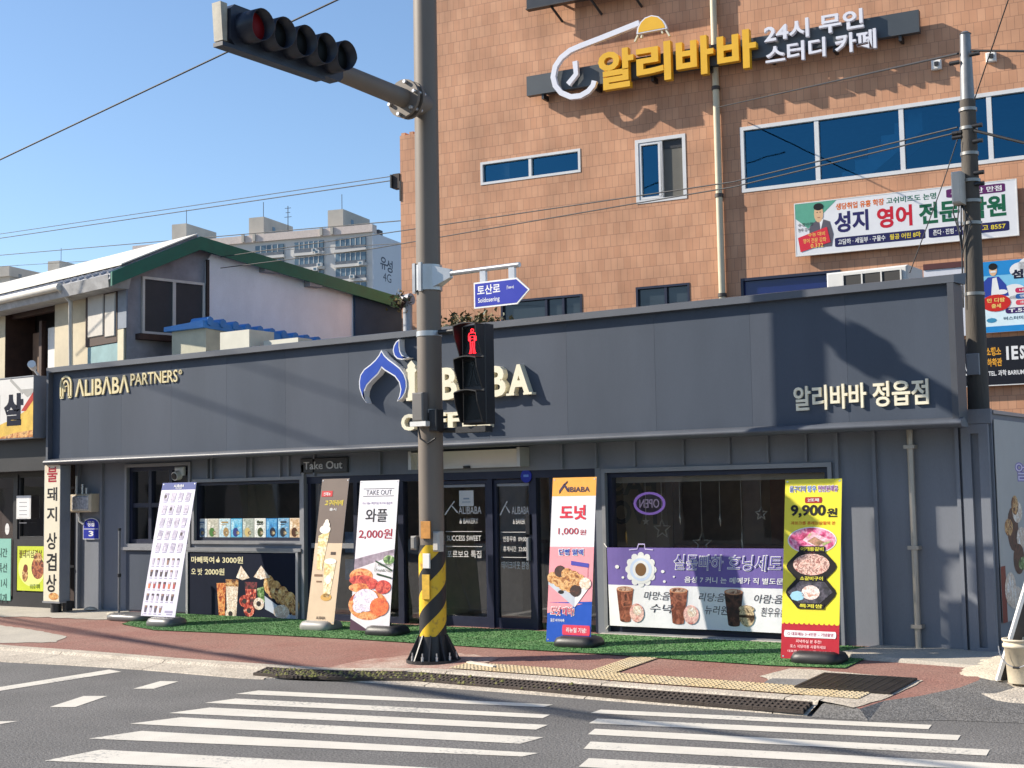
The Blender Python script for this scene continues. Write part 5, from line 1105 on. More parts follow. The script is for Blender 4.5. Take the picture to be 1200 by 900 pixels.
# ================================================================== neighbour restaurant at the left
o = thing('restaurant_building', (-2.5, .6, 0), 'dark-fronted restaurant at the left edge with glazed door and windows', 'restaurant')
DW = mat('black shopfront', (.014, .014, .016), .5, var=.2); FNb = XZ(.45); X0 = lambda x, y=620: FNb.px(x, y)[0]
g = MB(); zg = -.03; hs = [(X0(-60), X0(16), .12, 2.25), (X0(20), X0(52), FNb.px(35, 632)[1], 2.25), (X0(20), X0(52), FNb.px(35, 694)[1], FNb.px(35, 642)[1])]
holed(g, FNb, -6, -.08, -.1, 3.4, hs, 0, DW, .1); g.box(-6, -.08, .55, 6, 3.4, 3.5, DW); g.build('wall', o)
g = MB(); g.box(-6, -.1, 2.4, 2.5, -.1, 3.4, mat('dim restaurant interior', (.05, .03, .028), .8, var=.4, vscale=2)); g.box(-6, -.1, .6, 2.4, -.1, -.05, MATS['dim restaurant interior']); g.box(-6, -.1, .6, 2.4, 2.6, 2.7, MATS['dim restaurant interior']); g.build('interior_lining', o)
for i, h in enumerate(hs[:2]):
    g = MB(); bars(g, FNb, h[0], h[1], h[2], h[3], -.09, -.02, .05, DW); q2 = g.build('door' if i == 0 else 'window', o)
    g = MB(); g.rect(FNb, h[0]+.03, h[1]-.03, h[2]+.03, h[3]-.03, -.06, GLASS); g.build('glass_pane', q2)
    if i == 0:
        g = MB(); c = FNb.px(7.5, 620); g.ell(FNb, c[0]-.0, c[1], .06, .1, -.015, WPL, 16); g.rect(FNb, c[0]-.06, c[0]+.06, c[1]-.002, c[1]+.002, -.014, BLK); g.build('handle', q2)
h = hs[2]; g = MB(); g.fbox(FNb, h[0], h[1], h[2], h[3], -.09, -.05, DW); g.build('lower_panel', o)
FNp = XZ(.44)
a0, b1 = FNp.px(20.5, 640); a1, b0 = FNp.px(51, 693); g = MB(); g.fbox(FNp, a0, a1, b0, b1, -.005, 0, flat('#c8d43a'))
g.ell(FNp, a0+.55*(a1-a0), b0+.5*(b1-b0), .36, .3, .001, flat('#e4ec8a')); g.ell(FNp, a0+.78*(a1-a0), b0+.52*(b1-b0), .17, .19, .002, food('printed grilled meat', ['#4a1c10', '#8a3c22', '#c87a4a', '#5a2414'], 22)); g.ell(FNp, a0+.78*(a1-a0), b0+.75*(b1-b0), .11, .08, .003, FB)
g.ell(FNp, a0+.3*(a1-a0), b0+.36*(b1-b0), .08, .12, .002, FB); g.ell(FNp, a0+.32*(a1-a0), b0+.5*(b1-b0), .06, .07, .003, flat('#7a3418')); g.text(FNp, '불돼지삼겹살', a0+.05, a1-.05, b1-.2, b1-.06, .002, flat('#5a3a10')); g.text(FNp, '냉삼겹 대패', a0+.35, a1-.1, b0+.04, b0+.12, .002, flat('#3a5a10'))
tag(g.build('food_poster', origin=((a0+a1)/2, .43, b0)), 'yellow green food poster under the restaurant window', 'poster')
a0, b1 = FNp.px(19.5, 581); a0 = FNp.px(20.5, 581)[0]; a1, b0 = FNp.px(37, 608); g = MB(); g.fbox(FNp, a0, a1, b0, b1, .012, .02, WPL); g.rect(FNp, a0+.03, a1-.03, b0+.03, b1-.03, .021, WH)
for k in range(6): g.rect(FNp, a0+.08, a1-.1, b1-.12-.07*k, b1-.11-.07*k, .022, flat('#8a8a90'))
tag(g.build('paper_notice', origin=((a0+a1)/2, .43, b0)), 'white paper notice framed on the restaurant window', 'notice')
a0, b1 = FNp.px(-60, 631); a1, b0 = FNp.px(12, 704); g = MB(); g.fbox(FNp, a0, a1, b0, b1, -.012, 0, flat('#8ac0b0')); 
for k in range(6): g.text(FNp, ('영업시간', '점심특선', '오전 11시', '된장찌개', '냉면', '김치찌개')[k], a1-.65, a1-.1, b1-.32-.26*k, b1-.16-.26*k, .002, flat('#2a4a44'))
tag(g.build('price_poster', origin=((a0+a1)/2, .43, b0)), 'pale green price poster on the restaurant door', 'poster')
# box sign above
FSg = XZ(-.12); a1, b1 = FSg.px(39.5, 441); b0 = FSg.px(39.5, 513)[1]; a0 = a1-3.2
o = thing('restaurant_sign', ((a0+a1)/2, 0, b0), 'white and yellow lightbox sign above the restaurant with one large black syllable', 'sign')
g = MB(); g.fbox(FSg, a0, a1, b0, b1, -.32, -.004, mat('grey sign case', (.22, .24, .27), .5, var=.08)); g.fbox(FSg, a0-.02, a1+.005, b1+.001, b1+.02, -.33, .005, TRIM); g.build('case', o)
g = MB(); g.rect(FSg, a0, a1-.005, b0+.015, b1-.01, .0, mat('white lightbox face', (.7, .68, .64), .4, var=.04)); SX = lambda x, y: FSg.px(x, y)
YS = mat('golden sign swoosh', (.7, .45, .06), .45, var=.25, vscale=6); g.poly(FSg, [(a1-1.6, b0+.015), (a1-.006, b0+.015), (a1-.006, b0+.62), (a1-.25, b0+.44), (a1-.6, b0+.32), (a1-1.1, b0+.2)], .001, YS); g.poly(FSg, [(a1-.32, b0+.46), (a1-.006, b0+.76), (a1-.006, b0+.62), (a1-.2, b0+.45)], .002, flat('#b02a18')); g.poly(FSg, [(a1-1.0, b0+.015), (a1-.006, b0+.015), (a1-.006, b0+.13), (a1-.5, b0+.1)], .002, food('printed bacon', ['#8a4a1c', '#c8803a', '#e8b870', '#7a3a18'], 16))
g.strip(FSg, [(a1-.62, b1-.02), (a1-.28, b1-.26)], .05, .001, .002, flat('#a8a6a0')); g.poly(FSg, [(a1-.36, b1-.2), (a1-.006, b1-.2), (a1-.006, b1-.27), (a1-.16, b1-.34)], .0015, flat('#a8a6a0'))
x0, y1 = SX(5, 462); x1, y0 = SX(27, 498); g.text(FSg, '살', x0, x1, y0, y1, .004, NB, 0, .06); g.text(FSg, '돼지상겹', x0-2.2, x0-.12, y0, y1, .004, NB, 0, .05); g.build('face', o)
g = MB(); g.tube([FSg(a1-.12, b1+.0, -.22), FSg(a1-.12, b1+.12, -.1), FSg(a1-.05, b1+.17, -.02)], .02, WPL, 8); g.tube([FSg(a1-.08, b1+.14, -.06), FSg(a1+.02, b1+.2, .06)], [.05, .07], WPL, 10); g.build('floodlight', o)
g = MB(); g.box(-6, -.10, .1, .449, 2.3, 2.84, DW); tag(g.build('shop_canopy', origin=(-3, .3, 2.3)), 'black canopy band between the restaurant sign and its windows', 'canopy')
# vertical box sign
FV = XZ(.02); a0, b1 = FV.px(52, 546); a1, b0 = FV.px(69.5, 705)
o = thing('vertical_sign', ((a0+a1)/2, .1, b0-.15), 'tall narrow cream box sign with black syllables reading downwards', 'sign')
g = MB(); g.fbox(FV, a0, a1, b0, b1, -.2, -.003, mat('grey sign case', (.22, .24, .27))); g.fbox(FV, a0-.012, a1+.012, b0-.03, b0-.001, -.21, .006, TRIM); g.build('case', o)
g = MB(); g.rect(FV, a0+.01, a1-.01, b0, b1, 0, mat('cream sign face', (.74, .68, .52), .45, var=.05)); cx = (a0+a1)/2; zz = lambda y: FV.px(61, y)[1]
g.rect(FV, a0+.02, a1-.05, zz(545), zz(568)+.2, .0008, flat('#d8c8b0'))
for ch, ya_, yb_, col in (('불', 547, 565, '#a01828'), ('돼', 571, 587, '#141416'), ('지', 594, 611, '#141416'), ('상', 624, 644, '#141416'), ('겹', 648, 669, '#141416'), ('상', 673, 694, '#141416')): g.text(FV, ch, cx-.13, cx+.13, zz(yb_), zz(ya_), .002, flat(col), 0, .02)
g.ell(FV, cx+.06, b0+.08, .13, .06, .0015, food('printed bacon', []), 12); g.build('face', o)
g = MB(); g.tube([(cx, .12, b0-.03), (cx, .12, b0-.18)], .09, BLK, 12); g.cut(); g.bbox(FV, cx+.12, cx+.22, b0-.16, b0+.0, -.25, -.12, BLK, .01); g.build('support', o)

# ================================================================== old house with the green verges
cr = fy(148, 400, 6.0); th = R_(-9.5); hr = Vector((math.cos(th), math.sin(th), 0)); hg = Vector((-math.sin(th), math.cos(th), 0))
HF = frame((cr.x, cr.y, 0), hr); HG = frame((cr.x, cr.y, 0), hg)       # front wall, gable wall
hs_ = thing('old_house', (cr.x-3, cr.y+4, 0), 'old two-storey house with a white ribbed roof, green verge boards and a blank white gable', 'house')
CW = mat('yellowed cream wall', (.5, .44, .32), .85, var=.15, vscale=1.5); GW = mat('whitewashed gable', (.84, .86, .88), .85, var=.12, vscale=.8, stretch=(1, 1, .5), fine=.05); OLDG = mat('stained grey wall', (.26, .25, .27), .85, var=.3, vscale=1.5)
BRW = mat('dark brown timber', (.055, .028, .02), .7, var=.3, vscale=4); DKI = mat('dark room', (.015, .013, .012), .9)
pf = lambda x, y, h=0: HF.px(x, y, h); pg = lambda x, y, h=0: HG.px(x, y, h)
g = MB(); eh = pf(148, 322)[1]+.1
xd0 = pf(6, 400)[0]; xd1 = pf(64, 400)[0]; zt0 = pf(30, 352)[1]
holed(g, HF, -14, 0, 0, eh, [(xd0, xd1, 3.2, zt0)], 0, CW, .8, BRW); g.build('front_wall', hs_)
# gable wall: profile follows the two roof slopes
e1 = pg(141, 324); rd = pg(238, 292); e2 = pg(470, 360)
g = MB(); g.prism(HG, [(0, 0), (e2[0], 0), (e2[0], e2[1]-.05), (rd[0], rd[1]), (0, e1[1]-.05)], -.15, 0, OLDG)
k0 = pg(240, 330)[0]; k1 = pg(470, 360)[0]
g.prism(HG, [(k0, 1), (k1, 1), (k1, e2[1]-.02), (rd[0]+.2, rd[1]-.1), (k0, rd[1]-.3)], .002, .06, GW); g.build('gable_wall', hs_)
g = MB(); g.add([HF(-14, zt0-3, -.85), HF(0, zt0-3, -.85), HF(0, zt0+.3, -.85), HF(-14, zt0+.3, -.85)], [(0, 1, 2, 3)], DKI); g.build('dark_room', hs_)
# roof
Eo = HF(.25, 0, .55); ze = HF.px(139, 318, .55)[1]; zr = pg(233, 279, .25)[1]; ra = pg(233, 279, .25)[0]; za_ = pg(474, 352, .25)[1]; aa = pg(474, 352, .25)[0]
RW = mat('white roof sheet', (.66, .64, .58), .6, var=.12, vscale=1.5, fine=.06); GRN = mat('green verge paint', (.004, .125, .08), .5, var=.15, vscale=3); RGR = mat('grey ribbed roof', (.33, .34, .37), .6, var=.2, vscale=2)
def RP(t, s, dz=0):  # t along the ridge to the left, s: 0 front eave, 1 ridge, 2 rear eave
    f = (-.55, ze) if s == 0 else ((ra, zr) if s == 1 else (aa, za_)); return Vector((cr.x, cr.y, 0))+hg*f[0]-hr*t+hr*.25+Vector((0, 0, f[1]+dz))
g = MB()
for s0, s1 in ((0, 1), (1, 2)):
    p = [RP(0, s0), RP(15, s0), RP(15, s1), RP(0, s1)]; g.hexa([v-Vector((0, 0, .12)) for v in p]+p, RGR if s0 == 0 else RGR)
rf = g.build('roof', hs_)
g = MB(); p = [RP(0, 0, .09).lerp(RP(0, 1, .09), .12), RP(14, 0, .09).lerp(RP(14, 1, .09), .12), RP(14, 0, .09).lerp(RP(14, 1, .09), .93), RP(0, 0, .09).lerp(RP(0, 1, .09), .99)]
g.hexa(p+[v+Vector((0, 0, .03)) for v in p], RW); g.build('white_sheet', rf)
g = MB()
for i in range(46):
    t = .1+.32*i; a = RP(t, 0, .0); b = RP(t, 1, .0); g.tube([a+Vector((0, 0, .01)), b+Vector((0, 0, .05))], .05, RGR, 6)
g.build('rib', rf)
g = MB(); a = RP(-.02, 0); b = RP(-.02, 1); c = RP(-.02, 2); dn = Vector((0, 0, -.42)); w2 = hr*.06
for u_, v_, d0, d1 in ((a, b, -.28, -.28), (b, c, -.28, -.26)):
    q_ = [u_+Vector((0, 0, d0)), v_+Vector((0, 0, d1)), v_+Vector((0, 0, .03)), u_+Vector((0, 0, .03))]; g.add(q_+[x+w2 for x in q_], [(3, 2, 1, 0), (4, 5, 6, 7), (0, 1, 5, 4), (1, 2, 6, 5), (2, 3, 7, 6), (3, 0, 4, 7)], GRN)
g.build('verge_board', rf)
g = MB(); g.hexa([HF(-14, ze-.28, .5), HF(.1, ze-.28, .5), HF(.1, ze-.28, .0), HF(-14, ze-.28, 0), HF(-14, ze-.02, .58), HF(.2, ze-.02, .58), HF(.2, ze-.02, .0), HF(-14, ze-.02, 0)], mat('weathered eave', (.38, .38, .38), .7, var=.3, vscale=3)); g.build('eave', hs_)
a, b = pf(0, 352, .6), pf(70, 337, .6); g = MB(); g.tube([HF(a[0]-6, a[1]-.02, .6), HF(a[0], a[1], .6), HF(b[0], b[1]+.02, .6)], .09, mat('off white gutter', (.62, .59, .53), .5, var=.1), 12); g.tube([HF(b[0]-.1, b[1], .6), HF(b[0]-.05, b[1]-.3, .3), HF(b[0]-.05, 2.5, .25)], .05, MATS['off white gutter'], 10); g.build('gutter', hs_)
def onf(name, x0, x1, y0, y1, h0, h1, m, fr=HF):
    a0, b1 = fr.px(x0, (y0+y1)/2)[0], fr.px((x0+x1)/2, y0)[1]; a1, b0 = fr.px(x1, (y0+y1)/2)[0], fr.px((x0+x1)/2, y1)[1]
    g = MB(); g.fbox(fr, a0, a1, b0, b1, h0, h1, m); return g.build(name, hs_), a0, a1, b0, b1
onf('door', 38, 62, 381, 460, -.5, -.4, WPL); onf('door_post', 32, 35, 375, 460, -.42, -.3, BRW); onf('lintel', 5, 64, 360, 368, -.3, -.15, BRW); onf('cupboard', 16, 31, 388, 460, -.7, -.5, mat('brown cupboard', (.16, .09, .05), .7, var=.3))
SH = mat('greyish white shutter', (.5, .47, .42), .6, var=.08)
w0, a0, a1, b0, b1 = onf('shutter_window', 102.5, 139.5, 340, 404, .003, .05, BRW)
for xa_, xb_ in ((106, 124.3), (126, 138)):
    g = MB(); A0 = pf(xa_, 370)[0]; A1 = pf(xb_, 370)[0]; B1 = pf((xa_+xb_)/2, 344)[1]; B0 = pf((xa_+xb_)/2, 395)[1]; g.bbox(HF, A0, A1, B0, B1, .05, .08, SH, .02); g.build('shutter', w0)
onf('teal_panel', 104, 139, 404.5, 440, .004, .03, mat('faded teal panel', (.2, .33, .34), .6, var=.15)); onf('grey_panel', 139.8, 150, 338, 385, .004, .04, mat('blue grey sheet', (.17, .2, .25), .6, var=.15)); onf('corner_boards', 140, 147, 386, 440, .003, .05, mat('cream board', (.55, .5, .36), .7, var=.15))
w1, a0, a1, b0, b1 = onf('window', 168, 236, 331, 391, .003, .03, mat('dark insect screen', (.05, .048, .05), .8, var=.15), HG)
g = MB(); WF_ = mat('aluminium window frame', (.58, .55, .5), .5, var=.1); bars(g, HG, a0-.06, a1+.06, b0-.06, b1+.06, .005, .07, .06, WF_); m_ = a0+(a1-a0)*.5; g.fbox(HG, m_-.04, m_+.04, b0, b1, .031, .066, WF_); g.build('window_frame', w1)
g = MB(); g.fbox(HG, a0-.2, a1+.3, b0-.2, b0-.07, .004, .2, BRW); g.build('sill', w1)
onf('cable_conduit', 239, 242, 305, 395, .07, .12, mat('dark conduit', (.03, .022, .02), .7), HG)
onf('dark_sheet', 412, 467, 344, 400, .07, .15, mat('slate sheet', (.05, .085, .14), .9, var=.2, vscale=1, spec=.05), HG)
for x, y in ((310, 313), (362, 330)):
    a, b = pg(x, y); g = MB(); g.fbox(HG, a-.2, a+.2, b-.16, b+.1, .06, .3, mat('grey bracket', (.3, .3, .3), .7, var=.2)); g.build('rafter_end', hs_)
# rooftop shed with blue corrugated roof
Y1 = 6.4; p = fy(192, 378, Y1); p2 = fy(238, 376, Y1)
o = thing('shed', (p.x+2, Y1+.6, 0), 'low cream shed with a blue corrugated roof in front of the white gable', 'shed')
dv = Vector((.35, 5.6, 0)).normalized(); BLU = mat('bright blue roof sheet', (.05, .25, .62), .5, var=.15, vscale=3); zt = p2.z+.02
a = Vector((p.x, Y1, zt-.16)); b = Vector((p2.x, Y1, zt-.16)); far = lambda v: v+dv*4.3
g = MB(); g.hexa([a, b, far(b)+Vector((0, 0, -.25)), far(a)+Vector((0, 0, -.25)), a+Vector((0, 0, .1)), b+Vector((0, 0, .16)), far(b)+Vector((0, 0, -.09)), far(a)+Vector((0, 0, -.1))], BLU)
for k in range(12):
    c = b.lerp(far(b)+Vector((0, 0, -.25)), (k+.5)/12)+Vector((0, 0, .16)); g.tube([c-Vector((.5, 0, -.0)), c+Vector((.03, 0, 0))], [.10, .10], BLU, 8)
g.build('roof', o)
g = MB(); CRM2 = mat('cream shed wall', (.52, .5, .38), .8, var=.12); g.hexa([a+Vector((.15, .1, -zt+.1)), b+Vector((-.02, .1, -zt+.1)), far(b)+Vector((-.02, -.1, -zt+.1)), far(a)+Vector((.15, -.1, -zt+.1)), a+Vector((.15, .1, -.005)), b+Vector((-.02, .1, -.005)), far(b)+Vector((-.02, -.1, -.3)), far(a)+Vector((.15, -.1, -.3))], CRM2); g.build('wall', o)
q1 = fy(262, 391, 5.2); q2 = fy(292, 391, 5.2); q3 = fy(340, 397, 5.6)
g = MB(); g.box(q1.x-.1, q2.x, 5.2, 5.9, 3.4, q1.z+.03, mat('lit cream box', (.62, .6, .5), .7, var=.08)); g.box(q2.x+.2, q3.x+.4, 5.4, 5.8, 3.4, q3.z-.02, MATS['lit cream box']); tag(g.build('roof_tank', origin=(q1.x, 5.5, 3.42)), 'cream boxed duct standing on the cafe roof below the blue shed', 'duct')
# air conditioner on the roof
c0 = fy(968, 318, 1.3); c1 = fy(1063, 312, 1.3); o = thing('air_conditioner', ((c0.x+c1.x)/2, 1.6, 3.42), 'white outdoor air conditioner with a dark grille on the cafe roof', 'air conditioner')
FA = XZ(1.3); g = MB(); ACW = mat('air conditioner white', (.62, .61, .58), .5, var=.06); z1 = (c0.z+c1.z)/2+.0; g.bbox(FA, c0.x, c1.x, 3.42, z1, -.55, 0, ACW, .02); g.build('case', o)
g = MB(); gx0 = fy(988, 318, 1.3).x; gx1 = fy(1056, 314, 1.3).x; g.fbox(FA, gx0, gx1, 3.5, z1-.05, .002, .012, mat('dark grille', (.03, .028, .026), .6)); 
for k in range(4): x = gx0+(gx1-gx0)*k/3; g.fbox(FA, x-.009, x+.009, 3.5, z1-.05, .013, .025, ACW)
for k in range(6): z = 3.5+(z1-3.55)*k/5; g.fbox(FA, gx0, gx1, z-.006, z+.006, .0135, .02, ACW)
g.build('grille', o)
# pot plants and a shrub showing over the signboard
LEAF = [mat('leaf %s' % n, c, .6, var=.3, vscale=6) for n, c in (('olive', (.085, .075, .025)), ('dry', (.16, .11, .03)), ('dark', (.035, .05, .018)))]
def shrub(name, c, R, n, lab, seed, flatten=.7):
    r = random.Random(seed); o = thing(name, tuple(c), lab, 'shrub'); g = MB(); g2 = MB()
    for k in range(9):
        d = Vector((r.uniform(-1, 1)*R, r.uniform(-1, 1)*R*.6, r.uniform(.2, 1.2)*R)); g2.tube([c, c+d*.5+Vector((0, 0, .1)), c+d], [.02, .012, .005], BRW, 6)
    for k in range(n):
        v = Vector((r.gauss(0, 1), r.gauss(0, .6), r.gauss(0, 1)*flatten)); v *= R*.5; p = c+v+Vector((0, 0, R*.6)); u = Vector((r.uniform(-1, 1), r.uniform(-1, 1), r.uniform(-.3, 1))).normalized(); w_ = u.cross(Vector((r.uniform(-1, 1), r.uniform(-1, 1), r.uniform(-1, 1)))).normalized(); l = r.uniform(.07, .15)
        g.add([p-w_*l*.25, p+u*l*.5-w_*l*.1, p+u*l, p+u*l*.5+w_*l*.3, p+w_*l*.25], [(0, 1, 2, 3, 4)], r.choice(LEAF))
    g2.build('stem', o); g.build('foliage', o)
c = fy(553, 388, 8.0); shrub('shrub', Vector((c.x, 8, c.z-.32)), .7, 650, 'broad shrub with dry yellowing leaves just above the signboard right of the pole', 3, .32)
c = fy(470, 360, 8.6); shrub('shrub', Vector((c.x, 8.6, c.z-.05)), .26, 70, 'small dry plant at the corner of the brick building beside the green verge', 4)
a = fy(478, 392, 8.8); b = fy(477, 352, 8.8); g = MB(); g.tube([(a.x, 8.8, .0), (a.x, 8.8, b.z)], .1, mat('grey vent pipe', (.36, .37, .4), .5, var=.15), 12); g.tube([(b.x-.1, 8.8, b.z), (b.x+.12, 8.8, b.z+.02)], .13, MATS['grey vent pipe'], 12); tag(g.build('vent_pipe', origin=(a.x, 8.8, 0)), 'grey vent pipe with a capped head at the corner of the brick building', 'pipe')
# ================================================================== the tiled building behind
A = fy(840, 200, 13.0); th = R_(7.0); br_ = Vector((math.cos(th), math.sin(th), 0)); BF = frame((A.x, A.y, 0), br_)
bp = lambda x, y, h=0: BF.px(x, y, h)
def tile_material():
    mt = bpy.data.materials.new('terracotta facade tile'); mt.use_nodes = True; t = mt.node_tree; b = t.nodes['Principled BSDF']; b.inputs['Roughness'].default_value = .8
    co = t.nodes.new('ShaderNodeTexCoord'); mp = t.nodes.new('ShaderNodeMapping'); mp.inputs['Rotation'].default_value = (0, 0, -th); t.links.new(co.outputs['Object'], mp.inputs[0])
    se = t.nodes.new('ShaderNodeSeparateXYZ'); cb = t.nodes.new('ShaderNodeCombineXYZ'); t.links.new(mp.outputs[0], se.inputs[0]); t.links.new(se.outputs[0], cb.inputs[0]); t.links.new(se.outputs[2], cb.inputs[1])
    bk = t.nodes.new('ShaderNodeTexBrick'); bk.inputs['Scale'].default_value = 1; bk.inputs['Brick Width'].default_value = .158; bk.inputs['Row Height'].default_value = .272; bk.inputs['Mortar Size'].default_value = .005; bk.inputs['Mortar Smooth'].default_value = .3; bk.offset = .5
    bk.inputs['Color1'].default_value = (.53, .265, .15, 1); bk.inputs['Color2'].default_value = (.60, .32, .188, 1); bk.inputs['Mortar'].default_value = (.33, .17, .105, 1); bk.inputs['Bias'].default_value = -.1
    t.links.new(cb.outputs[0], bk.inputs['Vector'])
    no = t.nodes.new('ShaderNodeTexNoise'); no.inputs['Scale'].default_value = .9; no.inputs['Detail'].default_value = 6; t.links.new(cb.outputs[0], no.inputs['Vector'])
    mr = t.nodes.new('ShaderNodeMapRange'); mr.inputs[1].default_value = .3; mr.inputs[2].default_value = .7; mr.inputs[3].default_value = .8; mr.inputs[4].default_value = 1.15; t.links.new(no.outputs[0], mr.inputs[0])
    mm = t.nodes.new('ShaderNodeMix'); mm.data_type = 'RGBA'; mm.blend_type = 'MULTIPLY'; mm.inputs[0].default_value = 1; t.links.new(bk.outputs[0], mm.inputs[6])
    ms = t.nodes.new('ShaderNodeMapping'); ms.inputs['Scale'].default_value = (2.2, .12, 1); t.links.new(cb.outputs[0], ms.inputs[0]); ns = t.nodes.new('ShaderNodeTexNoise'); ns.inputs['Scale'].default_value = 1; ns.inputs['Detail'].default_value = 4; t.links.new(ms.outputs[0], ns.inputs['Vector'])
    m3 = t.nodes.new('ShaderNodeMapRange'); m3.inputs[1].default_value = .48; m3.inputs[2].default_value = .7; m3.inputs[3].default_value = 1; m3.inputs[4].default_value = .86; t.links.new(ns.outputs[0], m3.inputs[0])
    mu = t.nodes.new('ShaderNodeMath'); mu.operation = 'MULTIPLY'; t.links.new(mr.outputs[0], mu.inputs[0]); t.links.new(m3.outputs[0], mu.inputs[1]); t.links.new(mu.outputs[0], mm.inputs[7])
    # each course overlaps the one below: slanted face per row, so a fine line of shade falls under every course
    fr = t.nodes.new('ShaderNodeMath'); fr.operation = 'DIVIDE'; t.links.new(se.outputs[2], fr.inputs[0]); fr.inputs[1].default_value = .272
    f2 = t.nodes.new('ShaderNodeMath'); f2.operation = 'FRACT'; t.links.new(fr.outputs[0], f2.inputs[0])
    sb_ = t.nodes.new('ShaderNodeMath'); sb_.operation = 'SUBTRACT'; sb_.inputs[0].default_value = 1; t.links.new(f2.outputs[0], sb_.inputs[1])
    ad = t.nodes.new('ShaderNodeMath'); ad.operation = 'MULTIPLY_ADD'; t.links.new(bk.outputs['Fac'], ad.inputs[0]); ad.inputs[1].default_value = -1; t.links.new(sb_.outputs[0], ad.inputs[2])
    bu = t.nodes.new('ShaderNodeBump'); bu.inputs['Strength'].default_value = .18; bu.inputs['Distance'].default_value = .02; t.links.new(ad.outputs[0], bu.inputs['Height']); t.links.new(bu.outputs[0], b.inputs['Normal'])
    t.links.new(mm.outputs[2], b.inputs['Base Color']); return mt
TILE = tile_material()
bb = thing('tiled_building', (A.x+2, A.y+4, 0), 'tall terracotta-tiled building with blue windows and large roof-level signs behind the cafe', 'building')
def hole(x0, y0, x1, y1): a0, b1 = bp(x0, y0); a1, b0 = bp(x1, y1); return (a0, a1, b0, b1)
H = {}
q_ = bp(563, 190), bp(680, 174.5), bp(680, 203), bp(563, 216); H['strip'] = (q_[0][0], q_[1][0], (q_[2][1]+q_[3][1])/2, (q_[0][1]+q_[1][1])/2)
q_ = bp(744, 164), bp(803, 157), bp(804, 232), bp(746, 240); H['square'] = (q_[0][0], q_[1][0], (q_[2][1]+q_[3][1])/2, (q_[0][1]+q_[1][1])/2)
q_ = bp(867, 149), bp(1200, 103), bp(1200, 188), bp(868, 225); H['big'] = (q_[0][0], q_[1][0]+2.6, (q_[2][1]+q_[3][1])/2, (q_[0][1]+q_[1][1])/2)
q_ = bp(600, 353), bp(682, 343); H['low'] = (q_[0][0]-.3, q_[1][0], q_[1][1]-1.3, (q_[0][1]+q_[1][1])/2)
q_ = bp(745, 337), bp(808, 331); H['low2'] = (q_[0][0], q_[1][0], q_[1][1]-1.3, (q_[0][1]+q_[1][1])/2)
q_ = bp(868, 328), bp(968, 316); H['low3'] = (q_[0][0], q_[1][0]+.3, q_[1][1]-1.5, (q_[0][1]+q_[1][1])/2)
aw, ztw = bp(465.5, 160)[0], bp(466, 158)[1]; am = bp(503, 100)[0]
g = MB(); holed(g, BF, am, 15, -.2, 17.5, list(H.values()), 0, TILE, .14)
g.add([BF(am, -.2, 0), BF(am, -.2, -12), BF(am, 17.5, -12), BF(am, 17.5, 0)], [(3, 2, 1, 0)], TILE); g.add([BF(am, 17.5, 0), BF(am, 17.5, -12), BF(15, 17.5, -12), BF(15, 17.5, 0)], [(3, 2, 1, 0)], TILE); g.add([BF(15, -.2, 0), BF(15, 17.5, 0), BF(15, 17.5, -12), BF(15, -.2, -12)], [(3, 2, 1, 0)], TILE)
g.build('wall', bb)
g = MB(); g.fbox(BF, aw, am-.002, -.2, ztw, -9, -.12, TILE); n = 4
for k in range(n): g.fbox(BF, aw+(am-aw)*k/n+.03, aw+(am-aw)*(k+.6)/n, ztw+.001, ztw+.07, -.5, -.14, TILE)
g.build('side_wing', bb)
g = MB(); g.add([BF(am+.1, 0, -4), BF(15, 0, -4), BF(15, 17, -4), BF(am+.1, 17, -4)], [(0, 1, 2, 3)], mat('dim room', (.09, .09, .09), .9)); g.build('interior_lining', bb)
PALEI = mat('pale interior', (.55, .55, .52), .8); g = MB(); hb = H['big']; g.fbox(BF, hb[0]-.5, hb[1], hb[3]+.05, hb[3]+.1, -3.9, -.3, PALEI); g.fbox(BF, hb[0]-.5, hb[1], hb[2]-.5, hb[2]-.4, -3.9, -.3, PALEI); g.build('ceiling', bb)
s0 = bp(972, 228, -.5); s1 = bp(1080, 128, -.5); n = 7; pts = [s0]
for k in range(n): xa = s0[0]+(s1[0]-s0[0])*k/n; za_ = s0[1]+(s1[1]-s0[1])*(k+1)/n; pts += [(xa, za_), (s0[0]+(s1[0]-s0[0])*(k+1)/n, za_)]
pts += [(s1[0], s1[1]-.45), (s0[0]+.45, s0[1])]
g = MB(); g.prism(BF, pts, -1.3, -.5, PALEI); g.build('staircase', bb)
WFR = mat('white window frame', (.66, .66, .66), .4, var=.05)
BGL = glass('blue tinted glass', (.22, .52, .75), .22, (.10, .40, .66)); DGL = mat('dim grey glass', (.03, .04, .05), .05, var=.2, vscale=.5, spec=.6); SCR = mat('grey insect screen', (.12, .115, .10), .8, var=.08)
def bwin(h, mull, t=.06, gl=BGL, frm=WFR, panes=None):
    a0, a1, b0, b1 = h; g = MB(); bars(g, BF, a0, a1, b0, b1, -.12, .012, t, frm); ms = [a0]+mull+[a1]
    for m_ in mull: g.fbox(BF, m_-t*.6, m_+t*.6, b0+t, b1-t, -.11, .0, frm)
    o = g.build('window', bb)
    for i in range(len(ms)-1):
        g = MB(); tl = .006*((i % 3)-1)
        g.add([BF(ms[i]+.02, b0+.02, -.07), BF(ms[i+1]-.02, b0+.02, -.07+tl), BF(ms[i+1]-.02, b1-.02, -.07+tl), BF(ms[i]+.02, b1-.02, -.07)], [(0, 1, 2, 3)], (panes or {}).get(i, gl)); g.build('pane', o)
    return o
bwin(H['strip'], [bp(621, 195)[0]])
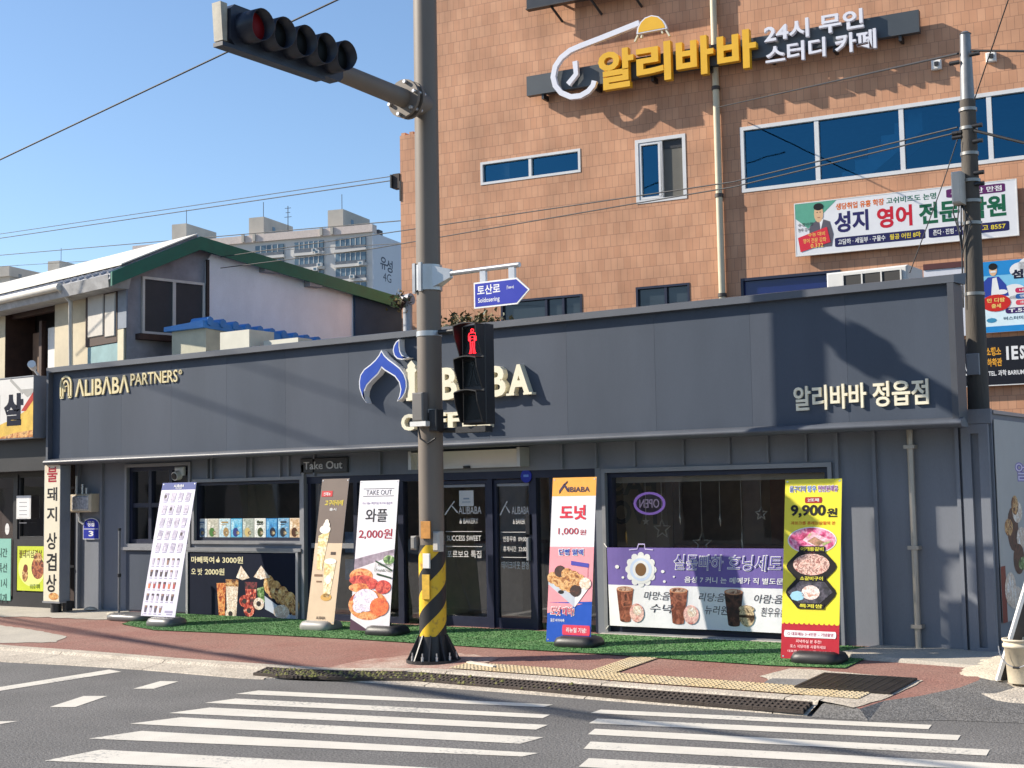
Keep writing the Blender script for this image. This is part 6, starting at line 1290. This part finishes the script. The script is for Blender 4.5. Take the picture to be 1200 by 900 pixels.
o = bwin(H['square'], [bp(774, 200)[0]], .08, panes={1: SCR}); h = H['square']; g = MB(); m_ = bp(774, 200)[0]; bars(g, BF, h[0]+.09, m_+.05, h[2]+.09, h[3]-.09, -.07, .0, .05, WFR); g.build('sash', o)
g = MB(); g.rect(BF, m_+.06, h[1]-.09, h[3]-.28, h[3]-.09, -.06, BLK); g.build('blind', o)
bwin(H['big'], [bp(957.5, 175)[0], bp(1057, 165)[0], bp(1160, 150)[0]], .08)
bwin(H['low'], [bp(640, 360)[0], bp(660, 360)[0]], .05, DGL, NAVY); bwin(H['low2'], [bp(780, 345)[0]], .05, DGL, NAVY); bwin(H['low3'], [], .06, mat('deep blue film', (.01, .02, .12), .2, var=.1), NAVY)
g = MB(); x = bp(840.5, 100)[0]; x2 = bp(845.5, 330)[0]; PC = mat('cream drainpipe', (.56, .5, .36), .5, var=.08)
g.tube([BF(x, 17.4, .1), BF(x, 12, .1), BF(x, 2, .1)], .075, PC, 14)
for z in (6, 8.2, 10.6, 12.8, 15): g.tube([BF(x, z-.04, .1), BF(x, z+.04, .1)], .095, mat('dark clip', (.06, .05, .045), .6), 12)
g.build('drainpipe', bb)
a, b = bp(460, 212); g = MB(); g.fbox(BF, aw-.22, aw-.02, b-.17, b+.2, -.3, -.1, mat('rusty lamp case', (.045, .03, .025), .7, var=.3)); g.fbox(BF, aw-.26, aw-.22, b-.15, b+.18, -.35, -.05, BLK); g.fbox(BF, aw-.02, aw+.02, b-.5, b+.0, -.2, -.1, BLK); tag(g.build('wall_floodlight', origin=tuple(BF(aw-.1, b-.2, -.2))), 'small dark floodlight on the left edge of the tiled building', 'floodlight')
for i, (x, y) in enumerate(((1098, 77), (1162, 68))):
    a, b = bp(x, y); g = MB(); g.bbox(BF, a-.1, a+.1, b-.1, b+.1, .0, .1, WPL, .02); g.fbox(BF, a-.03, a+.05, b-.03, b+.05, .1, .14, BLK); tag(g.build('wall_lamp', origin=tuple(BF(a, b, 0))), ('small white square lamp on the tiled wall left of the utility pole', 'small white square lamp on the tiled wall right of the utility pole')[i], 'wall lamp', 'square lamps on the tiled wall')
# study cafe sign
o = thing('rooftop_sign', tuple(BF(bp(840, 90)[0], bp(840, 90)[1], 0)), 'yellow and white raised letters with a desk lamp outline high on the tiled wall', 'sign')
SG = mat('slate sign bar', (.055, .065, .075), .45, var=.1, vscale=1); YE = mat('warm yellow letter', (.80, .44, .018), .4, var=.05); SIDE = mat('ochre letter side', (.5, .27, .02), .5); WL = mat('cool white letter', (.74, .74, .80), .45, var=.04)
hB = .3; a0 = bp(617, 98, hB)[0]; a1 = bp(1077, 27, hB)[0]; b1 = (bp(617, 87.5, hB)[1]+bp(1077, 13.5, hB)[1])/2; b0 = (bp(617, 110, hB)[1]+bp(1077, 40, hB)[1])/2
g = MB(); g.fbox(BF, a0, a1, b0, b1, hB-.16, hB, SG)
for k in range(7): x = a0+.4+(a1-a0-.8)*k/6; g.fbox(BF, x-.03, x+.03, b0-.12, b0-.001, .0, hB-.03, BLK)
g.build('back_bar', o)
h0 = hB+.06; 
def put(ch, x0, x1, yt, yb_, m, d=.16, bold=.034, shear=0):
    xm = (x0+x1)/2; a_0 = bp(x0, (yt+yb_)/2, h0+d)[0]; a_1 = bp(x1, (yt+yb_)/2, h0+d)[0]; B1 = bp(xm, yt, h0+d)[1]; B0 = bp(xm, yb_, h0+d)[1]
    letters(ch, BF, a_0, a_1, B0, B1, h0, d, m, o, 'letter', bold)
put('알', 701, 742.5, 57.5, 103.5, YE); put('리', 745.5, 786, 50.5, 96, YE); put('바', 792, 836, 43, 88.5, YE); put('바', 840, 886, 36, 81.5, YE)
put('24시 무인', 895, 1012, 19, 41.5, WL, .1, .024); put('스터디 카페', 896.5, 1027, 43.5, 66.5, WL, .1, .024)
zz4 = lambda L_: [bp(590+x/4.444, y/4.444, h0+.1) for x, y in L_]
g = MB(); g.strip(BF, zz4([(705, 118), (600, 160), (500, 200), (400, 238), (345, 262), (298, 300), (268, 345), (257, 400), (268, 445), (298, 482), (350, 504), (400, 498), (440, 475), (465, 445), (472, 420)]), .125, h0, h0+.1, WL); g.build('lamp_arm', o)
g = MB(); g.strip(BF, zz4([(371, 318), (377, 385), (335, 438)]), .12, h0, h0+.1, WL); g.build('lamp_hook', o)
dome = zz4([(692, 178), (696, 148), (710, 118), (735, 92), (770, 79), (805, 84), (832, 106), (847, 132), (851, 148)])
g = MB(); g.prism(BF, dome, h0, h0+.1, WL); cxm = (sum(p[0] for p in dome)/len(dome), sum(p[1] for p in dome)/len(dome)); g.prism(BF, [(cxm[0]+(p[0]-cxm[0])*.88, cxm[1]+(p[1]-cxm[1])*.86) for p in dome], h0+.101, h0+.105, YE)
for p, r in (((697, 180), (680, 215)), ((718, 178), (714, 196)), ((820, 158), (826, 172)), ((842, 152), (862, 186))): g.strip(BF, zz4([p, r]), .035, h0, h0+.08, mat('cream tube', (.74, .68, .5), .5))
g.build('lamp_shade', o)
# the dark sign above, mostly out of view
a0, b0 = bp(617, 10, .5); o = thing('box_sign', tuple(BF(a0, b0, 0)), 'dark box sign high on the tiled wall with only its lower edge in view', 'sign'); g = MB(); g.fbox(BF, a0, a0+3.1, b0, b0+1.3, .34, .5, mat('dark navy sign', (.015, .02, .03), .4)); g.fbox(BF, a0-.02, a0+3.12, b0-.03, b0-.001, .33, .51, BLK); g.build('case', o); g = MB()
for x in (.6, 1.6, 2.6): g.cut(); g.tube([BF(a0+x, b0-.03, .42), BF(a0+x+.1, b0-.3, .02)], .03, BLK, 8); g.tube([BF(a0+x, b0+.2, .36), BF(a0+x, b0+.2, 0)], .03, BLK, 8)
g.build('bracket', o)
# banners on the tiled building
h = .16; q4 = [bp(*p, h) for p in ((932, 239.5), (1190, 210.5), (1193, 274.5), (933, 300))]; a0 = (q4[0][0]+q4[3][0])/2; a1 = (q4[1][0]+q4[2][0])/2; b1 = (q4[0][1]+q4[1][1])/2; b0 = (q4[2][1]+q4[3][1])/2
o = thing('academy_banner', tuple(BF((a0+a1)/2, b0, h)), 'long white academy banner with navy, red, green letters and a printed man', 'banner')
HB_ = lambda a, b_, k=0: BF(a0+a*(a1-a0), b0+b_*(b1-b0), h+k*.5)
HB_.n = BF.n
g = MB(); g.fbox(BF, a0, a1, b0, b1, h-.06, h-.002, WPL)
g.rect(HB_, 0, 1, 0, 1, 0, mat('white banner print', (.72, .72, .74), .5, var=.04)); MI = flat('#5aa088'); g.poly(HB_, [(0, 1), (.2, 1), (.06, .5), (0, .72)], .004, MI)
SK = flat('#d8b088'); GY = flat('#5a5660')
g.poly(HB_, [(.055, .12), (.07, .55), (.1, .64), (.13, .66), (.165, .6), (.18, .35), (.17, .12)], .008, GY); g.poly(HB_, [(.115, .66), (.12, .45), (.135, .66)], .011, WH); g.ell(HB_, .113, .77, .022, .17, .012, SK, 16); g.ell(HB_, .113, .905, .024, .07, .015, flat('#16120f'), 14); g.rect(HB_, .092, .134, .86, .92, .014, flat('#16120f'))
g.rect(HB_, .104, .109, .79, .805, .016, flat('#2a1a14')); g.rect(HB_, .118, .123, .79, .805, .016, flat('#2a1a14')); g.rect(HB_, .107, .119, .69, .7, .016, flat('#a05a4a'))
g.poly(HB_, [(.02, .06), (.01, .34), (.15, .5), (.165, .2)], .018, flat('#d02a3c')); g.text(HB_, '수능 대비', .06, .14, .34, .42, .021, flat('#f0c060')); g.text(HB_, '영어 전문 강좌', .035, .145, .22, .31, .021, flat('#f0c060')); g.text(HB_, '0.332', .07, .13, .12, .2, .021, flat('#f0c060'))
g.text(HB_, '수강신청', .012, .085, .55, .62, .01, flat('#202028'), 0, .01); g.text(HB_, '현우 강사', .012, .07, .45, .52, .01, flat('#202028'), 0, .01)
g.text(HB_, '생당취업 유흥 학장', .195, .42, .8, .93, .004, flat('#d86a10'), 0, .03); g.text(HB_, '고쉬비즈도 논명', .43, .655, .81, .93, .004, flat('#2a6a50'), 0, .02)
for s, x0, x1, col in (('성지', .185, .345, '#241e5a'), ('영어', .385, .545, '#c0142c'), ('전문', .575, .755, '#0a5a3c'), ('학원', .785, .955, '#0a5a3c')): g.text(HB_, s, x0, x1, .36, .76, .004, flat(col), 0, .036)
g.rrect(HB_, .7, .955, .8, .96, .004, flat('#5a1a5a'), .02); g.text(HB_, '무료생산 만점', .72, .94, .83, .93, .008, WH, 0, .02)
g.rrect(HB_, .185, .6, .09, .27, .004, flat('#1c1a50'), .02); g.text(HB_, '고담하 · 세밀부 · 구물수', .2, .42, .13, .235, .008, WH, 0, .015); g.text(HB_, '필공 어린 8마', .44, .58, .13, .235, .008, flat('#e0c83a'), 0, .02)
g.rrect(HB_, .615, .965, .09, .27, .004, flat('#1c1a50'), .02); g.text(HB_, '존다 · 진범 · 사범', .635, .78, .13, .235, .008, WH, 0, .015); g.text(HB_, '최고 8557', .82, .95, .13, .235, .008, flat('#e0c83a'), 0, .02)
g.build('printed_sheet', o); g = MB(); bars(g, BF, a0-.02, a1+.02, b0-.02, b1+.02, h-.07, h+.004, .02, WPL); g.build('frame', o)
q4 = [bp(*p, h) for p in ((1151, 308.5), (1200, 302), (1200, 386), (1154, 391.5))]; a0 = q4[0][0]; a1 = a0+2.9; b1 = (q4[0][1]+q4[1][1])/2; b0 = (q4[2][1]+q4[3][1])/2
a0 = a0-.02
o = thing('blue_banner', tuple(BF((a0+a1)/2, b0, h)), 'sky blue academy banner with a seated man in blue, beside the utility pole', 'banner')
HB2 = lambda a, b_, k=0: BF(a0+a, b0+b_, h+k*.5)
HB2.n = BF.n; T_ = b1-b0; g = MB(); g.fbox(BF, a0, a1, b0, b1, h-.06, h-.002, WPL); SKY_ = flat('#4aa0d0'); g.rect(HB2, 0, a1-a0, .12, T_, 0, flat('#7cc0e0')); g.rect(HB2, 0, a1-a0, T_*.8, T_, .003, flat('#1f86c8')); g.rect(HB2, 0, a1-a0, 0, .12, .003, flat('#1f86c8')); g.rect(HB2, 0, a1-a0, .12, T_*.42, .002, flat('#d8ecf2'))
for x, z, r in ((.75, T_*.85, .22), (.95, T_*.9, .26), (1.25, T_*.86, .25), (.6, T_*.55, .22), (.62, T_*.4, .2)): g.ell(HB2, x, z, r, r*.7, .004, WH, 18)
c = .2; g.poly(HB2, [(0, T_*.5), (.03, T_*.72), (.12, T_*.78), (.32, T_*.78), (.45, T_*.66), (.5, T_*.5)], .006, flat('#28409a')); g.poly(HB2, [(.16, T_*.5), (.2, T_*.76), (.28, T_*.77), (.34, T_*.5)], .009, WH); g.ell(HB2, c+.02, T_*.87, .075, .11, .01, SK, 16); g.ell(HB2, c+.02, T_*.925, .085, .07, .012, flat('#16120f'), 14); g.rect(HB2, c-.03, c+.07, T_*.84, T_*.865, .013, WH); g.ell(HB2, .36, T_*.56, .12, .05, .012, WH, 12)
g.ell(HB2, .25, T_*.41, .28, .17, .014, flat('#c8241c'), 22); g.text(HB2, '민 디팜', .08, .42, T_*.42, T_*.48, .017, flat('#f0d070'), 0, .02); g.text(HB2, '출세', .16, .34, T_*.34, T_*.4, .017, flat('#f0d070'), 0, .02)
g.text(HB2, '섬지', .56, 1.02, T_*.73, T_*.86, .008, flat('#141830'), 0, .05); g.text(HB2, '영어학원', 1.12, 2.1, T_*.73, T_*.86, .008, flat('#c0142c'), 0, .05); g.text(HB2, '대입 정시', .98, 1.7, T_*.64, T_*.7, .008, flat('#d86a10'), 0, .02)
for k, (col, s) in enumerate((('#c02858', '내신 1등급 완성'), ('#1f5a9a', '영수 Premium 학습'), ('#d84a5a', '초등부 영어 시작'))): z = T_*(.53-.085*k); g.rrect(HB2, .62, 1.75, z, z+.1, .008, flat(col), .045); g.text(HB2, s, .7, 1.5, z+.025, z+.08, .011, WH)
g.rrect(HB2, .42, 1.5, T_*.25, T_*.33, .008, flat('#3a2060'), .05); g.text(HB2, 'T.535-1600', .48, 1.4, T_*.265, T_*.315, .011, WH, 0, .03); g.text(HB2, '버스터미널 앞 다이소 옆건물', .38, 1.6, T_*.16, T_*.21, .008, flat('#2a4a5a')); g.ell(HB2, .15, T_*.17, .1, .05, .008, flat('#3a8ab0'), 8); g.build('printed_sheet', o)
q4 = [bp(*p, h) for p in ((1128, 400), (1200, 391), (1200, 449), (1132, 455))]; a0 = q4[0][0]-.1; a1 = a0+3.6; b1 = (q4[0][1]+q4[1][1])/2; b0 = (q4[2][1]+q4[3][1])/2
o = thing('black_banner', tuple(BF((a0+a1)/2, b0, h)), 'black banner with orange and white lettering under the blue academy banner', 'banner'); g = MB(); g.fbox(BF, a0, a1, b0, b1, h-.06, h-.002, WPL); g.rect(HB2, 0, a1-a0, .02, b1-b0, 0, flat('#12131c'))
T_ = b1-b0; sxx = lambda x: bp(x, 430, h)[0]-a0
g.text(HB2, '소행소', sxx(1156), sxx(1174), T_*.62, T_*.8, .004, flat('#e0a030'), 0, .03); g.text(HB2, '하학관', sxx(1157), sxx(1174.5), T_*.4, T_*.57, .004, flat('#e0a030'), 0, .03); g.text(HB2, '1E', sxx(1180), sxx(1194), T_*.52, T_*.8, .004, WH, 0, .04); g.text(HB2, 'STUDY', sxx(1196), sxx(1230), T_*.52, T_*.8, .004, WH, 0, .04); g.text(HB2, 'TEL. 과학 BARIUM', sxx(1158), sxx(1200), T_*.2, T_*.32, .004, WH, 0, .02); g.text(HB2, '스통', sxx(1130), sxx(1136), T_*.2, T_*.5, .004, WH, 0, .02); g.build('printed_sheet', o)
q4 = [bp(*p, h) for p in ((1082, 318), (1134, 311), (1134, 391), (1084, 398))]; a0 = q4[0][0]; a1 = q4[1][0]+.15; b1 = (q4[0][1]+q4[1][1])/2; b0 = (q4[2][1]+q4[3][1])/2
o = thing('white_banner', tuple(BF((a0+a1)/2, b0, h)), 'plain white wall panel between the air conditioner and the utility pole', 'panel'); g = MB(); g.fbox(BF, a0, a1, b0, b1, h-.07, h-.02, mat('pale panel', (.62, .63, .68), .5, var=.06)); g.fbox(BF, a0, a1, b1+.002, b1+.12, -.0, h, mat('dark red trim', (.08, .02, .02), .6)); g.build('panel', o)

# ================================================================== apartment blocks far behind
APW = mat('pale apartment paint', (.60, .58, .55), .85, var=.06, vscale=.15); APS = mat('blue white apartment side', (.60, .62, .66), .85, var=.05, vscale=.15); APT = mat('beige concrete tank house', (.45, .42, .37), .85, var=.12, vscale=.3); APG = mat('apartment glass', (.05, .085, .12), .1, var=.4, vscale=.35, color2=(.16, .24, .3)); APR = mat('pinkish roof edge', (.62, .53, .48), .85)
D = 240.0; ac = CAM+ray(436, 272)/FPX*D; 
def dirfor(vx):
    best = None
    for k in range(-900, 1800):
        t_ = R_(k*.1); v = Vector((math.cos(t_), math.sin(t_), 0)); zc = v.dot(_n)
        if abs(zc) < 1e-4: continue
        x = PPX+FPX*v.dot(_R)/zc
        if best is None or abs(x-vx) < best[0]: best = (abs(x-vx), v)
    v = best[1]; return v
fv = dirfor(-3900); fv = fv if fv.dot(_R) > 0 else -fv
sv = Vector((-fv.y, fv.x, 0))
AF = frame((ac.x, ac.y, 0), fv); AS = frame((ac.x, ac.y, 0), sv)
apt = thing('apartment_block', (ac.x-20, ac.y+8, 0), 'pale apartment block far behind with balconies, rooftop tank houses and writing on its end wall', 'apartment block')
zt = ac.z; g = MB(); L1 = 48; dp = 22
g.fbox(AF, -L1, 0, -2, zt, -dp, 0, APW); g.build('wall', apt)
g = MB(); g.fbox(AS, 0, dp+.2, -2, zt, .0, .15, APS); g.build('end_wall', apt)
ap = lambda x, y, h=0: AF.px(x, y, h)
g = MB(); g.fbox(AF, -L1, .3, zt+.001, zt+1.3, -1.2, .5, APR)
for x in (287, 300, 378.5, 391): a = ap(x, 280)[0]; g.fbox(AF, a-.25, a+.25, zt+.1, zt+1.5, .5, .8, APT)
g.build('roof_edge', apt)
cols = [(300, 333, 5), (346, 379.5, 6), (394, 429, 6)]
for x0, x1, npan in cols:
    for fl in range(5):
        A0, A1 = ap(x0, 290)[0], ap(x1, 290)[0]; B1 = zt-.7-2.6*fl; B0 = B1-1.9
        g = MB(); g.fbox(AF, A0, A1, B0, B1, .02, .25, APG); 
        for k in range(1, npan): x = A0+(A1-A0)*k/npan; g.fbox(AF, x-.06, x+.06, B0+.6, B1, .251, .3, APW)
        g.fbox(AF, A0, A1, B0, B0+.55, .252, .4, mat('balcony rail', (.1, .12, .15), .5, var=.3, vscale=2)); g.fbox(AF, A0-.2, A1+.2, B0-.5, B0-.02, .02, .55, APW); g.build('balcony', apt)
g = MB(); r = random.Random(9)
for x, y in ((374, 296), (377, 311), (372, 316), (425, 309), (371, 294), (415, 325)): a, b = ap(x, y); g.cut(); g.fbox(AF, a-.45, a+.45, b-.3, b+.3, .45, 1.0, WPL); g.fbox(AF, a-.25, a+.25, b-.2, b+.2, 1.001, 1.02, APG)
g.build('condenser', apt)
g = MB(); c1 = AS.px(447, 306, .16); c2 = AS.px(454.5, 309, .16); bt = AS.px(447, 301, .16)[1]; hl = 1.9; INKA = flat('#1c2440')
a, b = AS.px(446, 308, .16); g.text(AS, '유', a-.1, a+2.4, b-1.0, b+1.2, .16, INKA, 0, .02); a, b = AS.px(452.7, 311, .16); g.text(AS, '성', a, a+2.6, b-1.1, b+1.1, .16, INKA, 0, .02); a, b = AS.px(449, 324, .16); g.text(AS, '4G', a, a+3.3, b-.75, b+.75, .16, INKA, 0, .0); g.build('lettering', apt)
def tank(x0, xm, x1, yt, yb_, F_a, roofz, par, lab=None, dep=12):
    a0, a1 = F_a.px(x0, yb_)[0], F_a.px(xm, yb_)[0]; z1 = F_a.px(xm, yt)[1]; z0 = F_a.px(xm, yb_)[1]
    g = MB(); g.fbox(F_a, a0, a1, z0, z1, -dep, -1.5, APT); g.fbox(F_a, a0+.6, a1-.4, roofz, z0-.002, -dep+1, -2.2, APT); g.fbox(F_a, a1+.001, a1+.03, z1-2.2, z1-1.3, -5.5, -4.5, APG); t_ = g.build('tank_house', par)
    g = MB(); p = F_a((a0+a1)/2, z1, -4); g.tube([p, p+Vector((0, 0, 3.2))], .06, BLK, 5); g.build('lightning_rod', t_)
tank(286.5, 304, 337, 252, 276, AF, zt, apt); tank(379.5, 397.5, 429, 243, 269, AF, zt, apt)
p = AF(ap(321, 270)[0], zt, -5); g = MB(); q0 = ap(321, 243, -5)[1]; g.tube([p, (p.x, p.y, q0)], .07, BLK, 5)
for dz, w_ in ((-.4, 1.2), (-1.2, .9), (-2, 1.4)): g.tube([(p.x-w_*fv.x/2, p.y-w_*fv.y/2, q0+dz), (p.x+w_*fv.x/2, p.y+w_*fv.y/2, q0+dz)], .05, BLK, 5)
g.build('aerial', apt)
g = MB()
for x in (438, 448): a, b = AS.px(x, 276, .1); g.cut(); g.fbox(AS, a-.8, a+.8, zt+.1, zt+1.0, -1.5, -.2, mat('dark roof fan', (.05, .05, .06), .6))
g.build('roof_fan', apt)
# two more blocks whose roofs show over the white roof
for k, (x0, xm, x1, yt, yb_, dd, lab) in enumerate(((196, 213, 249, 260, 285, 265.0, 'far apartment block whose pale tank house shows over the ridge of the white roof'), (50.5, 64, 86, 304, 318, 300.0, 'farther apartment block with a small tank house above the left part of the white roof'), (-40, 5, 28, 310.5, 322, 300.0, 'far flat-roofed block at the left edge just over the white roof'))):
    c = CAM+ray(xm, yb_)/FPX*dd; Fk = frame((c.x, c.y, 0), fv); ob = thing('apartment_block', (c.x-5, c.y+8, 0), lab, 'apartment block', 'apartment blocks on the skyline')
    zr_ = c.z-1.6; g = MB(); g.fbox(Fk, -16, 14, -2, zr_, -20, 0, APW); g.build('wall', ob)
    g = MB()
    for fl in range(4): g.cut(); g.fbox(Fk, -14, 12, zr_-2.6-2.7*fl, zr_-1.0-2.7*fl, .01, .2, APG)
    g.build('window_band', ob); tank(x0, xm, x1, yt, yb_, Fk, zr_, ob)
apt['group'] = 'apartment blocks on the skyline'
# ================================================================== overhead cables
CB = mat('black cable', (.02, .02, .022), .6)
def cable(pts, r, lab, sag=.0):
    pts = [Vector(p) for p in pts]; out = []
    for i in range(len(pts)-1):
        for k in range(12):
            t_ = k/12; out.append(pts[i].lerp(pts[i+1], t_)-Vector((0, 0, sag*4*t_*(1-t_))))
    out.append(pts[-1]); g = MB(); g.tube(out, r, CB, 6); o = g.build('overhead_cable', origin=tuple(out[0])); return tag(o, lab, 'cable', 'overhead cables')
def lerp_px(a, b, k, Ya, Yb): return fy(a[0]+(b[0]-a[0])*k, a[1]+(b[1]-a[1])*k, Ya+(Yb-Ya)*k)
cable([fy(-160, 263, 4), fy(395, 0, 4), fy(560, -78, 4)], .017, 'thick cable rising across the open sky behind the vehicle signal')
e = BF(aw, bp(466, 203)[1], -.2); e2 = BF(aw, bp(466, 208)[1], -.2)
cable([fy(-80, 286, 18), tuple(e)], .011, 'upper one of the pair of cables reaching the floodlight on the tiled building'); cable([fy(-80, 291, 18), tuple(e2)], .014, 'lower one of the pair of cables reaching the floodlight on the tiled building')
e = BF(aw, bp(466, 257)[1], -.2); cable([fy(-80, 306, 22), tuple(e)], .014, 'single cable running over the white roof to the corner of the tiled building'); e = BF(aw, bp(466, 284)[1], -.2)
cable([fy(-60, 316, 20), fy(230, 298, 20), tuple(e)], .01, 'lowest cable crossing close above the white roof ridge')
cable([tuple(pg(250, 300) and HG(*pg(250, 303), .3)), fy(440, 275, 7), fy(860, 213, 3.2), tuple(up(fy(1130, 150, UY).z)+Vector((-.1, -.08, 0)))], .010, 'upper dark cable crossing the tiled wall to the utility pole'); cable([tuple(HG(*pg(250, 316), .3)), fy(440, 291, 7), fy(735, 240, 4.2), fy(860, 219, 3.2), tuple(up(fy(1130, 156, UY).z)+Vector((-.1, -.08, 0)))], .010, 'lower dark cable crossing the tiled wall to the utility pole')
cable([tuple(BF(bp(846, 128)[0], bp(846, 128)[1], .2)), tuple(up(fy(1126, 64, UY).z)+Vector((-.07, -.06, 0)))], .014, 'grey cable from the drainpipe up to the top of the utility pole')
cable([tuple(up(fy(1138, 61, UY).z)+Vector((.07, -.06, 0))), fy(1290, 61, 1.0)], .014, 'cable leaving the utility pole top to the right'); cable([tuple(up(fy(1145, 154, UY).z)+Vector((.08, -.06, 0))), fy(1300, 192, 1.0)], .018, 'cable drooping from the utility pole to the right over the big blue window')
cable([fy(1190, -25, .4), tuple(up(fy(1147, 118, UY).z)+Vector((.1, -.08, 0)))], .008, 'thin drop wire slanting down to the utility pole from above')
cable([tuple(up(fy(1128, 165, UY).z)+Vector((-.1, -.1, 0))), fy(1105, 215, 1.1), fy(1066, 320, 1.2)], .006, 'thin drop wire slanting from the utility pole to the roof air conditioner')
# street cables above the picture whose soft shadows fall on the road and the signboard
def shade(g1, g2, h1, h2, r, lab):
    a = Vector(g1)+sd*h1; b = Vector(g2)+sd*h2; d = b-a; cable([a-d*1.2, a, b, b+d*.6], r, lab)
shade((1.34, -.95, gz(-.95)), (8.9, -2.75, ROAD), 15.0, 15.0, .04, 'street cable above the left pavement, nearer to the shops'); shade((3.0, -1.5, gz(-1.5)), (11.5, -3.3, ROAD), 15.5, 15.5, .04, 'street cable above the left pavement, nearer to the road')
shade((12.0, -3.35, ROAD), (16.6, -4.45, ROAD), 16, 16, .035, 'street cable high above the right crosswalk')
s1, s2 = fy(182, 453, .085), fy(357, 513, .085); shade(s1, s2, 15, 15, .02, 'bundled street cable shading the left half of the signboard'); s1, s2 = fy(262, 418, .085), fy(417, 469, .085); shade(s1, s2, 17, 17, .016, 'upper street cable shading the middle of the signboard')

# ================================================================== the other side of the street, seen only as reflections in the glass
for i, (xa, xb, y, hgt, col, lab) in enumerate(((-46, -24, -27, 6.8, (.5, .38, .29), 'two-storey brown shop building across the street, far to the left'), (-23.2, -9, -26, 9.6, (.6, .57, .52), 'three-storey grey shop building across the street'), (-8.4, 6, -27, 5.4, (.45, .34, .26), 'low brown shop building across the street, nearest the crosswalk'))):
    o = thing('street_building', ((xa+xb)/2, y-4, ROAD), lab, 'building', 'buildings across the street'); FO = frame((xb, y, 0), (-1, 0, 0)); wd = xb-xa; m_ = mat('facade across the street %d' % i, col, .85, var=.15, vscale=.6)
    wins = []; fl = int(hgt//3)
    for f in range(fl):
        for k in range(int(wd//3)): wins.append((1+3*k, 3.2+3*k, .9+3.1*f if f else .1, 2.5+3.1*f))
    g = MB(); holed(g, FO, 0, wd, ROAD, hgt, wins, 0, m_, .15); g.box(xa, xb, y-8, y-.3, ROAD, hgt-.1, m_); g.build('wall', o)
    for q in wins: g = MB(); g.rect(FO, q[0], q[1], q[2], q[3], -.1, DGL); g.build('window', o)
    g = MB(); g.fbox(FO, -.3, wd+.3, hgt, hgt+.3, -8.3, .3, TRIM); g.build('roof', o)
